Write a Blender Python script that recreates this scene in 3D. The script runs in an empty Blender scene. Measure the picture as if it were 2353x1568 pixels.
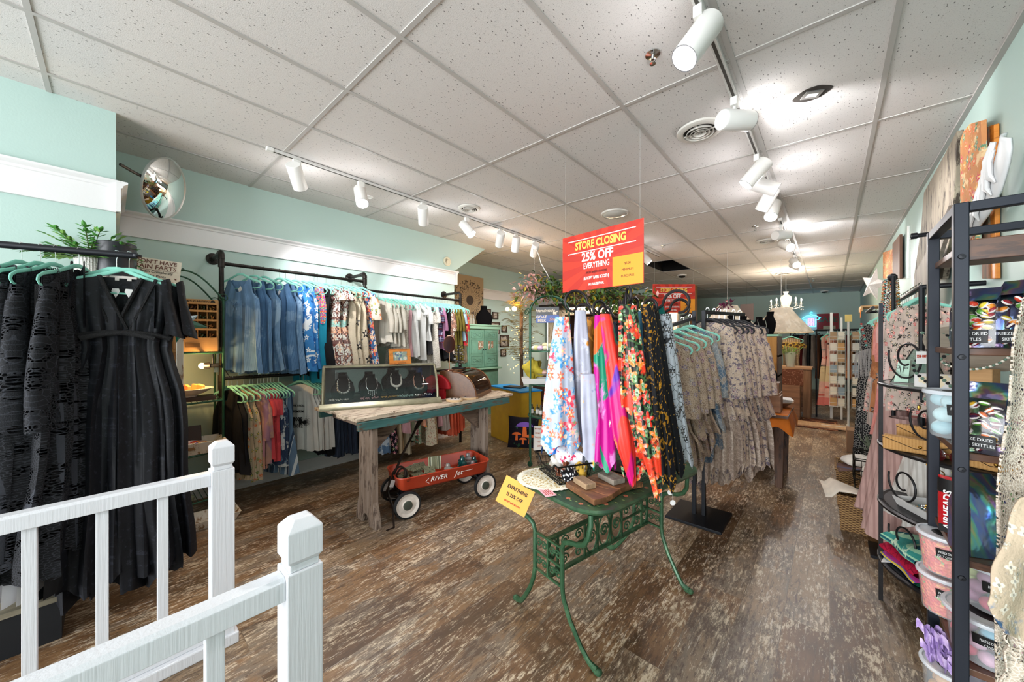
import bpy, math, random
from mathutils import Vector as V, Matrix, Euler
from math import sin, cos, pi, radians as rad
rnd = random.Random(7)
sc = bpy.context.scene; COL = sc.collection
# ---------------------------------------------------------------- camera, sky, daylight, exposure
F, YAW, CX, CY, H = 822.0, 0.7266, 1176.5, 784.0, 1.5
cd = bpy.data.cameras.new('camera'); cam = bpy.data.objects.new('camera', cd); COL.objects.link(cam)
cam.location = (0, 0, H); cam.rotation_euler = (pi/2, 0, YAW)
cd.sensor_width = 36; cd.lens = F/2353*36; cd.clip_start = .05; cd.clip_end = 60
sc.camera = cam
sc.view_settings.view_transform = 'Standard'; sc.view_settings.look = 'None'
sc.view_settings.exposure = 1.18; sc.view_settings.gamma = 1; sc.view_settings.use_curve_mapping = False
w = bpy.data.worlds.new('sky'); sc.world = w; w.use_nodes = True
w.node_tree.nodes['Background'].inputs[0].default_value = (.88, .94, 1.0, 1)
w.node_tree.nodes['Background'].inputs[1].default_value = .55
sc.cycles.max_bounces = 7; sc.cycles.diffuse_bounces = 4; sc.cycles.glossy_bounces = 3
sc.cycles.transmission_bounces = 5; sc.cycles.transparent_max_bounces = 12
sc.cycles.sample_clamp_indirect = 6; sc.cycles.caustics_reflective = False; sc.cycles.caustics_refractive = False
sc.cycles.use_denoising = True

def lamp(name, kind, loc, energy, color=(1, 1, 1), rot=None, target=None, **k):
    l = bpy.data.lights.new(name, kind); l.energy = energy; l.color = color
    for a, b in k.items(): setattr(l, a, b)
    o = bpy.data.objects.new(name, l); COL.objects.link(o); o.location = loc
    if target is not None: o.rotation_euler = (V(target)-V(loc)).to_track_quat('-Z', 'Y').to_euler()
    elif rot: o.rotation_euler = rot
    return o
# daylight through the glazed shop front behind the camera
lamp('shopfront_daylight', 'AREA', (-1.8, -5.5, 1.7), 430, (.93, .97, 1.0), rot=(rad(94), 0, 0), shape='RECTANGLE', size=6.5, size_y=3.0)
lamp('side_window_daylight', 'AREA', (0.3, -1.6, 1.8), 3, (.82, .92, 1.0), target=(-3.6, -.2, 1.6), shape='RECTANGLE', size=1.2, size_y=1.8)

# ---------------------------------------------------------------- helpers
def ray(x, y):
    u = (x-CX)/F; v = -(y-CY)/F; s, c = sin(YAW), cos(YAW)
    return V((-s+u*c, c+u*s, v))
def at_z(x, y, z): d = ray(x, y); t = (z-H)/d.z; return V((t*d.x, t*d.y, z))
def at_x(x, y, X): d = ray(x, y); t = X/d.x; return V((X, t*d.y, H+t*d.z))
def at_y(x, y, Y): d = ray(x, y); t = Y/d.y; return V((t*d.x, Y, H+t*d.z))
def at_t(x, y, t): d = ray(x, y); return V((t*d.x, t*d.y, H+t*d.z))
def zc(X): return H+1.479-.0279*X
def at_c(x, y): d = ray(x, y); t = 1.479/(d.z+.0279*d.x); return V((t*d.x, t*d.y, H+t*d.z))
def lin(h):
    if isinstance(h, str):
        h = h.lstrip('#'); c = [int(h[i:i+2], 16)/255 for i in (0, 2, 4)]
        return tuple(x/12.92 if x <= .04045 else ((x+.055)/1.055)**2.4 for x in c)+(1,)
    return tuple(h)[:3]+(1,)

class B:
    def __init__(s): s.v = []; s.f = []; s.m = []; s.X = None; s.mi = 0
    def add(s, vs, fs, mi=None):
        n = len(s.v)
        s.v += [tuple(s.X @ V(p)) for p in vs] if s.X else [tuple(p) for p in vs]
        s.f += [tuple(i+n for i in f) for f in fs]; s.m += [s.mi if mi is None else mi]*len(fs)
        return s
    def bb(s, x0, x1, y0, y1, z0, z1, mi=None):
        vs = [(x, y, z) for z in (z0, z1) for y in (y0, y1) for x in (x0, x1)]
        return s.add(vs, [(0, 2, 3, 1), (4, 5, 7, 6), (0, 1, 5, 4), (2, 6, 7, 3), (0, 4, 6, 2), (1, 3, 7, 5)], mi)
    def box(s, c, d, mi=None): return s.bb(c[0]-d[0]/2, c[0]+d[0]/2, c[1]-d[1]/2, c[1]+d[1]/2, c[2]-d[2]/2, c[2]+d[2]/2, mi)
    def beam(s, p, q, w, h, mi=None, up=(0, 0, 1)):
        p, q = V(p), V(q); d = (q-p).normalized(); u = V(up)
        if abs(d.dot(u)) > .99: u = V((1, 0, 0))
        a = d.cross(u).normalized()*w/2; b = a.cross(d).normalized()*h/2
        vs = [p+i*a+j*b for i, j in ((-1, -1), (1, -1), (1, 1), (-1, 1))]+[q+i*a+j*b for i, j in ((-1, -1), (1, -1), (1, 1), (-1, 1))]
        return s.add(vs, [(0, 1, 2, 3), (7, 6, 5, 4), (0, 4, 5, 1), (1, 5, 6, 2), (2, 6, 7, 3), (3, 7, 4, 0)], mi)
    def tube(s, pts, r, n=8, closed=False, mi=None, cap=True, flat=1.0):
        P = [V(p) for p in pts]; L = len(P); rs = r if isinstance(r, (list, tuple)) else [r]*L
        T = []
        for i in range(L):
            a = P[(i-1) % L] if (closed or i > 0) else P[i]; b = P[(i+1) % L] if (closed or i < L-1) else P[i]
            t = b-a; T.append(t.normalized() if t.length > 1e-9 else V((0, 0, 1)))
        up = V((0, 0, 1)) if abs(T[0].z) < .9 else V((1, 0, 0))
        N = (up-T[0]*up.dot(T[0])).normalized(); vs = []
        for i in range(L):
            N = N-T[i]*N.dot(T[i]); N = N.normalized() if N.length > 1e-6 else T[i].orthogonal().normalized()
            Bn = T[i].cross(N)
            for k in range(n): a = 2*pi*k/n; vs.append(P[i]+(N*cos(a)+Bn*sin(a)*flat)*rs[i])
        fs = []
        for i in range(L if closed else L-1):
            for k in range(n):
                a = i*n+k; b = i*n+(k+1) % n; j = ((i+1) % L)*n; fs.append((a, b, j+(k+1) % n, j+k))
        if cap and not closed: fs += [tuple(range(n-1, -1, -1)), tuple((L-1)*n+k for k in range(n))]
        return s.add(vs, fs, mi)
    def cyl(s, p, q, r, r2=None, n=16, mi=None, cap=True): return s.tube([p, q], [r, r if r2 is None else r2], n, mi=mi, cap=cap)
    def lathe(s, prof, c=(0, 0, 0), n=20, mi=None, ax='z', a0=0, a1=2*pi, sx=1, sy=1):
        full = abs(a1-a0-2*pi) < 1e-6; m = n if full else n+1; vs = []
        for r, z in prof:
            for k in range(m):
                a = a0+(a1-a0)*k/n; p = (r*cos(a)*sx, r*sin(a)*sy, z)
                if ax == 'x': p = (z, r*cos(a), r*sin(a))
                elif ax == 'y': p = (r*cos(a), z, r*sin(a))
                vs.append((c[0]+p[0], c[1]+p[1], c[2]+p[2]))
        fs = [(i*m+k, i*m+(k+1) % m, (i+1)*m+(k+1) % m, (i+1)*m+k) for i in range(len(prof)-1) for k in range(n)]
        return s.add(vs, fs, mi)
    def ball(s, c, r, n=10, mi=None, sz=1, sx=1, sy=1):
        h = max(4, n//2)
        return s.lathe([(max(1e-5, r*sin(pi*i/h)), -r*sz*cos(pi*i/h)) for i in range(h+1)], c, n, mi, sx=sx, sy=sy)
    def prism(s, poly, z0, z1, mi=None, ax='z'):
        n = len(poly)
        def q(x, y, z): return (x, y, z) if ax == 'z' else ((z, x, y) if ax == 'x' else (x, z, y))
        vs = [q(x, y, z0) for x, y in poly]+[q(x, y, z1) for x, y in poly]
        return s.add(vs, [tuple(range(n-1, -1, -1)), tuple(range(n, 2*n))]+[(i, (i+1) % n, n+(i+1) % n, n+i) for i in range(n)], mi)
    def sheet(s, fn, nu, nv, mi=None):
        vs = [fn(i/nu, j/nv) for j in range(nv+1) for i in range(nu+1)]
        return s.add(vs, [(j*(nu+1)+i, j*(nu+1)+i+1, (j+1)*(nu+1)+i+1, (j+1)*(nu+1)+i) for j in range(nv) for i in range(nu)], mi)

def sm(o, ang=35):
    me = o.data; me.shade_smooth(); me.set_sharp_from_angle(angle=rad(ang)); return o
def obj(name, b, mats, parent=None, smooth=35, bevel=0, label=None, loc=None, rot=None, solid=0):
    me = bpy.data.meshes.new(name); me.from_pydata(b.v, [], b.f)
    for m in (mats if isinstance(mats, (list, tuple)) else [mats]): me.materials.append(m)
    if any(b.m): me.polygons.foreach_set('material_index', b.m)
    me.validate(); me.update(); o = bpy.data.objects.new(name, me); COL.objects.link(o)
    if parent: o.parent = parent
    if loc: o.location = loc
    if rot: o.rotation_euler = rot
    if smooth: sm(o, smooth)
    if solid: md = o.modifiers.new('s', 'SOLIDIFY'); md.thickness = solid; md.offset = 0
    if bevel: md = o.modifiers.new('b', 'BEVEL'); md.width = bevel; md.segments = 2; md.limit_method = 'ANGLE'; md.angle_limit = rad(40)
    if label: o['label'] = label
    return o
def tag(o, label=None, cat=None, group=None, kind=None):
    if label: o['label'] = label
    if cat: o['category'] = cat
    if group: o['group'] = group
    if kind: o['kind'] = kind
    return o
def thing(name, label, cat, loc=(0, 0, 0), rz=0, group=None, rot=None):
    o = bpy.data.objects.new(name, None); COL.objects.link(o); o.empty_display_size = .05
    o.location = loc; o.rotation_euler = rot if rot else (0, 0, rz)
    return tag(o, label, cat, group)
def struct(name, b, m, **k):
    return tag(obj(name, b, m, **k), kind='structure')
def dup(root, loc=None, rz=None, label=None, group=None, rot=None, scale=None):
    def cp(o, par):
        c = o.copy(); COL.objects.link(c); c.parent = par
        for ch in [x for x in bpy.data.objects if x.parent == o] if False else kids.get(o.name, []): cp(ch, c)
        return c
    kids = {}
    def walk(o):
        kids[o.name] = list(o.children)
        for ch in o.children: walk(ch)
    walk(root); r = cp(root, None)
    if loc is not None: r.location = loc
    if rz is not None: r.rotation_euler = (0, 0, rz)
    if rot is not None: r.rotation_euler = rot
    if scale is not None: r.scale = (scale,)*3 if isinstance(scale, (int, float)) else scale
    if label: r['label'] = label
    if group: r['group'] = group
    return r
def text(s, size, mat, parent, loc, rot=(pi/2, 0, 0), sx=1.0, bold=0, align='CENTER', ext=.0006, shear=0, name='lettering', sp=1.0):
    c = bpy.data.curves.new(name, 'FONT'); c.body = s; c.size = size; c.align_x = align; c.align_y = 'CENTER'
    c.extrude = ext; c.offset = bold; c.shear = shear; c.space_line = sp; c.resolution_u = 3
    o = bpy.data.objects.new(name, c); COL.objects.link(o); dg = bpy.context.evaluated_depsgraph_get()
    me = bpy.data.meshes.new_from_object(o.evaluated_get(dg)); bpy.data.objects.remove(o); bpy.data.curves.remove(c)
    me.materials.clear(); me.materials.append(mat); me.name = name
    o = bpy.data.objects.new(name, me); COL.objects.link(o)
    o.parent = parent; o.location = loc; o.rotation_euler = rot; o.scale = (sx, 1, 1); return o

# ---------------------------------------------------------------- materials
MC = {}
class NT:
    def __init__(s, name):
        s.m = bpy.data.materials.new(name); s.m.use_nodes = True; s.t = s.m.node_tree
        s.b = s.t.nodes['Principled BSDF']; s.o = s.t.nodes['Material Output']
    def n(s, t, **k):
        nd = s.t.nodes.new('ShaderNode'+t)
        for a, b in k.items(): setattr(nd, a, b)
        return nd
    def l(s, a, b): s.t.links.new(a, b)
    def v(s, inp, val):
        if hasattr(val, 'is_output') or hasattr(val, 'links') and not isinstance(val, (int, float, tuple)): s.l(val, inp)
        else: inp.default_value = val
    def math(s, op, a, b=0.0, c=None):
        nd = s.n('Math', operation=op); s.v(nd.inputs[0], a); s.v(nd.inputs[1], b)
        if c is not None: s.v(nd.inputs[2], c)
        return nd.outputs[0]
    def mix(s, f, a, b, bt='MIX'):
        nd = s.n('Mix', data_type='RGBA', blend_type=bt); s.v(nd.inputs[0], f); s.v(nd.inputs[6], a); s.v(nd.inputs[7], b)
        return nd.outputs[2]
    def co(s, scale=(1, 1, 1), loc=(0, 0, 0), rot=(0, 0, 0), which='Object'):
        tc = s.n('TexCoord'); mp = s.n('Mapping'); s.l(tc.outputs[which], mp.inputs[0])
        mp.inputs['Scale'].default_value = scale; mp.inputs['Location'].default_value = loc; mp.inputs['Rotation'].default_value = rot
        return mp.outputs[0]
    def noise(s, co, scale, detail=4, rough=.55, out=0, dist=0):
        nd = s.n('TexNoise'); s.l(co, nd.inputs['Vector']); nd.inputs['Scale'].default_value = scale
        nd.inputs['Detail'].default_value = detail; nd.inputs['Roughness'].default_value = rough; nd.inputs['Distortion'].default_value = dist
        return nd.outputs[out]
    def vor(s, co, scale, feat='F1', rnd_=1.0, dim='3D'):
        nd = s.n('TexVoronoi', feature=feat, voronoi_dimensions=dim); s.l(co, nd.inputs['Vector']); nd.inputs['Scale'].default_value = scale
        nd.inputs['Randomness'].default_value = rnd_; return nd
    def ramp(s, f, stops, interp='LINEAR'):
        nd = s.n('ValToRGB'); cr = nd.color_ramp; cr.interpolation = interp
        while len(cr.elements) > 1: cr.elements.remove(cr.elements[-1])
        for i, (p, c) in enumerate(stops):
            e = cr.elements[0] if i == 0 else cr.elements.new(p); e.position = p
            e.color = lin(c) if isinstance(c, str) or len(c) > 1 else (c[0],)*3+(1,)
        s.l(f, nd.inputs[0]); return nd.outputs[0]
    def bump(s, h, strength=.3, dist=.01):
        nd = s.n('Bump'); s.l(h, nd.inputs['Height']); nd.inputs['Strength'].default_value = strength; nd.inputs['Distance'].default_value = dist
        s.l(nd.outputs[0], s.b.inputs['Normal'])
    def step(s, x, th, w=.02):
        nd = s.n('MapRange', interpolation_type='SMOOTHSTEP'); s.v(nd.inputs[0], x)
        nd.inputs[1].default_value = th-w; nd.inputs[2].default_value = th+w; return nd.outputs[0]

def mat(name, col, rough=.6, metal=0, var=0, vs=8, bump=0, bs=60, emit=0, ecol=None, trans=0, alpha=1, ior=1.45, spec=None, coat=0, stretch=(1, 1, 1)):
    if name in MC: return MC[name]
    n = NT(name); b = n.b; c = lin(col)
    b.inputs['Base Color'].default_value = c; b.inputs['Roughness'].default_value = rough; b.inputs['Metallic'].default_value = metal
    if var or bump: co = n.co(stretch)
    if var:
        f = n.noise(co, vs); d = tuple(x*(1-var) for x in c[:3])+(1,); e = tuple(min(1, x*(1+var)) for x in c[:3])+(1,)
        n.l(n.mix(n.step(f, .5, .22), d, e), b.inputs['Base Color'])
    if bump: n.bump(n.noise(co, bs, 3), bump, .01)
    if emit: b.inputs['Emission Color'].default_value = lin(ecol or col); b.inputs['Emission Strength'].default_value = emit
    b.inputs['Transmission Weight'].default_value = trans; b.inputs['Alpha'].default_value = alpha; b.inputs['IOR'].default_value = ior
    if spec is not None: b.inputs['Specular IOR Level'].default_value = spec
    b.inputs['Coat Weight'].default_value = coat
    MC[name] = n.m; return n.m

def glassy(name, tint='#ffffff', a=.12, rough=.05):
    """thin clear pane: mostly see-through with a real glossy reflection"""
    if name in MC: return MC[name]
    n = NT(name); tr = n.n('BsdfTransparent'); tr.inputs[0].default_value = lin(tint)
    gl = n.n('BsdfGlossy'); gl.inputs['Roughness'].default_value = rough
    fr = n.n('Fresnel'); fr.inputs[0].default_value = 1.45
    mx = n.n('MixShader'); n.l(n.math('ADD', fr.outputs[0], a-.04), mx.inputs[0]); n.l(tr.outputs[0], mx.inputs[1]); n.l(gl.outputs[0], mx.inputs[2])
    n.l(mx.outputs[0], n.o.inputs[0]); MC[name] = n.m; return n.m

def wood(name, a, b, c=None, ax='x', scale=6, rough=.6, bump=.25, str_=14):
    """grain runs along ax; optional third colour for worn patches"""
    if name in MC: return MC[name]
    n = NT(name); st = {'x': (1, str_, str_), 'y': (str_, 1, str_), 'z': (str_, str_, 1)}[ax]
    co = n.co(st); f = n.noise(co, scale*.35, 6, .65, dist=.4)
    col = n.mix(n.step(f, .5, .18), lin(a), lin(b))
    if c:
        g = n.noise(n.co(tuple(1+(x-1)*.3 for x in st), (3, 1, 2)), scale*.7, 6, .7); col = n.mix(n.step(g, .56, .05), col, lin(c))
    n.l(col, n.b.inputs['Base Color']); n.b.inputs['Roughness'].default_value = rough; n.bump(f, bump, .004)
    MC[name] = n.m; return n.m

def fab(name, base, layers=(), rough=.85, var=.12, sheen=0, bump=.15, stretch=(1, 1, 1), holes=None, flat=False, spec=.25):
    """cloth print. layers: ('spot',colour,scale,size) ('blob',colour,scale,threshold) ('stripe',colour,axis,period,duty)
    ('flower',palette,scale,size,petals,centre) ('band',colour,z0,z1) ('line',colour,scale,width) ('wave',colour,scale,th)"""
    if name in MC: return MC[name]
    n = NT(name); co = n.co(stretch); c = lin(base)
    f = n.noise(co, 9, 4); col = n.mix(n.step(f, .5, .25), tuple(x*(1-var) for x in c[:3])+(1,), tuple(min(1, x*(1+var)) for x in c[:3])+(1,))
    sx = n.n('SeparateXYZ'); n.l(co, sx.inputs[0]); X, Y, Z = sx.outputs
    oi = n.n('ObjectInfo').outputs['Random']; fl = n.n('CombineXYZ'); r5 = n.math('MULTIPLY', oi, 5.0)
    n.l(n.math('ADD', X if flat else n.math('ADD', X, n.math('MULTIPLY', Y, .9)), r5), fl.inputs[0]); n.l(n.math('ADD', Y if flat else Z, r5), fl.inputs[1]); P2 = fl.outputs[0]
    for i, L in enumerate(layers):
        k = L[0]; cc = lin(L[1]) if isinstance(L[1], str) else None
        off = n.n('VectorMath', operation='ADD'); n.l(P2, off.inputs[0]); off.inputs[1].default_value = (i*3.71, i*1.93, 0); q = off.outputs[0]
        if k == 'spot':
            m = n.math('SUBTRACT', 1.0, n.step(n.vor(q, L[2], dim='2D').outputs['Distance'], L[3], .05))
        elif k == 'blob': m = n.step(n.noise(q, L[2], 5, .6), L[3], .03)
        elif k == 'wave': m = n.step(n.noise(q, L[2], 2, .4, dist=2.5), L[3], .02)
        elif k == 'line':
            m = n.math('SUBTRACT', 1.0, n.step(n.vor(q, L[2], 'DISTANCE_TO_EDGE', dim='2D').outputs['Distance'], L[3], .015))
        elif k == 'stripe':
            a = {'x': X, 'y': Y, 'z': Z}[L[2]]; m = n.math('LESS_THAN', n.math('FRACT', n.math('DIVIDE', a, L[3])), L[4])
        elif k == 'band':
            m = n.math('MULTIPLY', n.math('GREATER_THAN', Z, L[2]), n.math('LESS_THAN', Z, L[3]))
        elif k == 'flower':
            vo = n.vor(q, L[2], dim='2D', rnd_=.85); d = n.n('VectorMath', operation='SUBTRACT'); sc_ = n.n('VectorMath', operation='SCALE')
            n.l(q, sc_.inputs[0]); sc_.inputs['Scale'].default_value = 1.0; n.l(sc_.outputs[0], d.inputs[0]); n.l(vo.outputs['Position'], d.inputs[1])
            s2 = n.n('SeparateXYZ'); n.l(d.outputs[0], s2.inputs[0])
            dist_ = n.math('DIVIDE', vo.outputs['Distance'], float(L[2])); th = n.math('ARCTAN2', s2.outputs[0], s2.outputs[1]); pet = n.math('ADD', .72, n.math('MULTIPLY', .28, n.math('COSINE', n.math('MULTIPLY', th, float(L[4])))))
            r = n.math('DIVIDE', dist_, pet); m = n.math('SUBTRACT', 1.0, n.step(r, L[3], L[3]*.08))
            sp = n.n('SeparateColor'); n.l(vo.outputs['Color'], sp.inputs[0]); pal = L[1]
            cc = n.ramp(sp.outputs[0], [(j/len(pal), p) for j, p in enumerate(pal)], 'CONSTANT')
            cm = n.math('SUBTRACT', 1.0, n.step(dist_, L[3]*.24, L[3]*.05)); cc = n.mix(cm, cc, lin(L[5]))
            sh = n.noise(q, L[2]*5, 3); cc = n.mix(n.math('MULTIPLY', n.step(sh, .55, .1), .35), cc, (.9, .85, .8, 1))
        col = n.mix(m, col, cc)
    n.l(col, n.b.inputs['Base Color']); n.b.inputs['Roughness'].default_value = rough; n.b.inputs['Specular IOR Level'].default_value = spec
    if sheen: n.b.inputs['Sheen Weight'].default_value = sheen
    if bump: n.bump(n.noise(n.co(), 160, 2), bump, .003)
    if holes:
        vo = n.vor(P2, holes[0], 'DISTANCE_TO_EDGE', dim='2D'); h = n.math('LESS_THAN', vo.outputs['Distance'], holes[1])
        if len(holes) > 2: h = n.math('MAXIMUM', h, n.math('GREATER_THAN', n.noise(P2, holes[2], 2), holes[3]))
        n.l(h, n.b.inputs['Alpha'])
    MC[name] = n.m; return n.m

WHITE = mat('white_gloss_paint', '#e9e9ea', .35, bump=.08, bs=120)
BLACKM = mat('black_powder_metal', '#15171c', .45, .4)
CHROME = mat('chrome', '#d8d8d8', .15, 1)
TEAL = mat('teal_velvet', '#86cbb9', .7, bump=.05)
INK = mat('black_ink', '#141414', .7)
# ================================================================ room shell
def floor_mat():
    n = NT('distressed_plank_vinyl'); co = n.co((1, 1, 1), (0, 0, 0), (0, 0, pi/2))
    br = n.n('TexBrick', offset=.37, squash=1); n.l(co, br.inputs[0])
    for k, v in (('Scale', 1), ('Mortar Size', .0016), ('Mortar Smooth', .3), ('Bias', 0), ('Brick Width', 1.22), ('Row Height', .19)): br.inputs[k].default_value = v
    br.inputs['Color1'].default_value = (.02, .02, .02, 1); br.inputs['Color2'].default_value = (.98, .98, .98, 1); br.inputs['Mortar'].default_value = (.5, .5, .5, 1)
    sep = n.n('SeparateColor'); n.l(br.outputs[0], sep.inputs[0]); pb = sep.outputs[0]
    cx = n.n('CombineXYZ'); n.l(n.math('MULTIPLY', pb, 37.0), cx.inputs[0]); n.l(n.math('MULTIPLY', pb, 91.0), cx.inputs[1])
    def C(sx, sy, k=0):
        of = n.n('VectorMath', operation='ADD'); n.l(n.co((sx, sy, 1), (k, k*.7, 0)), of.inputs[0]); n.l(cx.outputs[0], of.inputs[1]); return of.outputs[0]
    def nz(sx, sy, k, d=7, r_=.7, ds=0): return n.noise(C(sx, sy, k), 1, d, r_, dist=ds)
    def comb(a, b_, wa=.6, wb=.6): return n.math('ADD', n.math('MULTIPLY', a, wa), n.math('MULTIPLY', b_, wb))
    hue = comb(nz(3.5, 1.3, 1, 4), pb, .75, .3)
    base = n.ramp(hue, [(.3, '#46331f'), (.44, '#66492f'), (.52, '#7c5d3e'), (.58, '#6f6153'), (.68, '#846c52')])
    fine, fine2 = nz(62, 15, 2, 9, .82), nz(55, 11, 5, 9, .84); pat, pat2 = nz(6, 1.9, 3, 4), nz(5, 1.5, 7, 4)
    col = n.mix(n.math('MULTIPLY', n.step(comb(fine, pat, .8, .38), .635, .03), .85), base, lin('#c9b79d'))
    col = n.mix(n.math('MULTIPLY', n.step(comb(fine2, pat2, .8, .38), .628, .03), .8), col, lin('#463222'))
    gr = nz(85, 4, 9, 5, .7); col = n.mix(n.math('MULTIPLY', n.step(gr, .58, .05), .45), col, lin('#3f2d1f'))
    gr2 = nz(60, 5, 12, 6, .8); col = n.mix(n.math('MULTIPLY', n.step(gr2, .61, .03), .55), col, lin('#d9cdbd'))
    col = n.mix(n.math('MULTIPLY', br.outputs['Fac'], .55), col, lin('#33261b'))
    n.l(col, n.b.inputs['Base Color']); n.b.inputs['Roughness'].default_value = .45; n.bump(fine, .15, .003); return n.m
b = B(); b.add([(-6.2, -3, 0), (.8, -3, 0), (.8, 15, 0), (-6.2, 15, 0)], [(0, 1, 2, 3)]); struct('floor', b, floor_mat(), smooth=0)

def tile_mat():
    n = NT('fissured_ceiling_tile'); vo = n.vor(n.co((1.6, .8, 1)), 34, dim='2D'); sp = n.n('SeparateColor'); n.l(vo.outputs['Color'], sp.inputs[0])
    d = n.math('LESS_THAN', vo.outputs['Distance'], n.math('MULTIPLY', n.math('POWER', sp.outputs[0], 2.5), .16)); c = n.noise(n.co(), 210, 3, .7)
    m = n.math('MAXIMUM', n.math('MULTIPLY', d, .8), n.math('MULTIPLY', n.step(c, .62, .05), .3))
    col = n.mix(m, lin('#d6d2cf'), lin('#4a4643')); n.l(col, n.b.inputs['Base Color'])
    n.b.inputs['Roughness'].default_value = .9; n.bump(c, .3, .003); return n.m
b = B(); dark = B(); GX0, GY0 = -.9937, -.2547
for i in range(-3, 9):
    for j in range(-3, 13):
        x1 = min(.66, GX0-i*.61); x0 = GX0-(i+1)*.61; y0, y1 = GY0+1.22*j, GY0+1.22*(j+1)
        if x0 >= .66 or (i == 2 and j == 6): continue
        s = .0
        b.add([(x0, y0, zc(x0)), (x0, y1, zc(x0)), (x1, y1, zc(x1)), (x1, y0, zc(x1))], [(0, 1, 2, 3)])
struct('ceiling', b, tile_mat(), smooth=0)
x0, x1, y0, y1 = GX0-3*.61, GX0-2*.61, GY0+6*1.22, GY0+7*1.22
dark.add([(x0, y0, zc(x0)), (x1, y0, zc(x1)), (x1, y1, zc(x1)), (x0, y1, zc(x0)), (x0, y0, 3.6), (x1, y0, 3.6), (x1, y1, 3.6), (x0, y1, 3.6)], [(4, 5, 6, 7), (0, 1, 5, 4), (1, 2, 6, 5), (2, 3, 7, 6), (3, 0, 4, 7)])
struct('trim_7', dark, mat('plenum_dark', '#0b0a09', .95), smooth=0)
b = B(); zt = .006
for i in range(-3, 9):
    X = GX0-i*.61
    if X > .66: continue
    b.beam((X, -3, zc(X)-.002), (X, 14.6, zc(X)-.002), .024, .008)
for j in range(-2, 13):
    Y = GY0+1.22*j; b.beam((-6.2, Y, zc(-6.2)-.0015), (.66, Y, zc(.66)-.0015), .024, .007)
b.beam((.648, -3, zc(.65)-.006), (.648, 14.6, zc(.65)-.006), .03, .012)
struct('trim_1', b, mat('grid_white', '#b3afab', .5), smooth=0)

WALLM = mat('mint_wall_paint', '#b4cbc4', .55, bump=.05, bs=90)
def quad(name, pts, m=WALLM): b = B(); b.add(pts, [(0, 1, 2, 3)]); return struct(name, b, m, smooth=0)
b = B(); b.bb(.66, .8, -3, 14.7, 0, 3.05); struct('wall_right', b, WALLM, smooth=0)
b = B(); b.bb(-6.2, .8, 14.57, 14.7, 0, 3.3); struct('wall_back', b, WALLM, smooth=0)
b = B()
b.prism([(.03, 0), (3.67, 0), (3.67, 2.62), (4.36, zc(-4.5)), (.03, zc(-4.5)+.0)], -4.62, -4.5, ax='x'); struct('wall_left', b, WALLM, smooth=0)
b = B(); b.bb(-4.5, -3.7, -3, .03, 0, zc(-4)+.04); struct('wall_pilaster', b, WALLM, smooth=0)
b = B(); b.bb(-5.76, -5.62, 3.6, 14.6, 0, 3.3); b.bb(-5.7, -4.62, 3.55, 3.67, 0, 3.3); struct('wall_recess', b, WALLM, smooth=0)
# crown boards: a flat frieze with a stepped crown lip
TRIM = mat('trim_white_paint', '#e2e0e0', .4, bump=.04)
def frieze(b, X, y0, y1, z0, z1, sgn=1):
    prof = [(0, z0), (.022, z0), (.022, z1-.05), (.03, z1-.045), (.034, z1-.03), (.05, z1-.018), (.056, z1-.012), (.056, z1), (0, z1)]
    b.prism([(X+sgn*p, z) for p, z in prof], y0, y1, ax='y')
b = B(); frieze(b, -4.5, .05, 3.67, 2.40, 2.61)
b.prism([(3.67+p, z) for p, z in [(0, 2.40), (.022, 2.40), (.022, 2.56), (.034, 2.58), (.056, 2.6), (.056, 2.61), (0, 2.61)]], -4.62, -4.445, ax='x'); struct('trim_2', b, TRIM, smooth=0)
b = B(); frieze(b, -3.7, -3, .05, 2.39, 2.60)
b.prism([(.03+p, z) for p, z in [(0, 2.39), (.022, 2.39), (.022, 2.55), (.03, 2.555), (.034, 2.57), (.05, 2.582), (.056, 2.588), (.056, 2.60), (0, 2.60)]], -4.44, -3.645, ax='x'); struct('trim_3', b, TRIM, smooth=0)
b = B(); frieze(b, -5.62, 3.67, 14.5, 2.42, 2.63); struct('trim_4', b, TRIM, smooth=0)
b = B(); b.bb(-4.5, -4.48, .03, 3.67, 0, .14); b.bb(-4.5, -4.47, .03, 3.67, 0, .02); struct('baseboard_left', b, TRIM, smooth=0)
b = B(); b.bb(-5.62, -5.6, 3.67, 14.5, 0, .14); struct('baseboard_recess', b, TRIM, smooth=0)
b = B(); b.bb(.64, .66, -1, 14.5, 0, .12); struct('baseboard_right', b, TRIM, smooth=0)
# rear partition with a raw wooden end post
b = B(); b.bb(-5.6, -2.95, 10.9, 11.02, 0, zc(-4)); struct('wall_partition', b, WALLM, smooth=0)
PINE = wood('worn_pine', '#8a6238', '#a97c4c', '#6e4d2c', 'z')
b = B(); b.bb(-2.95, -2.8, 10.86, 11.04, 0, zc(-2.9)); struct('trim_5', b, PINE, smooth=0, bevel=.004)
# shop back display wall behind the counter: cream boards, dark fascia, lit from lamps under it
CREAM = wood('cream_board', '#cbb79d', '#dccab2', '#a78f70', 'z', rough=.7)
b = B(); b.bb(-5.5, -2.3, 7.6, 7.72, 0, 2.3); struct('wall_display', b, CREAM, smooth=0)
b = B(); b.bb(-5.5, -2.25, 7.2, 7.74, 2.28, 2.4); struct('trim_6', b, mat('dark_fascia', '#2b1f18', .5), smooth=0, bevel=.005)
lamp('display_strip_light', 'AREA', (-3.4, 7.3, 2.25), 24, (1, .88, .76), rot=(rad(25), 0, 0), shape='RECTANGLE', size=2.4, size_y=.15)
b = B(); b.bb(-4.6, -2.5, 7.22, 7.28, 2.255, 2.28); tag(obj('strip_light', b, mat('lamp_tube', '#fff4e0', emit=9), smooth=0), 'long white strip light under the dark fascia behind the counter', 'light')
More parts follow.
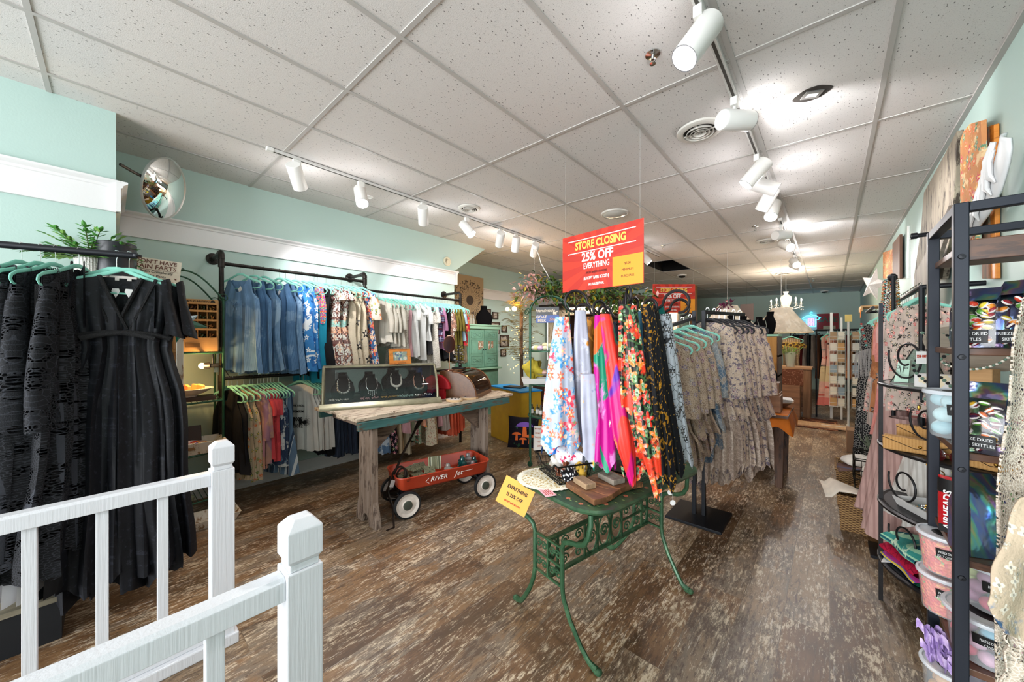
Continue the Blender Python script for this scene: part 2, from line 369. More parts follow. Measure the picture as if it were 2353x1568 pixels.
# window on the right wall, seen at the picture's edge
b = B(); b.bb(.60, .66, 2.38, 2.50, 1.42, 2.25); b.bb(.60, .66, 1.6, 2.5, 2.2, 2.3); b.bb(.59, .66, 1.6, 2.52, 1.38, 1.44); struct('window_1', b, TRIM, smooth=0, bevel=.004)

# ================================================================ track lighting
RGT = V((cos(YAW), sin(YAW), 0)); FWD = V((-sin(YAW), cos(YAW), 0)); UP = V((0, 0, 1))
LAMPW = mat('lamp_white', '#e6e4e0', .35); LENS = mat('lens_glow', '#fffdf6', emit=14, ecol='#fffdf6')
LENS_OFF = mat('lens_soft_glow', '#fff6e2', emit=3)
def head(hinge, dirv, label, lit=True, L=.21, r=.058, energy=48, e=None):
    hinge = V(hinge); d = V(dirv).normalized()
    t = thing('track_spotlight', label, 'spotlight', hinge, group='white track spotlights')
    b = B(); b.bb(-.018, .018, -.03, .03, -.05, 0); obj('adapter', b, LAMPW, t, bevel=.003)
    b = B(); c = V((0, 0, -.13)); b.tube([(0, 0, -.05), (0, 0, -.075), c*.75], .009, 8); obj('stem', b, LAMPW, t)
    q = d.to_track_quat('Z', 'Y').to_matrix().to_4x4(); cc = V((0, 0, -.085-r*.8)); M = Matrix.Translation(cc) @ q
    b = B(); b.X = M; b.lathe([(.001, -L*.45), (r*.93, -L*.45), (r, -L*.42), (r, L*.55), (r*.94, L*.55), (r*.9, L*.5), (.001, L*.5)], n=28); obj('housing', b, LAMPW, t)
    b = B(); b.X = M; b.lathe([(r*.985, L*.545), (r*1.005, L*.545), (r*1.005, L*.555), (r*.93, L*.556)], n=28); obj('rim', b, mat('lamp_rim', '#2a2a2c', .5), t)
    b = B(); b.X = M; b.lathe([(.001, L*.535), (r*.9, L*.535)], n=24); obj('lens', b, LENS if lit else LENS_OFF, t)
    l = lamp('spot_beam', 'SPOT', hinge+cc+d*(L*.62), energy if e is None else e, (.985, .97, .99), target=hinge+cc+d*3, spot_size=rad(70), spot_blend=.7, shadow_soft_size=.05)
    lamp('ceiling_fill', 'POINT', hinge+cc+d*(L*.75), 2.0 if e is None or e == 34 else 1.0, (.985, .97, .99), shadow_soft_size=.06)  # point light added at each head to brighten the ceiling and upper walls
    return t
def sd(r, f, u): return RGT*r+FWD*f+UP*u
def track(label, X, y0, y1):
    t = thing('lighting_track', label, 'track', (X, y0, zc(X)))
    b = B(); z = -.028
    b.bb(-.018, .018, 0, y1-y0, -.028, -.006); obj('channel', b, mat('track_white', '#d2d0cc', .4), t, bevel=.002)
    b = B(); b.bb(-.007, .007, .02, y1-y0-.02, -.0295, -.0275); obj('slot', b, mat('track_slot', '#3b362f', .6), t)
    b = B(); b.bb(-.021, .021, -.02, .03, -.032, -.004); obj('end_cap', b, LAMPW, t, bevel=.003); return t
track('white lighting track running beside the mint wall', -3.4, .86, 4.6)
track('white lighting track over the aisle, nearer the front', -.43, .4, 5.0)
track('white lighting track over the aisle, toward the rear wall', -.45, 5.4, 9.6)
zl, zr = zc(-3.4)-.03, zc(-.43)-.03
wallward = sd(-.15, .75, -.62)
for Y, d, lit, lb in ((1.06, wallward, 0, 'white spotlight nearest the free end of the wall track'), (1.62, sd(.28, -.4, -.8), 1, 'glowing white spotlight second along the wall track'),
                      (2.33, wallward, 0, 'white spotlight between the two glowing ones on the wall track'), (2.97, sd(.55, -.25, -.7), 1, 'glowing white spotlight tilted sideways near a round ceiling vent'),
                      (3.58, wallward, 0, 'white spotlight just past the tilted glowing one on the wall track'), (3.91, sd(-.1, .5, -.8), 0, 'white spotlight second from the far end of the wall track'),
                      (4.35, wallward, 0, 'white spotlight at the far end of the wall track by the hanging chain')):
    head((-3.4, Y, zl), d, lb, lit)
for Y, X, d, lit, lb, e in ((1.72, -.43, sd(-.62, -.05, -.85), 1, 'largest white spotlight cut off by the top of the picture', None), (2.5, -.43, sd(.9, .25, .12), 0, 'white spotlight lying level and lighting the ceiling beside a round vent', 22),
                      (3.38, -.43, sd(-.62, .3, -.8), 0, 'white spotlight tilted away above a glowing one', None), (3.72, -.43, sd(.72, -.35, -.45), 1, 'glowing white spotlight crossing beneath the tilted one', None),
                      (4.08, -.43, sd(-.2, .5, -.8), 0, 'white spotlight in the middle of the cluster over the aisle', None), (4.45, -.43, sd(-.45, -.35, -.75), 1, 'glowing white spotlight lowest in the aisle cluster', None),
                      (5.6, -.46, sd(.85, .2, .1), 0, 'white spotlight lying level on the rear aisle track', 24), (6.25, -.46, sd(-.1, -.9, -.5), 1, 'brightly glowing spotlight facing the camera on the rear track', None),
                      (7.7, -.45, sd(-.3, -.8, -.55), 1, 'glowing spotlight beside a twin near the chandelier', None), (8.1, -.45, sd(.2, -.8, -.5), 1, 'glowing spotlight, farther of the twins near the chandelier', None)):
    head((X, Y, zr), d, lb, lit, e=e or 34)

# ================================================================ ceiling fittings
def rvent(X, Y, r, lb):
    t = thing('ceiling_vent', lb, 'vent', (X, Y, zc(X)-.002), group='round ceiling vents')
    b = B(); b.lathe([(r, 0), (r*.98, -.012), (r*.86, -.022), (r*.72, -.02), (r*.7, 0)], n=32); obj('rim', b, mat('vent_white', '#c9c5bd', .5), t)
    b = B(); b.lathe([(.001, -.003), (r*.72, -.003)], n=32); obj('backing', b, mat('vent_dark', '#2c2722', .9), t)
    b = B()
    for q in (.55, .38, .22): b.lathe([(r*q, -.01), (r*(q+.06), -.03), (r*(q+.035), -.03), (r*(q-.02), -.01)], n=28)
    b.bb(-r*.7, r*.7, -.004, .004, -.02, -.012); b.bb(-.004, .004, -r*.7, r*.7, -.02, -.012); obj('baffles', b, mat('vent_white', '#c9c5bd', .5), t)
rvent(-.69, 2.78, .15, 'round ceiling vent beside the level spotlight'); rvent(-3.17, 2.81, .13, 'round ceiling vent beside the wall lighting track')
rvent(-.7, 6.51, .14, 'round ceiling vent behind the brightest rear spotlight'); rvent(-.76, 9.9, .15, 'round ceiling vent above the chandelier'); rvent(-2.9, 5.6, .14, 'round ceiling vent above the hanging greenery')
def sprinkler(X, Y, lb):
    t = thing('fire_sprinkler', lb, 'sprinkler', (X, Y, zc(X)-.002), group='ceiling sprinklers')
    b = B(); b.lathe([(.038, 0), (.037, -.004), (.02, -.008), (.012, -.01), (.001, -.01)], n=20); obj('escutcheon', b, CHROME, t)
    b = B(); b.cyl((0, 0, -.01), (0, 0, -.03), .008); b.tube([(-.012, 0, -.028), (-.014, 0, -.04), (0, 0, -.05)], .003, 6); b.tube([(.012, 0, -.028), (.014, 0, -.04), (0, 0, -.05)], .003, 6); b.lathe([(.001, -.05), (.016, -.052), (.001, -.054)], n=14); obj('nozzle', b, CHROME, t)
sprinkler(-.69, 1.88, 'chrome ceiling sprinkler near the largest spotlight'); sprinkler(-.73, 5.6, 'small ceiling sprinkler beside the rear track'); sprinkler(-2.0, 5.9, 'small ceiling sprinkler above the closing sign'); sprinkler(-.3, 11.2, 'tiny ceiling sprinkler near the rear wall')
t = thing('ceiling_junction_box', 'open junction box with a pale label in a cut ceiling hole', 'junction box', (-.08, 2.79, zc(-.08)-.001))
b = B(); P = [(.085*cos(a)*(1+.12*cos(4*a)), .07*sin(a)) for a in [2*pi*i/20 for i in range(20)]]; b.prism(P, -.004, 0); obj('hole', b, mat('vent_dark', '#2c2722', .9), t, smooth=0)
b = B(); b.bb(-.045, .045, -.035, .035, -.01, -.004); obj('cover_plate', b, mat('box_steel', '#8b8a86', .4, .6), t, rot=(0, 0, .5))
b = B(); b.bb(-.028, .028, -.015, .015, -.0115, -.01); obj('sticker', b, mat('sticker', '#d8d6d2'), t, rot=(0, 0, .5))
t = thing('ceiling_dome_light', 'round glass ceiling dome light above the closing sign', 'ceiling light', (-1.93, 4.02, zc(-1.93)))
b = B(); b.lathe([(.16, 0), (.155, -.015), (.14, -.02)], n=32); obj('rim', b, mat('vent_white', '#c9c5bd', .5), t)
b = B(); b.lathe([(.14, -.018), (.12, -.035), (.06, -.05), (.001, -.055)], n=32); obj('glass_dome', b, mat('dome_glass', '#b9b6ae', .12, coat=1), t)
t = thing('ceiling_sensor', 'small round white sensor on the ceiling behind the wall track', 'sensor', (-3.78, 1.89, zc(-3.78)))
b = B(); b.lathe([(.045, 0), (.043, -.008), (.03, -.012), (.028, -.006), (.001, -.006)], n=20); obj('housing', b, LAMPW, t)
def dome(X, Y, lb, r=.06):
    t = thing('dome_camera', lb, 'security camera', (X, Y, zc(X)), group='ceiling dome cameras')
    b = B(); b.lathe([(r, 0), (r, -.02), (r*.8, -.03)], n=20); obj('base', b, LAMPW, t); b = B(); b.lathe([(r*.78, -.028), (r*.6, -.06), (.001, -.075)], n=20); obj('dome_cover', b, mat('smoke_dome', '#221f1e', .1), t)
p = at_c(1567, 632); dome(p.x, p.y, 'dome security camera near the open ceiling hole', .1); p = at_c(1895, 671); dome(p.x, 14.0, 'dome security camera close to the rear wall', .1)
t = thing('smoke_alarm', 'small round cream smoke alarm high on the mint wall', 'smoke alarm', (-4.5, 3.52, 2.75))
b = B(); b.lathe([(.001, 0), (.07, 0), (.072, .015), (.06, .03), (.05, .03), (.048, .026), (.001, .03)], n=28, ax='x'); obj('housing', b, mat('alarm_cream', '#d9d2b8', .5), t)
b = B()
for k in range(3): b.tube([(.033, (.022+.012*k)*cos(a), (.022+.012*k)*sin(a)) for a in [pi*.6*i/8+.5*k+pi*.4 for i in range(9)]], .003, 6)
obj('grille', b, mat('alarm_slots', '#9a937c', .6), t)
# convex mirror on a bracket
mc = V((-4.02, .30, 2.73)); t = thing('convex_mirror', 'round convex security mirror on a bent arm beside the pilaster', 'mirror', mc)
nrm = (V((.4, 1.0, 1.5))-mc); nrm.z *= .7; nrm = (nrm.normalized()*.35+V((.30, .95, -.22))).normalized(); q = nrm.to_track_quat('Z', 'Y').to_matrix().to_4x4()
b = B(); b.X = q; b.lathe([(.001, .06)]+[(.235*sin(a)/sin(.5), .06-.235/sin(.5)*(1-cos(a))) for a in [.5*i/10 for i in range(1, 11)]], n=40); obj('mirror_glass', b, mat('mirror_face', '#f2f2f0', .02, 1), t)
b = B(); b.X = q; b.lathe([(.236, 0), (.245, .004), (.246, -.012), (.2, -.03), (.001, -.04)], n=40); obj('rim', b, mat('mirror_rim', '#a9aaa6', .35, .5), t)
b = B(); a0 = V((-3.72, .05, 2.74))-mc; b.tube([tuple(a0), tuple(a0+V((-.06, .06, -.01))), tuple(a0*.45), tuple(-nrm*.03)], .011, 8); obj('bracket_arm', b, mat('dark_steel', '#4e4b48', .4, .8), t)
# ================================================================ hangers and garments
HOOK = CHROME
def _hanger_mesh(body, hook, dark=False):
    h = B(); h.tube([(.0, 0, .018)]+[(.016*cos(a), 0, .016*sin(a)) for a in [pi*.5-pi*1.15*i/8 for i in range(1, 9)]][:0]+[(-.012, 0, .004), (-.012, 0, .012), (-.004, 0, .0195), (.006, 0, .0185), (.013, 0, .009), (.012, 0, -.004), (.002, 0, -.018), (0, 0, -.03), (0, 0, -.085)], .0016, 6)
    g = B(); L = [(.0, -.078), (.03, -.082), (.075, -.105), (.13, -.13), (.19, -.148), (.212, -.165), (.217, -.183), (.208, -.2), (.19, -.208), (.12, -.21), (0, -.21)]
    pts = [(x, 0, z) for x, z in L]+[(-x, 0, z) for x, z in L[::-1][1:-1]]
    g.tube(pts, [.011, .011, .01, .01, .009, .008, .007, .006, .005, .0045, .0045]+[.0045, .005, .006, .007, .008, .009, .01, .01, .011], 8, closed=True, flat=.55)
    return g, h
_hc = {}
def hanger(loc, rz, label, m=None, key='teal', group='pale teal velvet hangers'):
    m = m or TEAL; t = thing('clothes_hanger', label, 'hanger', loc, rz, group)
    if key not in _hc:
        g, h = _hanger_mesh(0, 0); a = obj('hanger_body', g, m, t); c = obj('hook', h, HOOK, t); _hc[key] = (a.data, c.data)
    else:
        for nm, d in zip(('hanger_body', 'hook'), _hc[key]): o = bpy.data.objects.new(nm, d); COL.objects.link(o); o.parent = t
    return t
def interp(tab, z):
    if z >= tab[0][0]: return tab[0][1:]
    for a, c in zip(tab, tab[1:]):
        if z >= c[0]:
            f = (z-a[0])/(c[0]-a[0]); return tuple(p+(q-p)*f for p, q in zip(a[1:], c[1:]))
    return tab[-1][1:]
def garment_mesh(b, L, tab, sw=.2, nw=.07, vf=.06, vb=.015, fold=.02, nf=5, seed=0, jag=.01, shoulder=.35, z0=-.088, nu=26, nv=20, strap=0, tiers=0, hem=None, skip_back=False):
    """tab: (z, half width, half thickness) going down from the shoulder line; front faces -y"""
    r = random.Random(seed); ph = [r.uniform(0, 6.28) for _ in range(6)]; k1 = nf+r.uniform(-.5, .5)
    def side(s):
        def fn(a, v):
            u = a*2-1; xt = abs(u)*sw
            zt = z0-shoulder*xt
            if xt < nw: d = vf if s < 0 else vb; zt -= d*(1-(xt/nw)**1.4)
            elif strap and xt > nw+strap: zt -= .17*((xt-nw-strap)/(max(1e-3, sw-nw-strap)))**.6
            zb = -L+jag*sin(7*u+ph[0])+jag*.6*sin(17*u+ph[1])+(hem(u) if hem else 0)
            z = zt+(zb-zt)*v; hw, ht = interp(tab, z); d = max(0, min(1, (-.15-z)/(L-.15)))
            am = fold*d**.7; x = u*hw*(1+.03*sin(z*9+ph[2])); e = math.sqrt(max(0, 1-u*u))
            y = s*(ht*e**.7+.002)+am*(sin(k1*u*pi+ph[3]+z*1.2)+.4*sin(2.3*k1*u*pi+ph[4]))*(1 if s < 0 else .8)+am*.4*sin(4*z+ph[5])
            if tiers and s < 0: y -= .012*((d*tiers) % 1)
            return (x, y, z)
        b.sheet(fn, nu, nv)
    side(-1)
    if not skip_back: side(1)
    return b
def sleeve_mesh(b, s, sw, L, r0=.075, r1=.06, out=.05, z0=-.15, flare=1.0, n=14, m=10, seed=0):
    r = random.Random(seed+s); p = r.uniform(0, 6)
    vs = []
    for i in range(m+1):
        f = i/m; cx = s*(sw-.035+out*math.sin(f*1.7)); cz = z0-.01-L*f; a = r0+(r1*flare-r0)*f
        for k in range(n):
            t = 2*pi*k/n; w = 1+.12*f*sin(3*t+p); vs.append((cx+a*.62*cos(t)*w, a*.42*sin(t)*w+.006*sin(6*f+p), cz+(.05*cos(t)*-s*(1-f) if i < 3 else 0)))
    b.add(vs, [(i*n+k, i*n+(k+1) % n, (i+1)*n+(k+1) % n, (i+1)*n+k) for i in range(m) for k in range(n)])
TAB = {
 'dress': lambda L: [(-.09, .19, .012), (-.2, .2, .02), (-.33, .19, .03), (-.5, .17, .035), (-.75, .22, .045), (-L, .27, .05)],
 'slip': lambda L: [(-.09, .15, .01), (-.2, .14, .015), (-.32, .2, .028), (-.6, .2, .035), (-L, .25, .045)],
 'top': lambda L: [(-.09, .2, .012), (-.25, .22, .025), (-.45, .21, .03), (-L, .24, .035)],
 'tank': lambda L: [(-.09, .15, .01), (-.22, .135, .015), (-.33, .2, .025), (-L, .22, .03)],
 'skirt': lambda L: [(-.2, .17, .015), (-.35, .19, .025), (-L, .25, .04)],
 'narrow': lambda L: [(-.09, .16, .012), (-.3, .16, .022), (-.6, .15, .026), (-L, .17, .03)],
}
_gs = [100]
def garment(name, loc, rz, m, label, cat, kind='dress', L=1.0, sleeves=None, tag_m=None, hang=True, group=None, part='body', hkey='teal', hm=None, scale=1, trim=None, **k):
    """one garment (its own thing) on a hanger (another thing) that hooks over the rail at loc"""
    _gs[0] += 1; seed = _gs[0]; s0 = label
    t = thing(name, label, cat, loc, rz, group); k.setdefault('nf', 4.5)
    b = garment_mesh(B(), L, TAB[kind](L), seed=seed, **k); obj(part, b, m, t, smooth=60)
    if sleeves:
        for s in (-1, 1): b = B(); sleeve_mesh(b, s, k.get('sw', .2), seed=seed, **{a: c for a, c in sleeves.items() if a != 'mat'}); obj('sleeve', b, sleeves.get('mat', m), t, smooth=60)
    if tag_m: b = B(); b.bb(-.02, .02, -.075, -.073, -L-.03, -L+.02) if tag_m == 'low' else b.prism([(-.02, -.3), (0, -.34), (.02, -.3), (.012, -.27), (-.012, -.27)], -.07, -.068, ax='y'); obj('price_tag', b, mat('tag_white', '#e8e6e4', .5), t, smooth=0)
    if hang: hanger(loc, rz, ('pale teal' if hkey == 'teal' else 'black')+' hanger holding the '+short(label), hm, hkey, 'pale teal velvet hangers' if hkey == 'teal' else 'black velvet hangers')
    return t
def short(s):
    w = s.split(); return ' '.join(w[:11])
def rail(t, p, q, r=.014, m=None, name='rail'):
    b = B(); b.cyl(p, q, r, n=14); return obj(name, b, m or PIPE, t)
PIPE = mat('black_iron_pipe', '#2b2724', .42, .75, var=.25, vs=30)

# ---- fabrics
DEN = fab('washed_denim', '#6b8db1', [('blob', '#8aa8c6', 3, .55), ('stripe', '#5c7ea3', 'x', .011, .22)], var=.18)
DEN2 = fab('mid_denim', '#587ca3', [('blob', '#7e9dbd', 4, .56), ('stripe', '#4b6d92', 'x', .012, .22)], var=.18)
BLUEP = fab('blue_tropical_print', '#3c82c4', [('wave', '#e9eef2', 5, .6), ('blob', '#2a63a8', 9, .58), ('flower', ['#e8eef4', '#9cc3e2'], 9, .03, 5, '#3c82c4')])
TEALD = fab('teal_linen', '#1b88a4', [('stripe', '#187b95', 'x', .006, .3)])
CROC = fab('rainbow_crochet', '#1b88a4', [('stripe', '#e25b2a', 'z', .05, .25), ('spot', '#d8228a', 60, .35), ('spot', '#e9c24a', 55, .25), ('spot', '#1d2b2e', 80, .18)])
BLK = fab('black_cloth', '#17171a', var=.3)
BOHO = fab('boho_banded_print', '#dfe0d6', [('wave', '#6d3a33', 16, .56), ('band', '#e9b08c', -.62, -.55), ('band', '#9fd0c6', -.55, -.47), ('band', '#71504d', -.47, -.44), ('band', '#71504d', -.73, -.69), ('flower', ['#5e2f2b', '#e7c9ae'], 14, .035, 4, '#e9b08c'), ('line', '#8a5a50', 26, .03)])
BEIGE_E = fab('beige_embroidered', '#c9bba3', [('flower', ['#26221f'], 4.6, .05, 5, '#c9bba3'), ('spot', '#2b2723', 22, .05)])
FLOR = fab('orange_blue_floral', '#3b5f8c', [('flower', ['#e8a06c', '#d8402c', '#f0c9a0', '#7fb0cf'], 13, .042, 6, '#efc23c'), ('flower', ['#e55a30', '#f3d7bd'], 20, .022, 5, '#6c1f1a'), ('blob', '#223a66', 15, .62)])
FLOR2 = fab('cream_floral_sleeve', '#e6dccb', [('flower', ['#e8914e', '#7d8f4e', '#d86a3e'], 17, .022, 5, '#efc23c'), ('blob', '#6f7f50', 20, .63)])
CREAM_C = fab('cream_knit', '#d6cfc2', [('stripe', '#c9c1b2', 'x', .008, .3)], var=.08)
WHITE_C = fab('white_knit', '#dcdbd7', [('stripe', '#cbcac6', 'z', .008, .35)], var=.06)
LACEC = fab('cream_lace', '#d2cabd', [('spot', '#8e8577', 60, .2), ('line', '#ece7dd', 40, .06)], var=.1)
PLAID = fab('navy_plaid', '#3a3550', [('stripe', '#b8b6c6', 'x', .03, .14), ('stripe', '#9d99b5', 'z', .03, .14), ('stripe', '#5a1f33', 'z', .09, .2)])
MAUVE = fab('mauve_cloth', '#a2708e', [('blob', '#b98aa5', 8, .6)])
OLIVE = fab('olive_cloth', '#76692a', [('blob', '#655a22', 6, .55)])
REDE = fab('red_embroidered', '#d3303f', [('flower', ['#e0a13a', '#4e7a3a'], 22, .018, 5, '#4e7a3a')])
RUSTF = fab('rust_floral', '#8f6a5a', [('flower', ['#c98c6f', '#e4d3c0', '#5e3730'], 20, .028, 5, '#3a2622')])
LBLUE = fab('pale_blue_cloth', '#a9bfcc')
SAND = fab('sand_cotton', '#c4b195', [('stripe', '#b6a285', 'x', .013, .3)], var=.1)
SANDE = fab('sand_embroidered', '#c2b196', [('stripe', '#b3a184', 'x', .016, .3), ('band', '#c9b9a0', -.52, -.44), ('flower', ['#c4582f', '#5f7a40'], 17, .02, 5, '#e4b24a')], var=.1)
PINKJ = fab('dusty_pink_gauze', '#b58b7c', [('blob', '#a07689', 4, .52)], var=.15)
REDC = fab('coral_red_gauze', '#cf4a50', [('blob', '#b53a44', 6, .55)])
TIE = fab('navy_tie_dye', '#2e3d58', [('blob', '#c9cfd0', 9, .54), ('blob', '#5f7a92', 14, .6)])
STRB = fab('blue_stripe_cloth', '#5f7893', [('stripe', '#cfd5da', 'x', .045, .3), ('stripe', '#2f3f58', 'x', .09, .12)])
GREYB = fab('white_graphic_tee', '#d9d6d2', [('stripe', '#4d4a4c', 'x', .045, .1)], var=.05)
NAVY = fab('dark_denim', '#2c3546', [('stripe', '#3b465a', 'x', .012, .25)])
CORAL = fab('coral_pleats', '#e06a4c', [('stripe', '#c9573c', 'x', .02, .3)])
PINKC = fab('dusty_rose_cloth', '#c69aa0', [('stripe', '#b3868c', 'x', .02, .3)])
GREYC = fab('warm_grey_cloth', '#a69890', [('stripe', '#8f8179', 'x', .02, .35)])
MINTC = fab('sage_cloth', '#93a08b', [('blob', '#7f9079', 6, .55)])
CFLOR = fab('cream_ditsy_floral', '#d3c7ad', [('flower', ['#9a5a4c', '#7a7f56', '#b0685a'], 30, .011, 5, '#e4cf9c')])
BFLOR = fab('black_rose_print', '#1d1b20', [('flower', ['#c95c7c', '#e39ab0', '#5d7a4c'], 18, .027, 5, '#e8d0a0')])
WFLOR = fab('cream_burgundy_floral', '#d6cdbb', [('flower', ['#7d1f33', '#9e3245'], 11, .035, 4, '#3f5a3f')])

# ---- pipe rack along the mint wall
t = thing('pipe_clothes_rack', 'black iron pipe clothes rack bolted to the mint wall', 'clothes rack', (-4.1, .67, 0))
def P(x, y, z): return (x+4.1, y-.67, z)
b = B(); b.tube([P(-4.1, .67, 0), P(-4.1, .67, 2.27)], .019, 12); b.lathe([(.05, 0), (.05, .008), (.026, .012), (.024, .03)], c=P(-4.1, .67, 0), n=20)
for z in (1.16, 2.2, 1.1, 1.9): b.cyl(P(-4.1, .67, z-.035), P(-4.1, .67, z+.035), .025, n=14)
obj('upright', b, PIPE, t)
b = B(); b.tube([P(-4.1, .67, 2.25), P(-4.1, .67, 2.28), P(-4.13, .67, 2.3), P(-4.5, .67, 2.3)], .02, 12); b.tube([P(-4.1, .67, 2.24), P(-4.1, .67, 2.275), P(-4.125, .67, 2.3), P(-4.17, .67, 2.3)], .026, 12); obj('elbow_arm', b, PIPE, t)
b = B(); b.lathe([(.001, .0), (.055, .0), (.055, .01), (.03, .013), (.03, .03), (.001, .03)], c=P(-4.5, .67, 2.3), n=24, ax='x')
for a in range(4): b.cyl(P(-4.49, .67+.04*cos(a*pi/2+.7), 2.3+.04*sin(a*pi/2+.7)), P(-4.483, .67+.04*cos(a*pi/2+.7), 2.3+.04*sin(a*pi/2+.7)), .005, n=8)
obj('wall_flange', b, PIPE, t)
rail(t, P(-4.1, .67, 2.2), P(-4.1, 2.0, 2.2), .016, name='upper_rail'); rail(t, P(-4.1, .67, 1.16), P(-4.1, 2.0, 1.16), .016, name='lower_rail')
b = B(); b.tube([P(-4.1, 2.0, 2.06), P(-4.1, 2.0, 2.26), P(-4.13, 2.0, 2.29), P(-4.5, 2.0, 2.29)], .019, 12)
for z in (2.2, 2.1): b.cyl(P(-4.1, 2.0, z-.035), P(-4.1, 2.0, z+.035), .026, n=14)
b.tube([P(-4.1, 2.0, 2.24), P(-4.1, 2.0, 2.265), P(-4.125, 2.0, 2.29), P(-4.17, 2.0, 2.29)], .026, 12); b.cyl(P(-4.1, 2.0, 0), P(-4.1, 2.0, 2.08), .019, n=12); obj('upright', b, PIPE, t)
rail(t, P(-4.1, 2.0, 2.1), P(-4.1, 3.46, 2.1), .016, name='upper_rail'); rail(t, P(-4.1, 2.0, 1.08), P(-4.1, 3.46, 1.08), .016, name='lower_rail')
b = B(); b.tube([P(-4.1, 3.46, 0), P(-4.1, 3.46, 2.19), P(-4.13, 3.46, 2.22), P(-4.5, 3.46, 2.22)], .019, 12); b.cyl(P(-4.1, 3.46, 2.06), P(-4.1, 3.46, 2.14), .026, n=14); obj('upright', b, PIPE, t)
for yy, zz in ((2.0, 2.29), (3.46, 2.22)):
    b = B(); b.lathe([(.001, .0), (.055, .0), (.055, .01), (.03, .013), (.03, .03), (.001, .03)], c=P(-4.5, yy, zz), n=24, ax='x'); obj('wall_flange', b, PIPE, t)

def onY(px, z=2.2): return at_x(px, 700, -4.1).y
A30 = rad(30)
dn = dict(kind='slip', sw=.17, nw=.11, vf=.16, vb=.05, strap=.035, fold=.026)
for px, m, r, lb in ((552, DEN, 34, 'long light blue denim pinafore with a tie bow, first beside the iron upright'), (583, DEN2, 33, 'light blue denim pinafore second from the iron upright'),
                     (606, DEN, 31, 'light blue denim pinafore with a side pocket, third from the iron upright'), (642, DEN2, 29, 'blue denim pinafore fourth from the iron upright'), (656, DEN, 27, 'blue denim pinafore touching the blue printed romper')):
    g = garment('denim_dress', (-4.1, onY(px), 2.2), rad(r), m, lb, 'dress', L=.98+.02*(px % 3), group='denim pinafores on the upper rail', **dn)
    b = B()
    for s in (-1, 1): b.tube([(0, -.05, -.36), (s*.03, -.06, -.345), (s*.035, -.06, -.37), (0, -.052, -.362)], .004, 6, closed=True); b.tube([(0, -.05, -.36), (s*.02, -.056, -.42)], .0035, 6)
    obj('tie_bow', b, m, g)
    b = B(); b.prism([(-.012, -.22), (.006, -.26), (.03, -.22), (.015, -.19)], -.012, -.010, ax='y'); obj('price_tag', b, mat('tag_white', '#e8e6e4', .5), g, smooth=0)
for px, lb in ((678, 'blue and white printed romper with pompom trim, first of the pair'), (694, 'blue and white printed romper next to the teal dress')):
    garment('printed_romper', (-4.1, onY(px), 2.2), rad(28), BLUEP, lb, 'romper', L=1.0, group='blue printed rompers', kind='slip', sw=.14, nw=.11, vf=.14, vb=.06, strap=.02, fold=.03)
g = garment('crochet_dress', (-4.1, onY(712), 2.2), rad(27), TEALD, 'bright teal dress with a rainbow crochet neckline', 'dress', L=1.13, kind='tank', sw=.16, nw=.09, vf=.2, vb=.03, fold=.018)
b = garment_mesh(B(), .52, [(-.09, .165, .02), (-.33, .205, .032), (-.52, .2, .036)], sw=.16, nw=.09, vf=.2, fold=.004, seed=5, skip_back=True, hem=lambda u: -.1*(1-abs(u)*2) if abs(u) < .5 else 0); obj('crochet_yoke', b, CROC, g, smooth=60)
garment('crochet_dress', (-4.1, onY(722), 2.2), rad(27), BLK, 'black dress squeezed behind the teal crochet dress', 'dress', L=1.08, kind='dress')
garment('black_jumpsuit', (-4.1, onY(729), 2.2), rad(27), BLK, 'black jumpsuit hanging just before the boho printed dresses', 'jumpsuit', L=1.1, kind='narrow')
for px, lb in ((749, 'white and brown banded print dress with frilled shoulders, first of two'), (768, 'white and brown banded print dress beside the beige embroidered ones')):
    garment('banded_dress', (-4.1, onY(px), 2.2), rad(24), BOHO, lb, 'dress', L=1.12, sleeves=dict(L=.1, r0=.07, r1=.09), group='banded print dresses', fold=.02)
for px, lb in ((784, 'beige strappy jumpsuit with black flower embroidery, first of three'), (797, 'beige strappy jumpsuit with black flower embroidery, middle of three'), (810, 'beige strappy jumpsuit with black flower embroidery beside the floral dress')):
    garment('embroidered_jumpsuit', (-4.1, onY(px), 2.2), rad(22), BEIGE_E, lb, 'jumpsuit', L=1.14, group='beige embroidered jumpsuits', kind='slip', sw=.12, nw=.09, vf=.13, strap=.012, fold=.022)
garment('floral_dress', (-4.1, 1.955, 2.2), rad(24), FLOR, 'orange and blue flower print dress with cream floral sleeves', 'dress', L=1.16, sleeves=dict(L=.3, r0=.09, r1=.1, mat=FLOR2), fold=.018)
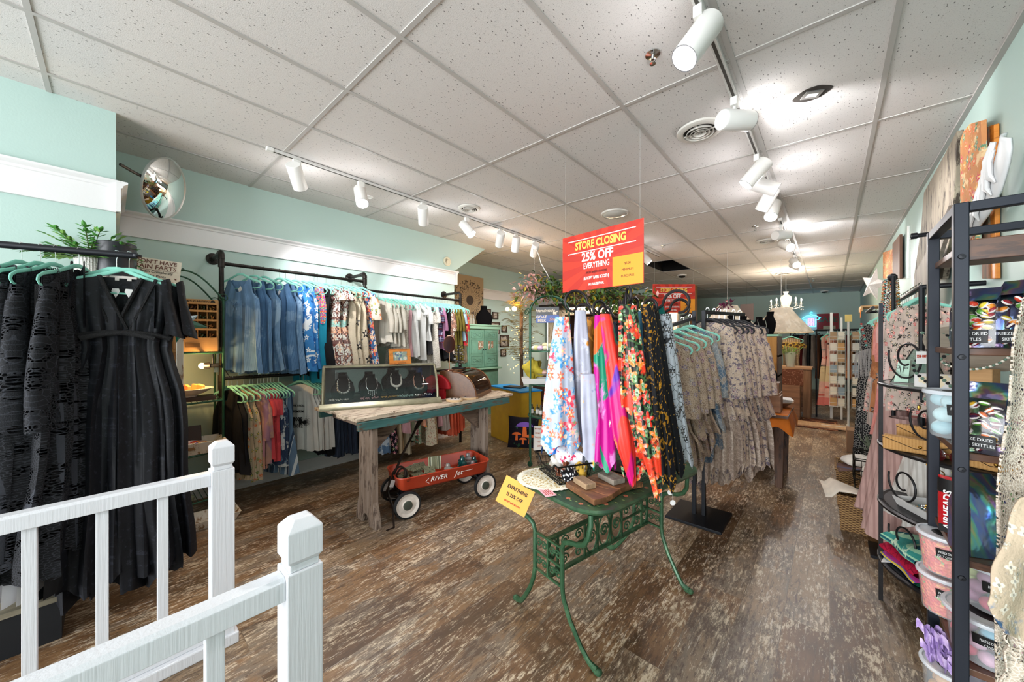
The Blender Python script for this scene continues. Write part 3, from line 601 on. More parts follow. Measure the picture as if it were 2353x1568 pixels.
# second upper rail
up2 = [(871, CREAM_C, 'top', .62, .34, 'cream long sleeved sweater, first on the farther rail'), (880, CREAM_C, 'top', .62, .34, 'cream long sleeved sweater, second on the farther rail'), (889, CREAM_C, 'top', .66, .34, 'cream long sleeved sweater, third on the farther rail'),
       (900, CREAM_C, 'top', .66, .3, 'cream sweater just before the cream lace dress'), (909, LACEC, 'narrow', .98, 0, 'long cream lace dress, first of the lace pair'), (918, LACEC, 'narrow', 1.0, 0, 'long cream lace dress, second of the lace pair'),
       (925, PINKC, 'narrow', .8, 0, 'pale pink dress between the lace and the white knits'), (934, WHITE_C, 'top', .8, .18, 'white knit top with a pointed sleeve'), (950, WHITE_C, 'top', .84, .1, 'white ribbed knit top with a wide collar'), (962, WHITE_C, 'top', .6, .22, 'white ribbed batwing sweater'),
       (972, mat('charcoal_cloth', '#4b4a4e', .9), 'narrow', .78, 0, 'charcoal tunic half hidden behind the white batwing sweater'), (979, LACEC, 'top', .95, .2, 'white crinkled blouse with plaid piece'), (988, PLAID, 'top', .62, .2, 'navy plaid shirt with a white back'), (996, MAUVE, 'top', .72, .3, 'mauve blouse with gathered sleeves'),
       (1003, BLK, 'dress', .85, 0, 'black dress beside the mauve blouse'), (1010, BLK, 'dress', .87, 0, 'black dress beside the rust floral kimono'), (1016, RUSTF, 'top', .78, .3, 'rust floral kimono before the olive shirt dresses'),
       (1022, OLIVE, 'top', .85, .3, 'olive shirt dress, first of three'), (1029, OLIVE, 'top', .86, .3, 'olive shirt dress, second of three'), (1036, OLIVE, 'top', .88, .3, 'olive shirt dress, third of three'), (1041, LBLUE, 'top', .6, .2, 'pale blue blouse behind the red embroidered top'),
       (1046, REDE, 'top', .68, .3, 'bright red top with flower embroidery'), (1051, SAND, 'narrow', .92, 0, 'sand coloured overalls at the far end of the rail')]
for px, m, k, L, sl, lb in up2:
    garment('hanging_garment' if k != 'top' else 'blouse', (-4.1, min(3.4, at_x(px, 690, -4.1).y), 2.1), rad(13), m, lb, 'top' if k == 'top' else 'dress', kind=k, L=L, sleeves=dict(L=sl, r0=.075, r1=.06) if sl else None, fold=.014, group=None, vf=.1, tag_m='low' if px in (871, 880) else None)
# lower rail
low = [(524, BLK, 'tank', .8, 0, 'black velvet top at the near end of the lower rail', 20), (533, BLK, 'slip', .85, 0, 'black strappy dress second on the lower rail', 20), (545, SANDE, 'tank', .92, 0, 'long sand dress with orange embroidery, first of two', 24), (560, SANDE, 'tank', .94, 0, 'long sand dress with orange embroidery beside the dusty pink shirt', 24),
       (574, PINKJ, 'top', .84, .42, 'dusty pink gauze shirt with long sleeves', 24), (581, PINKJ, 'top', .8, .4, 'dusty pink gauze shirt behind the first one', 24), (592, REDC, 'top', .78, .2, 'coral red gauze dress, first of three', 22), (599, REDC, 'top', .78, .2, 'coral red gauze dress, second of three', 22), (606, REDC, 'top', .8, .2, 'coral red gauze dress, third of three', 22),
       (615, TIE, 'tank', .84, 0, 'navy and white tie-dyed dress, first of three', 22), (622, TIE, 'tank', .86, 0, 'navy and white tie-dyed dress, second of three', 22), (629, TIE, 'tank', .84, 0, 'navy and white tie-dyed dress, third of three', 22), (640, STRB, 'dress', .95, 0, 'blue and white striped maxi dress on the lower rail', 22)]
for px, m, k, L, sl, lb, an in low:
    garment('blouse' if k == 'top' else 'hanging_dress', (-4.1, at_x(px, 870, -4.1).y, 1.16), rad(an), m, lb, 'top' if k == 'top' else 'dress', kind=k, L=L, sleeves=dict(L=sl, r0=.075, r1=.055) if sl else None, fold=.018, vf=.12 if k == 'tank' else .06, nw=.08)
for i, px in enumerate((689, 697, 704, 711, 718, 725, 732)):
    g = garment('graphic_tee', (-4.1, at_x(px, 870, -4.1).y, 1.16), rad(40 if i == 0 else 22), fab('tee_white', '#dcd9d4', var=.05) if i < 4 else GREYB, ['sleeveless white tee with a black lettered graphic, front of the cluster', 'sleeveless white tee second in the graphic cluster', 'sleeveless white tee third in the graphic cluster', 'sleeveless white tee fourth in the graphic cluster', 'striped white top fifth in the graphic cluster', 'striped white top sixth in the graphic cluster', 'striped white top last in the graphic cluster'][i],
                'top', kind='tank', L=.78, sw=.17, nw=.1, vf=.09, group='white sleeveless tees', fold=.012)
    if i == 0:
        for s, z, w in (('2005', -.46, .06), ('PREMIUM', -.38, .035), ('21012', -.53, .05), ('ROCK & ROLL', -.32, .026)): text(s, w, INK, g, (0.01, -.052, z), (pi/2, 0, 0), sx=.85, bold=.001)
        b = B()
        for s in (-1, 1):
            for k in range(9): a = -.9+.2*k; b.add([(s*.02, -.052, -.46-.01*k), (s*.03, -.052, -.44-.01*k), (s*(.05+.10*cos(a)), -.052, -.47+.10*sin(a))], [(0, 1, 2)])
        obj('wing_print', b, INK, g, smooth=0)
for i, px in enumerate((745, 755, 765, 776, 787, 797, 806)):
    garment('jeans', (-4.1, at_x(px, 870, -4.1).y, 1.16), rad(18), NAVY if i not in (0, 6) else BLK, ['black trousers first after the white tees', 'dark grey jeans second after the white tees', 'dark blue jeans third after the white tees', 'dark blue jeans fourth after the white tees', 'dark blue jeans just left of the bench leg', 'dark blue jeans partly behind the bench leg', 'black trousers behind the bench leg'][i], 'jeans', kind='narrow', L=.88+.02*(i % 3), group='dark jeans on the lower rail', fold=.014, nw=.001, vf=0)
lo2 = [(870, fab('frayed_denim', '#5d7b9c', [('blob', '#c6d2dc', 8, .55), ('blob', '#2f4668', 6, .6)]), 'narrow', .93, 'frayed patchwork jeans'), (889, BFLOR, 'narrow', .95, 'black jeans printed with pink roses'), (903, fab('beige_cotton', '#b9a384'), 'narrow', .97, 'beige trousers beside the rose jeans'),
       (912, PINKC, 'top', .72, 'dusty rose scalloped top'), (921, fab('cream_cotton', '#c3b79e'), 'narrow', 1.0, 'long cream trousers'), (930, MINTC, 'narrow', .84, 'sage green skirt'), (938, WFLOR, 'narrow', .8, 'cream top with burgundy flowers'), (947, fab('green_ditsy', '#7f9a80', [('flower', ['#c0463c', '#e0d8c0'], 28, .012, 5, '#e4cf9c')]), 'narrow', .9, 'sage ditsy floral dress'),
       (956, fab('apricot_flower', '#d99a7c', [('flower', ['#d97a50'], 6, .05, 6, '#e8b030')]), 'narrow', .7, 'apricot top with a big daisy'), (970, CFLOR, 'slip', .95, 'cream ditsy floral dress with lace hem'), (982, CFLOR, 'narrow', .9, 'cream ditsy floral skirt beside the dusty rose one'),
       (995, PINKC, 'narrow', .74, 'dusty rose skirt'), (1003, GREYC, 'narrow', .8, 'warm grey pleated skirt, first of two'), (1011, GREYC, 'narrow', .82, 'warm grey pleated skirt, second of two'), (1021, CORAL, 'narrow', .9, 'coral pleated trousers, first of five'), (1028, CORAL, 'narrow', .92, 'coral pleated trousers, second of five'),
       (1035, CORAL, 'narrow', .9, 'coral pleated trousers, third of five'), (1041, CORAL, 'narrow', .88, 'coral pleated trousers, fourth of five'), (1047, CORAL, 'narrow', .84, 'coral pleated trousers, last of five')]
for px, m, k, L, lb in lo2:
    garment('hanging_garment', (-4.1, min(3.42, at_x(px, 880, -4.1).y), 1.08), rad(16), m, lb+' seen under the plank bench', 'garment', kind=k, L=L, fold=.016, nf=3)
# ================================================================ white railings
def paint_mat():
    n = NT('white_grained_paint'); f = n.noise(n.co((90, 90, 3)), 1.2, 4); g = n.noise(n.co((1, 1, 1), (3, 0, 0)), 7, 6, .7)
    col = n.mix(n.step(g, .74, .015), lin('#cfd0d4'), lin('#9a6a3c')); n.l(col, n.b.inputs['Base Color']); n.b.inputs['Roughness'].default_value = .4
    n.bump(f, .35, .004); return n.m
PW = paint_mat()
def newel(X, Y, par, h=1.005, w=.09):
    b = B(); a = w/2; b.bb(X-a, X+a, Y-a, Y+a, 0, h-.135); b.bb(X-a+.008, X+a-.008, Y-a+.008, Y+a-.008, h-.135, h-.115)
    def ring(w_, z): return [(X-w_, Y-w_, z), (X+w_, Y-w_, z), (X+w_, Y+w_, z), (X-w_, Y+w_, z)]
    vs = ring(a-.008, h-.115)+ring(a, h-.103)+ring(a, h-.025)+ring(a-.022, h); fs = []
    for i in range(3):
        for k in range(4): fs.append((i*4+k, i*4+(k+1) % 4, (i+1)*4+(k+1) % 4, (i+1)*4+k))
    fs += [(12, 13, 14, 15)]; b.add(vs, fs); obj('newel_post', b, PW, par, smooth=0, bevel=.003)
def railing(label, X, Y1, Y0, bal):
    t = thing('stair_railing', label, 'railing'); newel(X, Y1, t)
    b = B(); b.prism([(X-.033, .80), (X+.033, .80), (X+.033, .853), (X+.022, .862), (X-.022, .862), (X-.033, .853)], Y0, Y1-.045, ax='y'); obj('handrail', b, PW, t, smooth=0, bevel=.002)
    b = B(); b.bb(X-.033, X+.033, Y0, Y1-.045, .055, .11); obj('bottom_rail', b, PW, t, smooth=0, bevel=.004)
    b = B(); b.bb(X-.06, X+.06, Y0, Y1+.06, 0, .055); obj('curb_board', b, PW, t, smooth=0, bevel=.006)
    for y in bal: b = B(); b.bb(X-.018, X+.018, y-.018, y+.018, .11, .80); obj('baluster', b, PW, t, smooth=0, bevel=.002)
railing('white railing in front of the black dresses, farther of the two', -2.26, .37, -1.4, (.16, -.02, -.2, -.38, -.56, -.74, -.92, -1.1))
railing('white railing nearest the camera with chipped paint on its post', -1.125, .36, -1.4, (.17, -.02, -.2, -.38, -.56, -.74, -.92))

# ================================================================ black dress rack by the pilaster
LACEB = fab('black_floral_lace', '#111217', [('blob', '#25272f', 34, .6), ('line', '#0b0c0f', 50, .03)], rough=.6, var=.3, holes=None)
CROB = fab('black_crochet', '#0f1013', [('line', '#2b2c31', 90, .08), ('stripe', '#303238', 'x', .08, .15)], rough=.8, var=.3, bump=.6, holes=(70, .13, 14, .44))
CROS = fab('black_crochet_sleeve', '#16171b', [('line', '#2b2d33', 40, .05)], rough=.8, var=.3, bump=.6, holes=(75, .16, 12, .5))
p0, p1 = V((-2.83, .10, 1.965)), V((-3.13, -.78, 1.965)); dr = (p1-p0).normalized()
t = thing('garment_rack', 'black metal garment rack holding the long black dresses', 'clothes rack', (p0.x, p0.y, 0))
L0 = V((p0.x, p0.y, 0))
b = B(); b.cyl(p0-L0, p1-L0, .017, n=16); obj('rail', b, BLACKM, t)
b = B(); b.lathe([(.001, 0), (.02, 0), (.02, .012), (.001, .012)], c=(0, 0, 0), n=16); b.X = None; obj('end_cap', b, BLACKM, t, loc=tuple(p0-L0+V((0, 0, -.006))))
for q in (.88, 1.05):
    c = p0+(p1-p0)*q-L0; b = B(); b.bb(c.x-.02, c.x+.02, c.y-.02, c.y+.02, .02, 1.96); obj('upright', b, BLACKM, t)
c = p0+(p1-p0)*.95-L0; b = B(); b.bb(-.25, .25, -.2, .2, .0, .022); obj('base_plate', b, BLACKM, t, loc=(c.x, c.y, 0), rot=(0, 0, -.32), bevel=.004)
def on_rod(px):
    lo, hi = 0, 1
    for _ in range(30):
        m = (lo+hi)/2; q = p0+(p1-p0)*m; fw = -q.x*sin(YAW)+q.y*cos(YAW); x = CX+F*(q.x*cos(YAW)+q.y*sin(YAW))/fw
        if x > px: lo = m
        else: hi = m
    return p0+(p1-p0)*lo
def lace_dress(px, rz, lb, L=1.72):
    q = on_rod(px); g = garment('lace_dress', q, rz, LACEB, lb, 'dress', L=L, kind='dress', sw=.2, nw=.105, vf=.27, vb=.03, fold=.035, nf=5, jag=.03, nu=44, nv=34)
    for s in (-1, 1):
        b = B(); r = random.Random(3)
        def fn(u, v): a = -.5*pi+u*2.2*pi*.75; rr = .05+.06*v; return (s*(.185+.03*v+rr*.6*math.cos(a)), -.01+rr*.62*math.sin(a)+.008*sin(9*u*pi)*v, -.135-.29*v-.03*sin(5*u)-(.05*math.cos(a) if v < .2 else 0)*-s)
        b.sheet(fn, 26, 10); obj('flutter_sleeve', b, LACEB, g, smooth=60)
    tr = mat('black_braid', '#0e0e10', .75, bump=.8, bs=300)
    for s in (-1, 1):
        b = B(); b.tube([(s*(.105-.098*k/8), -.022-.012*sin(k/8*pi), -.125-.275*k/8) for k in range(9)], [.009]*9, 6, flat=1.6); obj('neck_trim', b, tr, g)
    b = B(); b.tube([(x, -.052-.012*math.cos(x*6), -.42-.55*x*x*2-.02*abs(x)) for x in [-.165+.33*k/12 for k in range(13)]], .012, 6, flat=.7); obj('waist_trim', b, tr, g)
    b = B(); b.prism([(-.016, -.2), (0, -.235), (.016, -.2), (.012, -.185), (-.012, -.185)], -.012, -.010, ax='y'); obj('price_tag', b, mat('tag_white', '#e8e6e4', .5), g, smooth=0)
    b = B(); b.bb(-.028, .028, .004, .007, -.128, -.115); b.bb(-.008, .008, .004, .007, -.14, -.128); obj('neck_label', b, mat('label_cream', '#cfc7c0', .6), g, smooth=0)
    return g
lace_dress(297, rad(84), 'long black lace V-neck dress at the end of the rack, facing out')
lace_dress(268, rad(72), 'long black lace dress directly behind the outward facing one', 1.78)
for px, rz, lb in ((182, 40, 'long black crochet dress beside the lace dresses'), (128, 40, 'long black crochet dress third from the rack end'), (93, 38, 'long black crochet dress fourth from the rack end'), (50, 36, 'long black crochet dress fifth from the rack end'), (8, 36, 'long black crochet dress cut by the picture edge')):
    q = on_rod(px) if px > 20 else on_rod(50)+dr*.13
    g = garment('crochet_dress', q, rad(-rz+8), CROB, lb, 'dress', L=1.5+.03*((px*7) % 5)/5, kind='dress', sw=.2, nw=.03, vf=.03, fold=.035, nf=5, jag=.05, nu=40, nv=30)
    for s in (-1, 1): b = B(); sleeve_mesh(b, s, .2, .72, r0=.06, r1=.12, out=.03, n=18, m=18, seed=px); obj('bell_sleeve', b, CROS, g, smooth=60)
    b = B(); b.sheet(lambda u, v: ((u*2-1)*(.15+.05*v), .015*sin(9*u), -.95-.72*v), 20, 6); obj('slip_lining', b, mat('lining_white' if px < 150 else 'lining_black', '#d8d8da' if px < 150 else '#111114', .8), g, smooth=60)
    b = B()
    for s in (-1, 1): b.tube([(s*.17, -.035-.02*k/10, -.2-.13*k) for k in range(11)], .009, 6)
    obj('braid_trim', b, mat('black_braid', '#0e0e10'), g)

# ================================================================ painted crate shelf with plant and pots
CRW = wood('distressed_white_crate', '#d9d3c6', '#cfc6b4', '#8c6a47', 'z', rough=.75); TAN = wood('raw_crate_tan', '#b98c58', '#a5773f', '#c9a06c', 'z', rough=.75)
WTH0 = wood('weathered_board_top', '#6a6250', '#8a806c', None, 'y', rough=.8)
cx0, cx1, cy0, cy1 = -3.66, -3.36, -.42, .335
t = thing('crate_shelf', 'tall distressed white crate shelf behind the black dresses', 'shelf', (-3.5, -.05, 0))
def Q(x, y, z): return (x+3.5, y+.05, z)
def sub(b, x0, x1, y0, y1, z0, z1, mi=None): return b.bb(x0+3.5, x1+3.5, y0+.05, y1+.05, z0, z1, mi)
for y in (cy0, cy1-.02): b = B(); sub(b, cx0, cx1, y, y+.018, 0, 1.9); obj('side_panel', b, TAN if y < 0 else TAN, t, bevel=.003)
b = B(); sub(b, cx1, cx1+.03, cy1-.032, cy1+.004, 0, 1.9); obj('face_trim', b, CRW, t, bevel=.003)
for i, z in enumerate((.45, .95, 1.42, 1.875)): b = B(); sub(b, cx0, cx1, cy0+.018, cy1-.02, z, z+.022); obj('shelf_board', b, CRW if i == 3 else TAN, t, bevel=.003)
b = B(); sub(b, cx1, cx1+.015, cy0, cy1, 1.79, 1.9); obj('top_fascia', b, CRW, t, bevel=.003)
b = B(); sub(b, cx0, cx0+.01, cy0, cy1, 0, 1.9); obj('back_panel', b, TAN, t)
b = B(); b.bb(-3.3, -2.9, -.75, -.16, 0, .2, 0); b.bb(-3.32, -2.88, -.77, -.14, .2, .225, 1); tag(obj('plinth_box', b, [mat('plinth_black', '#14161a', .5), WTH0], smooth=0), 'low black plinth with a weathered top on the floor under the crochet dresses', 'plinth')
# potted plant
pc = at_t(207, 640, 1); pc = V((-3.5, at_x(208, 640, -3.5).y, 1.898))
t = thing('potted_plant', 'leafy green plant in a white dimpled pot on the crate shelf', 'potted plant', pc)
n = NT('dimpled_ceramic'); vo = n.vor(n.co(), 75, rnd_=.2); n.b.inputs['Base Color'].default_value = lin('#d8d5cf'); n.b.inputs['Roughness'].default_value = .5; n.bump(vo.outputs['Distance'], .9, .01); DIMP = n.m
b = B(); b.lathe([(.001, 0), (.05, 0), (.062, .01), (.07, .12), (.066, .125), (.06, .11), (.001, .105)], n=28); obj('pot', b, DIMP, t)
LEAF = mat('leaf_green', '#4c8a3c', .45, var=.35, vs=25); LEAF2 = mat('leaf_pale', '#86b25a', .45, var=.3, vs=25); STEM = mat('stem_green', '#4a5a2e', .7)
def leaf(b, p, d, L, w, up=V((0, 0, 1)), mi=0):
    d = d.normalized(); s = d.cross(up); s = s.normalized() if s.length > .01 else V((1, 0, 0)); n_ = s.cross(d)
    pts = [(0, 0), (.35, 1), (.7, .75), (1, 0)]
    vs = [p]; 
    for f, q in pts[1:3]: c = p+d*L*f+n_*(-.12*L*f*f); vs += [c+s*w*q, c+n_*(-w*.25), c-s*w*q]
    vs.append(p+d*L-n_*.15*L)
    b.add(vs, [(0, 1, 2), (0, 2, 3), (1, 4, 5, 2), (2, 5, 6, 3), (4, 7, 5), (5, 7, 6)], mi)
r = random.Random(4); b = B(); st = B()
for i in range(46):
    a = r.uniform(0, 6.28); el = r.uniform(.15, 1.35); d = V((cos(a)*cos(el), sin(a)*cos(el)*1.5, sin(el)*.85)); L = r.uniform(.13, .25); p = V((0, 0, .11)); pts = [tuple(p)]
    for k in range(6):
        p = p+d*L/6; d = (d+V((0, 0, -.07))).normalized(); pts.append(tuple(p))
        for s in (-1, 1): side = d.cross(V((0, 0, 1))).normalized()*s; leaf(b, p, d*.8+side*.9+V((0, 0, r.uniform(-.2, .3))), .045, .0115, mi=int(r.random() < .35))
    leaf(b, p, d, .05, .012); st.tube(pts, .002, 5)
obj('leaves', b, [LEAF, LEAF2], t, smooth=0); obj('stems', st, STEM, t)
y = at_x(267, 630, -3.5).y
b = B(); b.lathe([(.001, 0), (.085, 0), (.094, .01), (.094, .235), (.088, .24), (.085, .23), (.001, .225)], c=(0, 0, 0), n=36); tag(obj('black_pot', b, mat('matte_black_pot', '#17191f', .35), loc=(-3.49, y, 1.898)), 'plain black cylinder pot beside the leafy plant', 'pot')
# signs standing by the crate
SIGNC = mat('tin_sign_cream', '#d8cdbb', .45, var=.08, vs=14); SIGND = mat('sign_brown_print', '#6a3f33', .6); ORNG = mat('orange_paper', '#ef8a1c', .7)
def board(name, label, cat, c, w, h, nrm, m, th=.004, roll=0, tilt=0, edge=None, group=None):
    """flat panel centred at c facing nrm; returns the thing, whose local x/z span the face and -y looks out"""
    nn = V(nrm); rz = math.atan2(nn.x, -nn.y); t = thing(name, label, cat, c, group=group, rot=(tilt, 0, 0)); e = Euler((0, 0, rz)).to_matrix().to_4x4() @ Matrix.Rotation(tilt, 4, 'X') @ Matrix.Rotation(roll, 4, 'Y')
    t.rotation_euler = e.to_euler(); b = B(); b.bb(-w/2, w/2, 0, th, -h/2, h/2)
    obj('panel', b, m, t, smooth=0, bevel=.001); return t
c = at_t(352, 622, 2.75); t = board('tin_sign', 'cream tin sign joking about brain farts, leaning above the crate shelf', 'sign', c, .31, .19, (.93, -.2, 0), SIGNC, roll=rad(4), tilt=rad(-8))
for s, z, sz, mm in (("I DON'T HAVE", .068, .043, SIGND), ('BRAIN FARTS', .028, .047, SIGND), ('My Brain Completely', -.01, .028, INK), ("Sh*ts Its Pants", -.042, .028, INK), ('From Time To Time', -.072, .028, INK)): text(s, sz, mm, t, (0, -.001, z), bold=.0007 if z > 0 else 0, sx=.93)
b = B(); b.bb(-.14, .14, -.0012, 0, .0035, .0055)
for x, z in ((-.125, -.04), (-.1, -.075), (.13, -.05)): b.prism([(x+.01*(1 if k % 2 else .45)*sin(k*pi/5), z+.01*(1 if k % 2 else .45)*cos(k*pi/5)) for k in range(10)], -.0012, 0, ax='y')
obj('printed_marks', b, SIGND, t, smooth=0)
def sale_paper(c, nrm, w, h, label, fs=1.0, tilt=0, roll=0, m=ORNG, ttl=None):
    t = board('sale_notice', label, 'paper sign', c, w, h, nrm, m, th=.001, tilt=tilt, roll=roll)
    text('EVERYTHING', h*.17, INK, t, (0, -.001, h*.2), bold=h*.004, sx=.8); text('IS 25% OFF', h*.17, INK, t, (0, -.001, -h*.07), bold=h*.004, sx=.8); text('(EXCEPT BARS BOOTH)', h*.075, mat('red_ink', '#b53a1c'), t, (0, -.001, -h*.3), sx=.8, bold=h*.002); return t
sale_paper((-3.33, at_x(345, 680, -3.33).y, at_x(345, 683, -3.33).z), (1, -.05, 0), .2, .16, 'orange 25% off notice on the crate shelf behind the black dresses', m=mat('bright_orange_paper', '#ef7d12', .7))
# stained-glass star hanging off the crate edge
c = at_t(418, 742, 2.45); t = thing('glass_star', 'green and clear stained-glass star hanging by the crate shelf', 'ornament', c, rz=rad(80))
GRG = mat('green_stained_glass', '#1f5f48', .1, coat=1); CLG = mat('clear_iridescent_glass', '#b9c7cc', .1, coat=1, metal=.3)
for k in range(8):
    a = k*pi/4+.2; L = .14 if k % 2 == 0 else .1; b = B(); d = V((sin(a), 0, cos(a))); e = V((cos(a), 0, -sin(a)))
    b.add([V((0, -.012, 0)), d*L*.42+e*.026, d*L, d*L*.42-e*.026, V((0, .012, 0))], [(0, 1, 2), (0, 2, 3), (4, 2, 1), (4, 3, 2)]); obj('star_ray', b, GRG if k % 2 == 0 else CLG, t, smooth=0)
b = B(); b.tube([(0, 0, .14), (0, 0, .26)], .001, 5); b.ball((0, 0, 0), .008, 8); obj('hanging_wire', b, CHROME, t)

# ================================================================ green wire etagere beside the pipe rack
GREENM = mat('dark_green_enamel', '#1f4a35', .4, .3, var=.2, vs=20)
ec = V((-4.12, .42, 0)); t = thing('wire_etagere', 'dark green arched wire etagere between crate shelf and pipe rack', 'shelf', ec)
posts = [(.16, -.26), (.16, .24), (-.22, -.26), (-.22, .24)]
for i, (x, y) in enumerate(posts):
    b = B(); b.cyl((x, y, 0), (x, y, 1.86), .009, n=10); b.ball((x, y, 1.87), .014); obj('post', b, GREENM, t)
for x in (.16, -.22):
    b = B(); b.tube([(x, .24-.5*k/14, 1.86+.22*sin(pi*k/14)) for k in range(15)], .007, 8); b.tube([(x, .24+.03*cos(a), 1.88+.03*sin(a)) for a in [2*pi*k/12 for k in range(12)]], .004, 6, closed=True); obj('arch', b, GREENM, t)
b = B(); b.tube([(.16, -.01, 2.08), (.05, -.01, 2.11), (-.1, -.01, 2.11), (-.22, -.01, 2.08)], .006, 8); obj('top_bar', b, GREENM, t)
SHG = mat('green_tint_glass', '#5d8272', .08, alpha=.55, coat=1)
for z in (1.4, .985, .55, .16):
    b = B(); b.tube([(.16, .24, z), (.22, -.0, z), (.16, -.26, z), (-.22, -.26, z), (-.22, .24, z)], .008, 8, closed=True)
    for k in range(14): y = -.25+.5*k/14; b.cyl((-.22, y, z), (.17, y, z), .003, n=6)
    obj('wire_shelf', b, GREENM, t)
# its contents
KR = mat('kraft_card', '#b98f5c', .8, var=.1, vs=10); KRD = mat('kraft_shadow', '#7c5a36', .85)
c = V((-4.0, .47, 1.412)); t = thing('incense_display', 'cardboard display of small incense bundles in pigeonholes', 'display box', c, rz=rad(78))
def L_(b, *a): return b.bb(*a)
b = B(); b.bb(-.16, .16, .07, .08, 0, .44); b.bb(-.16, -.152, -.06, .08, 0, .42); b.bb(.152, .16, -.06, .08, 0, .42); b.bb(-.16, .16, -.062, -.056, 0, .105); b.bb(-.16, .16, -.06, .08, 0, .006)
for z in (.105, .182, .259, .336, .40): b.bb(-.155, .155, -.06, .075, z, z+.005); b.bb(-.155, .155, -.064, -.06, z-.004, z+.012)
for x in (-.09, -.03, .03, .09): b.bb(x-.002, x+.002, -.055, .075, .1, .4)
b.bb(-.16, .16, -.02, -.014, .395, .44); obj('box', b, KR, t, smooth=0)
b = B(); b.bb(-.045, .045, -.0635, -.0615, .035, .07); obj('hand_hole', b, KRD, t, smooth=0)
text("GANESHA'S GARDEN", .026, INK, t, (-.02, -.022, .42)); b = B(); b.lathe([(.001, -.022), (.016, -.022)], c=(.125, 0, .42), n=18, ax='y'); obj('round_emblem', b, INK, t)
r = random.Random(2)
for i in range(4):
    for k in range(5):
        b = B(); z = .112+.077*i
        for q in range(7): x = -.12+.06*k+r.uniform(-.018, .018); b.cyl((x, -.05, z+.004+.005*q), (x+r.uniform(-.01, .01), .06, z+.004+.004*q+r.uniform(0, .015)), .004, n=5)
        tag(obj('incense_bundle', b, mat('incense_%d' % ((i*5+k) % 5), ['#9a5a7a', '#c9a54c', '#7a4b32', '#4a6a4c', '#c08a4a'][(i*5+k) % 5], .8), t))
AMB = mat('amber_glow_bulb', '#ffb050', emit=30)
t = thing('clip_lamp', 'small glowing amber clip lamp under the etagere shelf', 'lamp', V((-3.97, .53, 1.29)), rz=rad(80))
b = B(); b.lathe([(.001, 0), (.022, 0), (.03, .04), (.001, .04)], n=16, ax='x'); b.cyl((.035, 0, 0), (.1, 0, 0), .018, n=14); b.cyl((.06, 0, 0), (.06, 0, .1), .006); obj('socket', b, BLACKM, t)
b = B(); b.ball((-.01, 0, 0), .024, 14); obj('bulb', b, AMB, t)
b = B(); b.tube([(.1, 0, 0), (.14, .01, -.04), (.17, .02, -.1), (.2, .02, -.12)], .003, 6); obj('cable', b, BLACKM, t)
lamp('clip_lamp_light', 'POINT', (-3.9, .5, 1.29), 4, (1, .62, .25), shadow_soft_size=.03)
IRON = mat('ironstone_white', '#cfc6b8', .35, var=.12, vs=30)
c = V((-4.02, .43, 1.03)); 
b = B(); b.lathe([(.001, 0), (.05, 0), (.055, .012), (.1, .035), (.145, .07), (.14, .072), (.09, .045), (.001, .03)], n=28, sy=1.2); tag(obj('ironstone_bowl', b, IRON, loc=c), 'oval white crackled bowl holding orange soaps on the green etagere', 'bowl')
for i, (x, y, cl) in enumerate(((.03, -.08, '#b96a34'), (.03, 0, '#c98a4c'), (.03, .08, '#c79a55'), (-.04, -.03, '#a85328'), (-.02, .05, '#c98a4c'))):
    b = B(); b.box((0, 0, .035), (.06, .025, .07)); tag(obj('soap_bar', b, mat('soap'+cl, cl, .35), loc=(c.x+x, c.y+y, c.z+.035), rot=(.1, .25, .3*i), bevel=.006), ['red-orange soap bar at the near end of the crackled bowl', 'amber soap bar in the middle of the crackled bowl', 'honey soap bar at the far end of the crackled bowl', 'dark orange soap bar at the back of the crackled bowl', 'amber soap bar at the back of the crackled bowl'][i], 'soap', 'soap bars in the crackled bowl')
DKW = wood('dark_box_wood', '#2a1b13', '#3d291d', None, 'y')
b = B(); b.box((0, 0, .02), (.16, .34, .035)); tag(obj('wooden_tray', b, DKW, loc=(-4.03, .44, .993), bevel=.003), 'dark flat wooden box under the crackled bowl', 'tray')
b = B(); b.box((0, 0, .045), (.02, .12, .09)); tag(obj('small_book', b, mat('old_leather', '#2e1c14', .5), loc=(-3.93, .27, .995), rot=(0, -.35, .2), bevel=.003), 'small dark leather book leaning before the crackled bowl', 'book')
c = V((-4.0, .42, .562)); t = thing('wooden_trug', 'whitewashed wooden trug with slanted sides on the etagere', 'tray', c)
b = B()
def frus(b, w0, d0, w1, d1, h, th):
    o = [(-w0, -d0, 0), (w0, -d0, 0), (w0, d0, 0), (-w0, d0, 0), (-w1, -d1, h), (w1, -d1, h), (w1, d1, h), (-w1, d1, h)]; i = [(-w0+th, -d0+th, th), (w0-th, -d0+th, th), (w0-th, d0-th, th), (-w0+th, d0-th, th), (-w1+th, -d1+th, h), (w1-th, -d1+th, h), (w1-th, d1-th, h), (-w1+th, d1-th, h)]
    b.add(o+i, [(3, 2, 1, 0), (8, 9, 10, 11)]+[(k, (k+1) % 4, 4+(k+1) % 4, 4+k) for k in range(4)]+[(8+(k+1) % 4, 8+k, 12+k, 12+(k+1) % 4) for k in range(4)]+[(4+k, 4+(k+1) % 4, 12+(k+1) % 4, 12+k) for k in range(4)])
frus(b, .1, .17, .14, .25, .1, .012); obj('tray_body', b, CRW, t, smooth=0, bevel=.002)
b = B(); b.bb(.115, .135, -.04, .04, .05, .07); obj('handle_slot', b, KRD, t, smooth=0, rot=(0, .0, 0))
b = B(); b.box((0, 0, .1), (.02, .15, .2)); tag(obj('journal', b, mat('old_leather', '#2e1c14', .5), loc=(-4.02, .45, .58), rot=(0, -.2, 0), bevel=.004), 'dark leather journal standing in the whitewashed trug', 'book')
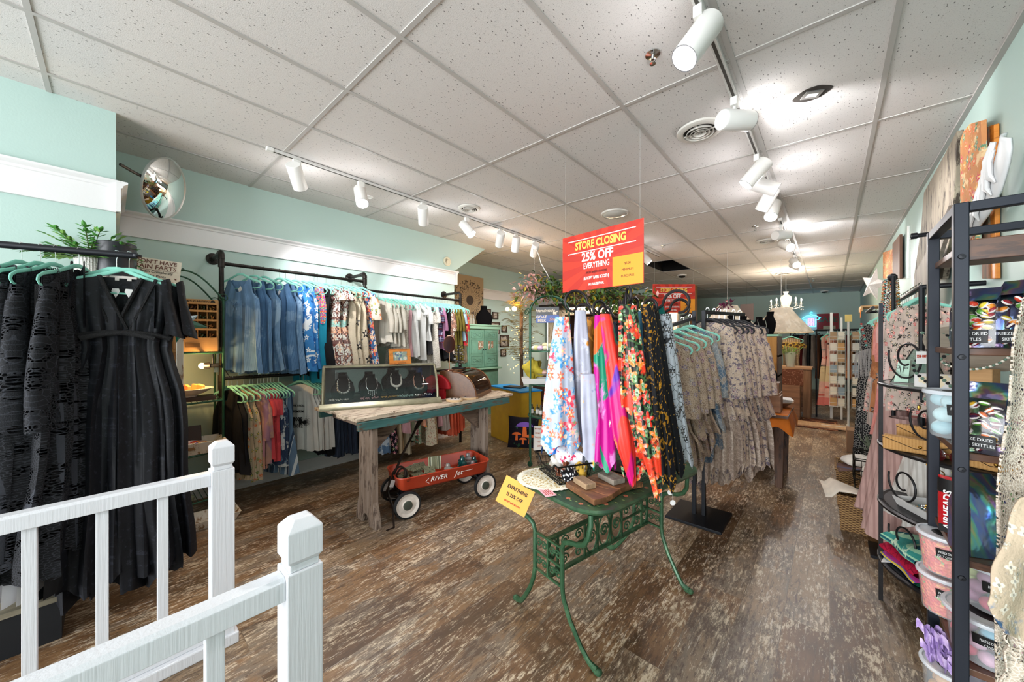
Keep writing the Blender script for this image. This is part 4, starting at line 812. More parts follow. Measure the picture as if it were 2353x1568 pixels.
BEAD = fab('bright_beads', '#b8322a', [('spot', '#e3b52c', 60, .4), ('spot', '#3c4fa0', 55, .3), ('spot', '#efe8da', 70, .3)])
b = B(); b.sheet(lambda u, v: ((v-.5)*.14, (u-.5)*.3, .04+.03*sin(pi*u)*sin(pi*v)), 16, 8); tag(obj('beaded_bag', b, BEAD, loc=(-3.97, .4, .6), solid=.012), 'red and yellow beaded bag lying in the whitewashed trug', 'bag')
for i, (y, z) in enumerate(((.32, 0), (.32, .045), (.42, 0))):
    b = B(); b.lathe([(.001, 0), (.05, 0), (.055, .01), (.055, .03), (.04, .042), (.001, .042)], n=20); tag(obj('stone_coaster', b, mat('grey_green_stone', '#6c6f58', .7), loc=(-3.98, y, .172+z)), ['grey-green round stone jar, lower of the stacked pair', 'grey-green round stone jar, upper of the stacked pair', 'grey-green round stone jar standing alone'][i], 'jar', 'stone jars on the bottom shelf')
b = B(); frus(b, .1, .2, .13, .24, .07, .012); tag(obj('low_crate', b, CRW, loc=(-3.83, .5, .0), smooth=0), 'low whitewashed wooden tray on the floor under the etagere', 'tray')
# ================================================================ plank bench
WTHR = wood('weathered_grey_wood', '#6e5c4e', '#8d7d70', '#4a3a30', 'z', rough=.8, bump=.5); WTHY = wood('weathered_beam', '#5d4c40', '#7c6858', '#3f3128', 'y', rough=.8, bump=.4)
PLK = wood('chipped_paint_plank', '#b8a48e', '#cbbba6', '#6f5a48', 'y', scale=8, rough=.7, bump=.4); TEALW = wood('teal_chipped_edge', '#3d6a68', '#2f5957', '#5b4334', 'y', scale=9, rough=.7, bump=.4)
bx, by = -3.1, 2.18; t = thing('plank_bench', 'weathered plank bench table with teal chipped edges holding the jewelry cases', 'bench table', (bx, by, 0))
for i in range(5): b = B(); x0 = -3.5+.158*i; b.bb(x0-bx, x0+.154-bx, 1.235-by+.02*((i*7) % 3), 3.13-by-.03*((i*5) % 3), .872, .9); obj('top_plank', b, PLK, t, smooth=0, bevel=.004)
b = B(); b.bb(-2.742-bx, -2.70-bx, 1.27-by, 3.0-by, .80, .868); obj('side_rail', b, TEALW, t, smooth=0, bevel=.005)
b = B(); b.bb(-3.5-bx, -3.46-bx, 1.27-by, 3.0-by, .80, .868); obj('side_rail', b, TEALW, t, smooth=0, bevel=.005)
for Y in (1.42, 2.67):
    b = B(); xl, xr = -3.02-bx, -2.68-bx; m = (xl+xr)/2
    arch = [(m+.055*cos(a), .0+.085*sin(a)) for a in [pi*k/8 for k in range(9)]]
    poly = [(xr, 0), (xr-.005, .06), (xr-.05, .2), (xr-.06, .8), (xl+.06, .8), (xl+.05, .2), (xl+.005, .06), (xl, 0)]+arch[::-1]
    b.prism(poly, Y-by-.025, Y-by+.025, ax='y'); obj('leg', b, WTHR, t, smooth=0, bevel=.003)
    b = B(); b.bb(-3.45-bx, -2.745-bx, Y-by-.045, Y-by+.045, .79, .872); obj('cross_cleat', b, WTHR, t, smooth=0, bevel=.004)
    s = 1 if Y < 2 else -1; b = B(); b.prism([(Y-by+s*.03, .8), (Y-by+s*.28, .8), (Y-by+s*.24, .74), (Y-by+s*.03, .56)], m-.03, m+.02, ax='x'); obj('brace', b, WTHY, t, smooth=0, bevel=.003)
for k, y in enumerate((1.42, 1.6)): b = B(); b.bb(-2.77-bx, -2.71-bx, y-by, y-by+.16, .9, .906); obj('loose_splinter', b, PLK, t, smooth=0)

# ---- curved glass jewelry case
NICK = mat('aged_nickel_frame', '#8f8a72', .35, .6, var=.15, vs=20); MIRR = mat('mirror_back', '#5d6260', .03, 1); VEL = mat('black_velvet', '#0c0b0c', .95, spec=.1)
GL = glassy('case_glass', a=.07, rough=.02)
fl, fr = V((-3.24, 1.21, .9)), V((-2.85, 2.13, .9)); dx = (fr-fl); W = dx.length; ang = math.atan2(dx.y, dx.x); 
t = thing('jewelry_display_case', 'nickel framed curved-glass case full of necklaces on the bench', 'display case', (fl+fr)/2, rz=ang); D, Hc = .36, .36
def prof(z):  # y of the curved front at height z above the base (0 = front edge, + = back)
    f = z/Hc; return .035+.13*f**2.6+.02*f
b = B(); b.prism([(-.02, 0), (D, 0), (D, .05), (.03, .05), (.02, .042), (-.005, .03), (-.02, .012)], -W/2-.03, W/2+.03, ax='x'); obj('base_moulding', b, NICK, t, smooth=30, bevel=.003)
zz = [.05+(Hc-.05)*k/14 for k in range(15)]
for s in (-1, 1):
    b = B(); pts = [(s*W/2, prof(z), z) for z in zz]+[(s*W/2, D*.75, Hc+.004), (s*W/2, D, Hc-.005), (s*W/2, D, .05)]; b.tube(pts, .012, 8); obj('side_frame', b, NICK, t)
    b = B(); poly = [(prof(z), z) for z in zz]+[(D, Hc-.005), (D, .05)]; b.prism(poly, s*W/2-.002, s*W/2+.002, ax='x'); obj('side_glass', b, GL, t, smooth=0)
b = B(); b.tube([(-W/2, prof(Hc)+.005, Hc), (W/2, prof(Hc)+.005, Hc)], .012, 8); b.bb(-W/2, W/2, prof(Hc)+.01, D, Hc-.004, Hc+.01); obj('top_frame', b, NICK, t, bevel=.002)
b = B(); b.sheet(lambda u, v: ((u-.5)*(W-.01), prof(.05+(Hc-.055)*v), .05+(Hc-.055)*v), 2, 16); obj('curved_front_glass', b, GL, t, smooth=60)
b = B(); b.bb(-W/2+.01, W/2-.01, D-.02, D-.01, .05, Hc-.01); obj('back_panel', b, mat('case_back', '#4a4a46', .5), t)
b = B(); b.bb(-W/2+.09, W/2-.09, D-.024, D-.02, .09, Hc-.035); obj('back_mirror', b, MIRR, t)
b = B(); b.bb(-W/2+.012, W/2-.012, .045, D-.03, .05, .062); obj('velvet_floor', b, mat('plum_velvet', '#1c1018', .95), t)
base = (fl+fr)/2; Rz = Matrix.Rotation(ang, 4, 'Z')
def inc(x, y, z): return tuple(base+Rz.to_3x3() @ V((x, y, z)))
BONE = mat('necklace_silver', '#c9c9c4', .2, .9); ROSE = mat('rose_gold', '#d59a83', .25, .9); GOLDM = mat('gold_metal', '#c79a4a', .25, 1); PEARL = mat('pearl', '#e6e0d2', .25)
def bust(loc, rz, label, s=1.0, m=None, hgt=.2, grp='black velvet necklace busts'):
    t = thing('necklace_bust', label, 'display bust', loc, rz, grp); b = B(); NU, NVv = 24, 12
    def fn(u, v):
        a = (u-.5)*pi*1.15; w = interp([(1, .032, .028), (.82, .03, .026), (.7, .045, .035), (.55, .08, .042), (.3, .088, .045), (0, .07, .04)], v); return (w[0]*s*sin(a)*1.0, -w[1]*s*cos(a)-.03*s*(1-v), v*hgt*s)
    b.sheet(lambda u, v: fn(u, 1-v), NU, NVv); obj('bust_form', b, m or VEL, t, smooth=60, solid=.006*s)
    b = B(); b.lathe([(.001, hgt*s), (.03*s, hgt*s)], c=(0, -.01*s, -.002), n=16, sy=.9); obj('neck_cap', b, m or VEL, t, smooth=0); b = B(); b.bb(-.05*s, .05*s, -.04*s, .03*s, 0, .008); obj('bust_base', b, m or VEL, t, smooth=0); return t
def necklace(loc, rz, label, m, s=1.0, kind=0, hgt=.2, grp=None, gem=None):
    t = thing('necklace', label, 'necklace', loc, rz, grp); pts = []
    for k in range(33):
        a = -1.15*pi/2*1.35+k/32*1.15*pi*1.35; pts.append(V((.055*s*sin(a)*(.75+.25*abs(cos(a))), -(.052+.022*cos(a))*s, hgt*s*(.63-.30*cos(a)))))
    b = B(); b.tube([tuple(p) for p in pts], .0028*s, 5); obj('chain', b, m, t)
    b = B()
    for k in range(4, 29):
        p = pts[k]; c = 1-abs(k-16)/13
        if kind == 0 and k % 2 == 0: b.ball(tuple(p+V((0, -.004, -.006))), .0085*s*(1+.3*c), 6); b.ball(tuple(p+V((0, -.004, -.017))), .0035*s, 6)
        elif kind == 1 and abs(k-16) < 6 and k % 2 == 0: L = .012+.03*c*s; b.cyl(tuple(p), tuple(p+V((0, -.003, -L))), .0015, n=5); b.ball(tuple(p+V((0, -.003, -L))), .006*s, 6)
        elif kind == 2: b.ball(tuple(p), .006*s*(1+c), 6)
        elif kind == 3: b.cyl(tuple(p), tuple(p+V((.010*sin((k-16)*.14)*s, -.002, -.014*s))), .0026, .001, n=5)
        elif kind == 4: b.ball(tuple(p), .0045*s, 6)
    if kind == 2: b.ball(tuple(pts[16]+V((0, -.004, -.02*s))), .009*s, 8)
    obj('stones', b, gem or m, t); return t
for i, (x, m, kd, lb, g) in enumerate(((-.345, BONE, 0, 'crystal cluster', BONE), (-.105, BONE, 1, 'silver chain with dangling fringe', BONE), (.115, BONE, 2, 'silver chain with a large centre drop', PEARL), (.33, ROSE, 3, 'rose gold spiked collar', BONE))):
    p = inc(x, .2, .062+(.03 if i == 2 else 0)); where = ('first at the near end of the curved case', 'second in the curved case', 'third and tallest in the curved case', 'fourth at the far end of the curved case')[i]
    bust(p, ang+rad(6), 'black velvet necklace bust, '+where, 1.12); necklace(p, ang+rad(6), lb+' necklace, '+where, m, 1.12, kd, gem=g)
r = random.Random(9)
for i, (x, m, lb) in enumerate(((-.37, BONE, 'green crystal bracelet lying at the near end of the case floor'), (-.12, mat('pink_beads', '#b98a8c', .25, .3), 'pink beaded bracelet lying on the case floor'), (.06, GOLDM, 'gold link bracelet lying on the case floor'), (.2, mat('aqua_beads', '#9fb8b2', .25, .3), 'pale aqua beaded bracelet lying on the case floor'), (.37, BONE, 'silver bracelet at the far end of the case floor'))):
    b = B()
    for k in range(46): a = k/46*6.28; b.ball((.075*cos(a)+r.uniform(-.006, .006), .03*sin(a)+r.uniform(-.006, .006), .006+r.uniform(0, .012)), r.uniform(.004, .008), 6)
    tag(obj('bracelet', b, m, loc=inc(x, .095, .062), rot=(0, 0, ang)), lb, 'bracelet', 'bracelets on the case floor')
# orange framed mosaic on top of the case
c = V(inc(.17, .19, Hc+.012)); t = thing('mosaic_picture', 'small mosaic picture in an orange wooden frame on the glass case', 'picture', c, rz=ang+rad(14))
OW = wood('orange_frame_wood', '#c8741f', '#d98a30', '#a85a17', 'x', rough=.45, bump=.05); w_, h_ = .215, .155
b = B()
for s in (-1, 1): b.prism([(s*w_/2, .0), (s*w_/2, h_), (s*(w_/2-.036), h_-.03), (s*(w_/2-.036), .036)], -.008, .008, ax='y')
b.prism([(-w_/2, h_), (w_/2, h_), (w_/2-.036, h_-.03), (-w_/2+.036, h_-.03)], -.008, .008, ax='y'); b.prism([(-w_/2, 0), (w_/2, 0), (w_/2-.036, .036), (-w_/2+.036, .036)], -.008, .008, ax='y')
b.X = None; obj('frame', b, OW, t, smooth=0, rot=(-.18, 0, 0))
n = NT('shell_mosaic'); vo = n.vor(n.co((1, 1, .8)), 60); s_ = n.n('SeparateColor'); n.l(vo.outputs['Color'], s_.inputs[0]); n.l(n.ramp(s_.outputs[0], [(0, '#8a9a8e'), (.25, '#c9c8ba'), (.45, '#5f6f8a'), (.6, '#a98a5c'), (.75, '#7fb0a4'), (.9, '#e1ded4')], 'CONSTANT'), n.b.inputs[0]); n.b.inputs['Roughness'].default_value = .3
b = B(); b.bb(-w_/2+.03, w_/2-.03, -.002, .004, .03, h_-.025); obj('mosaic_panel', b, n.m, t, smooth=0, rot=(-.18, 0, 0))
b = B(); b.tube([(-.04, -.03, .003), (-.04, -.034, .015), (.04, -.034, .015), (.04, -.03, .003), (.04, .05, .003), (-.04, .05, .003)], .0018, 5, closed=True); obj('wire_easel', b, BLACKM, t)

# ---- wooden roll-front case
bc = V((-2.72, 2.5, .9)); b1 = V((-3.06, 2.31, .9)); f1 = V((-3.0, 3.0, .9)); ax_ = (b1-bc).normalized(); fx = V((-ax_.y, ax_.x, 0)); fx = fx if fx.dot(f1-bc) > 0 else -fx
t = thing('roll_front_case', 'brown wooden case with a curved glass front at the far end of the bench', 'display case', bc, rz=math.atan2(fx.y, fx.x)); WN = wood('walnut_case', '#5d3a20', '#6f4728', None, 'x', rough=.35, bump=.05)
Ls, Wd, Hh = .40, .56, .275   # local x runs along the front edge, local y points back (+y = left-back)
arc = [(.0, .03)]+[(.25-.25*cos(a), .03+(Hh-.03)*sin(a)) for a in [pi/2*k/12 for k in range(1, 13)]]
sidepoly = [(0, 0)]+arc+[(Ls, Hh), (Ls, 0)]
for x in (0, Wd-.015): b = B(); b.prism(sidepoly, x, x+.015, ax='x'); obj('side_panel', b, WN, t, smooth=0, bevel=.003)
b = B(); b.bb(0, Wd, -.01, Ls, -.0, .02); b.bb(0, Wd, -.01, .012, .02, .04); obj('bottom_rail', b, WN, t, smooth=0, bevel=.003)
b = B(); b.bb(.0, Wd, .26, Ls, Hh-.004, Hh+.01); obj('top_board', b, WN, t, smooth=0, bevel=.003)
b = B(); b.bb(.015, Wd-.015, Ls-.012, Ls, .02, Hh); obj('back_board', b, WN, t)
n = NT('smoked_case_glass'); n.b.inputs['Base Color'].default_value = lin('#3a2c24'); n.b.inputs['Roughness'].default_value = .04; n.b.inputs['Alpha'].default_value = .45; n.b.inputs['Coat Weight'].default_value = 1; SMK = n.m
b = B(); b.sheet(lambda u, v: (.02+(Wd-.04)*u, interp([(-k, p[0]) for k, p in enumerate(arc)], -v*12)[0]+.002, interp([(-k, p[1]) for k, p in enumerate(arc)], -v*12)[0]), 2, 12); obj('curved_glass', b, SMK, t, smooth=60)
b = B()
for x in (.0, Wd): b.tube([(x, p[0]-.004, p[1]+.003) for p in arc], .007, 6)
obj('copper_edging', b, mat('copper_edge', '#9a6a4c', .3, .8), t)
Rb = Matrix.Rotation(math.atan2(fx.y, fx.x), 3, 'Z')
def inb(x, y, z): return bc+Rb @ V((x, y, z))
for i in range(4):
    b = B(); q = random.Random(i)
    for k in range(30): a = k/30*6.28; b.ball((.05*cos(a), .06*sin(a), .008+q.uniform(0, .01)), q.uniform(.003, .008), 5)
    tag(obj('bracelet', b, BONE, loc=tuple(inb(.1+.12*i, .17, .022)), rot=(0, 0, .3*i)), 'silver jewelry heap inside the brown case, '+['at its near end', 'second from its near end', 'third from its near end', 'at its far end'][i], 'jewelry', 'silver jewelry inside the brown case')
# rose gold mirror, red cap, earring tree on top
COPP = mat('rose_copper', '#b98268', .12, 1)
c = inb(.1, .33, Hh+.011); t = thing('vanity_mirror', 'oval copper vanity mirror on a thin stand upon the brown case', 'mirror', c, rz=rad(62))
b = B(); b.lathe([(.001, 0), (.055, 0), (.055, .006), (.012, .01), (.001, .012)], n=24); obj('foot', b, COPP, t); b = B(); b.cyl((0, 0, .01), (0, 0, .2), .005); obj('stand', b, COPP, t)
b = B(); b.lathe([(.001, -.006), (.062, -.006), (.065, 0), (.062, .006), (.055, .004)], c=(0, 0, .28), n=30, ax='y'); b.v = [(x, y, .28+(z-.28)*1.45) for x, y, z in b.v]; obj('mirror_frame', b, COPP, t)
b = B(); b.lathe([(.001, -.0075), (.057, -.0075)], c=(0, 0, .28), n=30, ax='y'); b.v = [(x, y, .28+(z-.28)*1.45) for x, y, z in b.v]; obj('mirror_glass', b, mat('copper_mirror', '#a8765c', .12, 1), t)
c = inb(.36, .32, Hh+.011); t = thing('earring_tree', 'black jewelry tree loaded with silver earrings on the brown case', 'jewelry stand', c, rz=rad(30))
b = B(); b.bb(-.07, .07, -.045, .045, 0, .012); b.cyl((0, 0, 0), (0, 0, .27), .006)
for k in range(6):
    z = .08+.034*k
    for s in (-1, 1): b.tube([(0, 0, z), (s*.04, 0, z+.012), (s*.065, 0, z+.006)], .003, 6)
obj('tree_frame', b, BLACKM, t)
r = random.Random(3); b = B()
for k in range(60):
    z = .05+.034*r.randint(0, 6)+r.uniform(-.015, .01); x = r.uniform(-.07, .07); b.ball((x, r.uniform(-.02, .02), z), r.uniform(.004, .009), 6)
obj('earring_cluster', b, BONE, t)
c = inb(-.12, .42, .0); REDV = mat('red_velvet_case', '#b31220', .6)
b = B(); b.prism([(.16*cos(a), .15*sin(a)) for a in [pi*k/16 for k in range(17)]], 0, .07, ax='y'); tag(obj('red_ring_case', b, REDV, loc=(c.x-.04, c.y+.06, .9+.1), rot=(0, 0, rad(30)), smooth=30, bevel=.01, solid=0), 'red rounded velvet stand behind the orange mosaic frame', 'jewelry stand')
b = B(); b.bb(-.1, .1, 0, .07, 0, .1); tag(obj('stand_block', b, REDV, loc=(c.x-.04, c.y+.06, .9), rot=(0, 0, rad(30)), bevel=.004), 'red velvet block under the rounded red stand', 'display block')
# wood slices with pins
for i, (px, py) in enumerate(((1044, 922), (1078, 917))):
    p = at_z(px, py, .9); t = thing('wood_slice', ['pale wood slice with small pins, nearer the glass case', 'pale wood slice with small pins, touching the brown case'][i], 'wood slice', p, rz=i)
    b = B(); b.lathe([(.001, 0), (.075, 0), (.078, .01), (.076, .02), (.001, .02)], n=22, sx=1.25); obj('slice', b, mat('birch_slice', '#c9a880', .7, var=.15), t); b = B(); b.lathe([(.001, .0205), (.066, .0205)], n=20, sx=1.25); obj('cut_face', b, mat('cut_face', '#e0d6cc', .6), t)
    b = B()
    for k in range(3): b.ball((-.04+.04*k, .01*k, .024), .009, 8, sz=.5)
    obj('pins', b, BLACKM, t)

# ================================================================ red wagon under the bench
a0 = V((-2.66, 1.66, 0)); a1 = V((-2.47, 2.40, 0)); dW = (a1-a0).normalized(); wang = math.atan2(dW.y, dW.x); mid = (a0+a1)/2+V((-dW.y, dW.x, 0))*.215
t = thing('toy_wagon', 'vintage red metal toy wagon under the plank bench', 'wagon', mid, rz=wang)   # local x forward along the wagon (far end +x), local y away from the camera side
n = NT('rusty_red_enamel'); f = n.noise(n.co(), 14, 6, .7); col = n.mix(n.step(f, .66, .04), lin('#b03a22'), lin('#5c2a1c')); g = n.noise(n.co(), 4, 3); col = n.mix(n.math('MULTIPLY', n.step(g, .5, .2), .4), col, lin('#c9522c')); n.l(col, n.b.inputs[0]); n.b.inputs['Roughness'].default_value = .45; REDW = n.m
def rr(w, d, r_, z, n_=6):
    return [(sx*(w-r_)+r_*cos(a), sy*(d-r_)+r_*sin(a), z) for sx, sy, a0_ in ((1, 1, 0), (-1, 1, pi/2), (-1, -1, pi), (1, -1, 3*pi/2)) for a in [a0_+pi/2*k/n_ for k in range(n_+1)]]
def loft(b, rings, cap=True, close=False, mi=None):
    n_ = len(rings[0]); vs = [p for q in rings for p in q]; fs = [(i*n_+k, i*n_+(k+1) % n_, (i+1)*n_+(k+1) % n_, (i+1)*n_+k) for i in range(len(rings)-1) for k in range(n_)]
    if cap: fs += [tuple(range(n_-1, -1, -1)), tuple((len(rings)-1)*n_+k for k in range(n_))]
    b.add(vs, fs, mi)
zb = .215; b = B(); loft(b, [rr(.40, .165, .05, zb), rr(.425, .185, .06, zb+.02), rr(.445, .20, .07, zb+.115), rr(.452, .207, .07, zb+.12), rr(.45, .205, .07, zb+.128), rr(.437, .193, .066, zb+.12), rr(.42, .18, .06, zb+.02), rr(.41, .17, .05, zb+.012)]); obj('wagon_bed', b, REDW, t, smooth=50)
RUB = mat('black_rubber', '#18181a', .6); WHL = mat('wheel_cream', '#cfc4ba', .4, var=.12, vs=20); HUBM = mat('hub_grey', '#5a6158', .35, .6)
for x in (-.375, .375):
    for y in (-.215, .205):
        s = -1 if y < 0 else 1; R_ = .117
        w_ = obj('wheel', (lambda q: (q.lathe([(R_-.02, -.016), (R_-.004, -.014), (R_, -.006), (R_, .006), (R_-.004, .014), (R_-.02, .016)], c=(x, y, R_), n=36, ax='y'), q)[1])(B()), RUB, t)
        b = B(); b.lathe([(.001, s*.010), (.04, s*.010), (.045, s*.004), (.075, s*.002), (.085, s*.010), (R_-.02, s*.014), (R_-.018, s*-.012), (.05, s*-.012), (.001, s*-.012)], c=(x, y, R_), n=36, ax='y'); obj('rim', b, WHL, w_)
        b = B(); b.lathe([(.04, s*.009), (.038, s*.018), (.03, s*.02), (.001, s*.021)], c=(x, y, R_), n=28, ax='y')
        for k in range(8): a = k*pi/4; b.bb(x-.0015, x+.0015, y+s*.02-.001, y+s*.02+.001, R_, R_+.028) if k == 0 else b.beam((x, y+s*.021, R_), (x+.028*sin(a), y+s*.021, R_+.028*cos(a)), .003, .002)
        obj('hub_cap', b, HUBM, w_)
    b = B(); b.cyl((x, -.215, .117), (x, .205, .117), .008); b.bb(x-.03, x+.03, -.15, -.09, .117, zb); b.bb(x-.03, x+.03, .09, .15, .117, zb); b.beam((x-.05, -.12, zb-.01), (x, -.19, .12), .03, .01); b.beam((x-.05, .12, zb-.01), (x, .19, .12), .03, .01); obj('axle_bracket', b, BLACKM, t, smooth=0)
RUSTY = mat('rusty_black_iron', '#2c221c', .55, .6, var=.4, vs=20)
hp = V((-.50, 0, .16)); b = B(); b.bb(-.53, -.40, -.03, .03, .14, .18); b.beam((-.40, 0, .17), (-.30, 0, .2), .06, .03); b.tube([(-.37, -.08, .13), (-.47, -.03, .15), (-.47, .03, .15), (-.37, .08, .13)], .012, 6); obj('tongue_yoke', b, RUSTY, t, smooth=0, bevel=.003)
b = B(); b.tube([(-.50, 0, .16), (-.30, .16, .44), (-.12, .27, .66)], .011, 8); obj('pull_handle', b, RUSTY, t)
b = B(); b.tube([(-.15, .25, .63), (-.12, .27, .66), (-.085, .295, .70), (-.06, .31, .735)], [.014, .02, .026, .022], 10); obj('handle_grip', b, RUSTY, t)
WLET = mat('worn_white_letter', '#d9cfc6', .6); q = text('RIVER', .05, WLET, t, (-.09, -.2025, zb+.068), (rad(82), 0, 0), sx=1.25, shear=.3, bold=.0006)
text('Jet', .06, WLET, t, (.10, -.2035, zb+.072), (rad(82), 0, 0), sx=1.2, shear=.4); b = B(); b.beam((.14, -.2035, zb+.078), (.25, -.2035, zb+.08), .002, .004); b.beam((-.21, -.202, zb+.06), (-.18, -.202, zb+.085), .002, .004); b.beam((-.21, -.202, zb+.06), (-.18, -.202, zb+.04), .002, .004); obj('pinstripe', b, WLET, t, smooth=0)
Rw = Matrix.Rotation(wang, 3, 'Z')
def inw(x, y, z): return tuple(mid+Rw @ V((x, y, z)))
n = NT('embossed_flower_tile'); co = n.co((1, 1, 1)); sp = n.n('SeparateXYZ'); n.l(co, sp.inputs[0]); th = n.math('ARCTAN2', sp.outputs[0], sp.outputs[1]); rd = n.math('SQRT', n.math('ADD', n.math('MULTIPLY', sp.outputs[0], sp.outputs[0]), n.math('MULTIPLY', sp.outputs[1], sp.outputs[1])))
pt = n.math('ABSOLUTE', n.math('COSINE', n.math('MULTIPLY', th, 2.0))); ln = n.math('SINE', n.math('ADD', n.math('MULTIPLY', pt, 22.0), n.math('MULTIPLY', rd, 90.0))); n.l(n.mix(n.step(ln, .0, .3), lin('#5e6048'), lin('#b9b795')), n.b.inputs[0]); n.b.inputs['Roughness'].default_value = .35; n.bump(ln, .6, .004); TILE = n.m
tl = [(-.33, -.09, .05, .05, .1, .2), (-.33, .03, .045, .2, 0, -.1), (-.28, .12, .05, .0, .1, .3), (-.22, -.11, .07, -.2, .1, 0), (-.21, .02, .06, .05, 0, .1), (-.15, .11, .09, .35, 0, .0), (-.12, -.1, .06, .1, -.1, .2), (-.10, .0, .08, .3, .2, -.2), (-.24, .05, .11, .1, 0, .5)]
for i, (x, y, z, rx, ry, rz) in enumerate(tl):
    b = B(); b.box((0, 0, 0), (.105, .105, .012)); tag(obj('ceramic_tile', b, TILE, loc=inw(x, y, zb+z), rot=(rx, ry, rz+wang), bevel=.002), 'pale green flower embossed tile in the red wagon, '+['nearest the handle', 'under the wagon handle', 'against the far side near the handle', 'at the near rim', 'in the middle of the pile', 'tilted at the far side', 'low at the near rim', 'leaning at the pile end', 'topmost on the pile'][i], 'tile', 'embossed tiles in the wagon')
b = B(); b.box((0, 0, .06), (.12, .02, .12)); tag(obj('ceramic_tile', b, TILE, loc=inw(-.03, .04, zb+.06), rot=(-.25, 0, wang-.2), bevel=.002), 'largest pale green embossed tile standing upright in the wagon', 'tile', 'embossed tiles in the wagon')
def insulator(p, col, label, s=1.0, kind=0):
    key = 'insul'+col; m = MC.get(key) or mat(key, col, .05, trans=.55, coat=1); b = B()
    b.lathe([(.001, 0), (.033*s, 0), (.036*s, .01*s), (.034*s, .03*s), (.022*s, .036*s), (.03*s, .045*s), (.031*s, .055*s), (.018*s, .064*s), (.018*s, .08*s), (.012*s, .09*s), (.001, .092*s)] if kind == 0 else [(.001, 0), (.02*s, 0), (.03*s, .012*s), (.03*s, .03*s), (.02*s, .04*s), (.001, .042*s)], n=22)
    tag(obj('glass_insulator', b, m, loc=inw(*p)), label, 'glass insulator', 'glass insulators in the wagon')
insulator((.06, -.06, zb+.02), '#c9c2ba', 'clear ribbed glass insulator standing alone in the wagon', 1.2); insulator((.12, -.03, zb+.02), '#b9c6c0', 'small clear round glass insulator beside the ribbed one', 1.1, 1); insulator((.08, -.13, zb+.02), '#5a3a2c', 'brown glass insulator by the near rim of the wagon', .7, 1)
insulator((.22, -.04, zb+.02), '#0f5a58', 'large dark teal glass insulator in the wagon', 1.5); insulator((.26, .05, zb+.02), '#0d4c4a', 'dark teal glass insulator behind the large teal one', 1.3); insulator((.34, .08, zb+.02), '#c2c6c6', 'clear glass insulator at the back corner of the wagon', 1.3)
insulator((.36, -.02, zb+.02), '#0f5a58', 'dark teal glass insulator nearest the wagon end', 1.2); insulator((.3, -.1, zb+.02), '#b8a8a8', 'pinkish clear glass insulator by the near rim', 1.1); insulator((.39, -.08, zb+.02), '#c6cac6', 'clear glass insulator low at the wagon end', .9, 1)
# loose ring and old iron tool leaning at the wagon front
c = V(inw(-.40, -.06, .34)); b = B(); b.tube([(.055*cos(a), .01*sin(2*a), .06*sin(a)) for a in [2*pi*k/20 for k in range(20)]], .009, 8, closed=True); b.tube([(.045*cos(a)+.03, .02+.01*sin(2*a), .05*sin(a)-.015) for a in [2*pi*k/20 for k in range(20)]], .008, 8, closed=True); tag(obj('iron_rings', b, RUSTY, loc=c, rot=(0, 0, wang)), 'pair of rusty iron rings looped over the wagon handle', 'iron rings')
p = at_z(888, 1222, 0); b = B(); b.tube([tuple(V(inw(-.47, -.04, .33))-p), tuple(V(inw(-.50, -.08, .2))-p), tuple(V(inw(-.48, -.16, .1))-p), tuple(V((.06, .03, .04))), (0, 0, .008)], [.012, .016, .014, .012, .006], 8, flat=.5); tag(obj('iron_tongs', b, RUSTY, loc=p), 'rusty curved iron bar leaning from the wagon to the floor', 'iron tool')
p = V(inw(-.46, -.07, .27)); b = B(); b.bb(-.02, .02, -.001, .001, -.03, .03); tag(obj('price_tag', b, mat('tag_white', '#e8e6e4', .5), loc=p, rot=(0, .4, wang+.3)), 'small white price tag tied to the wagon handle', 'price tag')
# ================================================================ green iron garden table
n = NT('worn_green_iron'); f = n.noise(n.co(), 12, 6, .7); g = n.noise(n.co((1, 1, 1), (5, 2, 1)), 30, 5, .7)
col = n.mix(n.step(f, .55, .1), lin('#2c4f35'), lin('#46694a')); col = n.mix(n.math('MULTIPLY', n.step(g, .66, .03), .8), col, lin('#4a3424')); n.l(col, n.b.inputs[0]); n.b.inputs['Roughness'].default_value = .35; n.b.inputs['Metallic'].default_value = .25; n.bump(g, .25, .003); GI = n.m
n = NT('green_iron_tabletop'); f = n.noise(n.co(), 10, 6, .7); co = n.co(); fl_ = n.noise(co, 26, 5, .7); col = n.mix(n.step(f, .52, .1), lin('#2d4733'), lin('#3d5c40')); col = n.mix(n.math('MULTIPLY', n.step(fl_, .62, .04), .7), col, lin('#44352a')); n.l(col, n.b.inputs[0]); n.b.inputs['Roughness'].default_value = .3; n.b.inputs['Metallic'].default_value = .2; n.bump(fl_, .2, .003); GT = n.m
TC = V((-.98, 1.975, 0)); trz = rad(-10.7); t = thing('iron_garden_table', 'green cast iron garden table with scrolled stretcher and painted flowers', 'table', TC, rz=trz); IT = t
Rt = Matrix.Rotation(trz, 3, 'Z')
def tl_(x, y, z=.73): p = TC+Rt @ V((x, y, 0)); return V((p.x, p.y, z))
LX, LY = .325, .525
def tring(w, d, r_, z): return rr(w, d, r_, z, 8)
b = B(); loft(b, [tring(LX-.012, LY-.012, .15, .708), tring(LX, LY, .16, .712), tring(LX+.002, LY+.002, .16, .722), tring(LX-.006, LY-.006, .155, .73)]); obj('tabletop', b, GT, t, smooth=40)
# pierced lattice inset near the middle, shown by raised mesh
b = B()
for k in range(22): y = -.18+k*.024; b.beam((-.24, y, .7305), (.24, y, .7305), .006, .003)
for k in range(20): x = -.235+k*.0247; b.beam((x, -.2, .7305), (x, .34, .7305), .006, .003)
obj('pierced_lattice', b, mat('lattice_green', '#55705a', .4, .3), t, smooth=0); b = B(); b.bb(-.235, .235, -.195, .335, .7302, .7304)
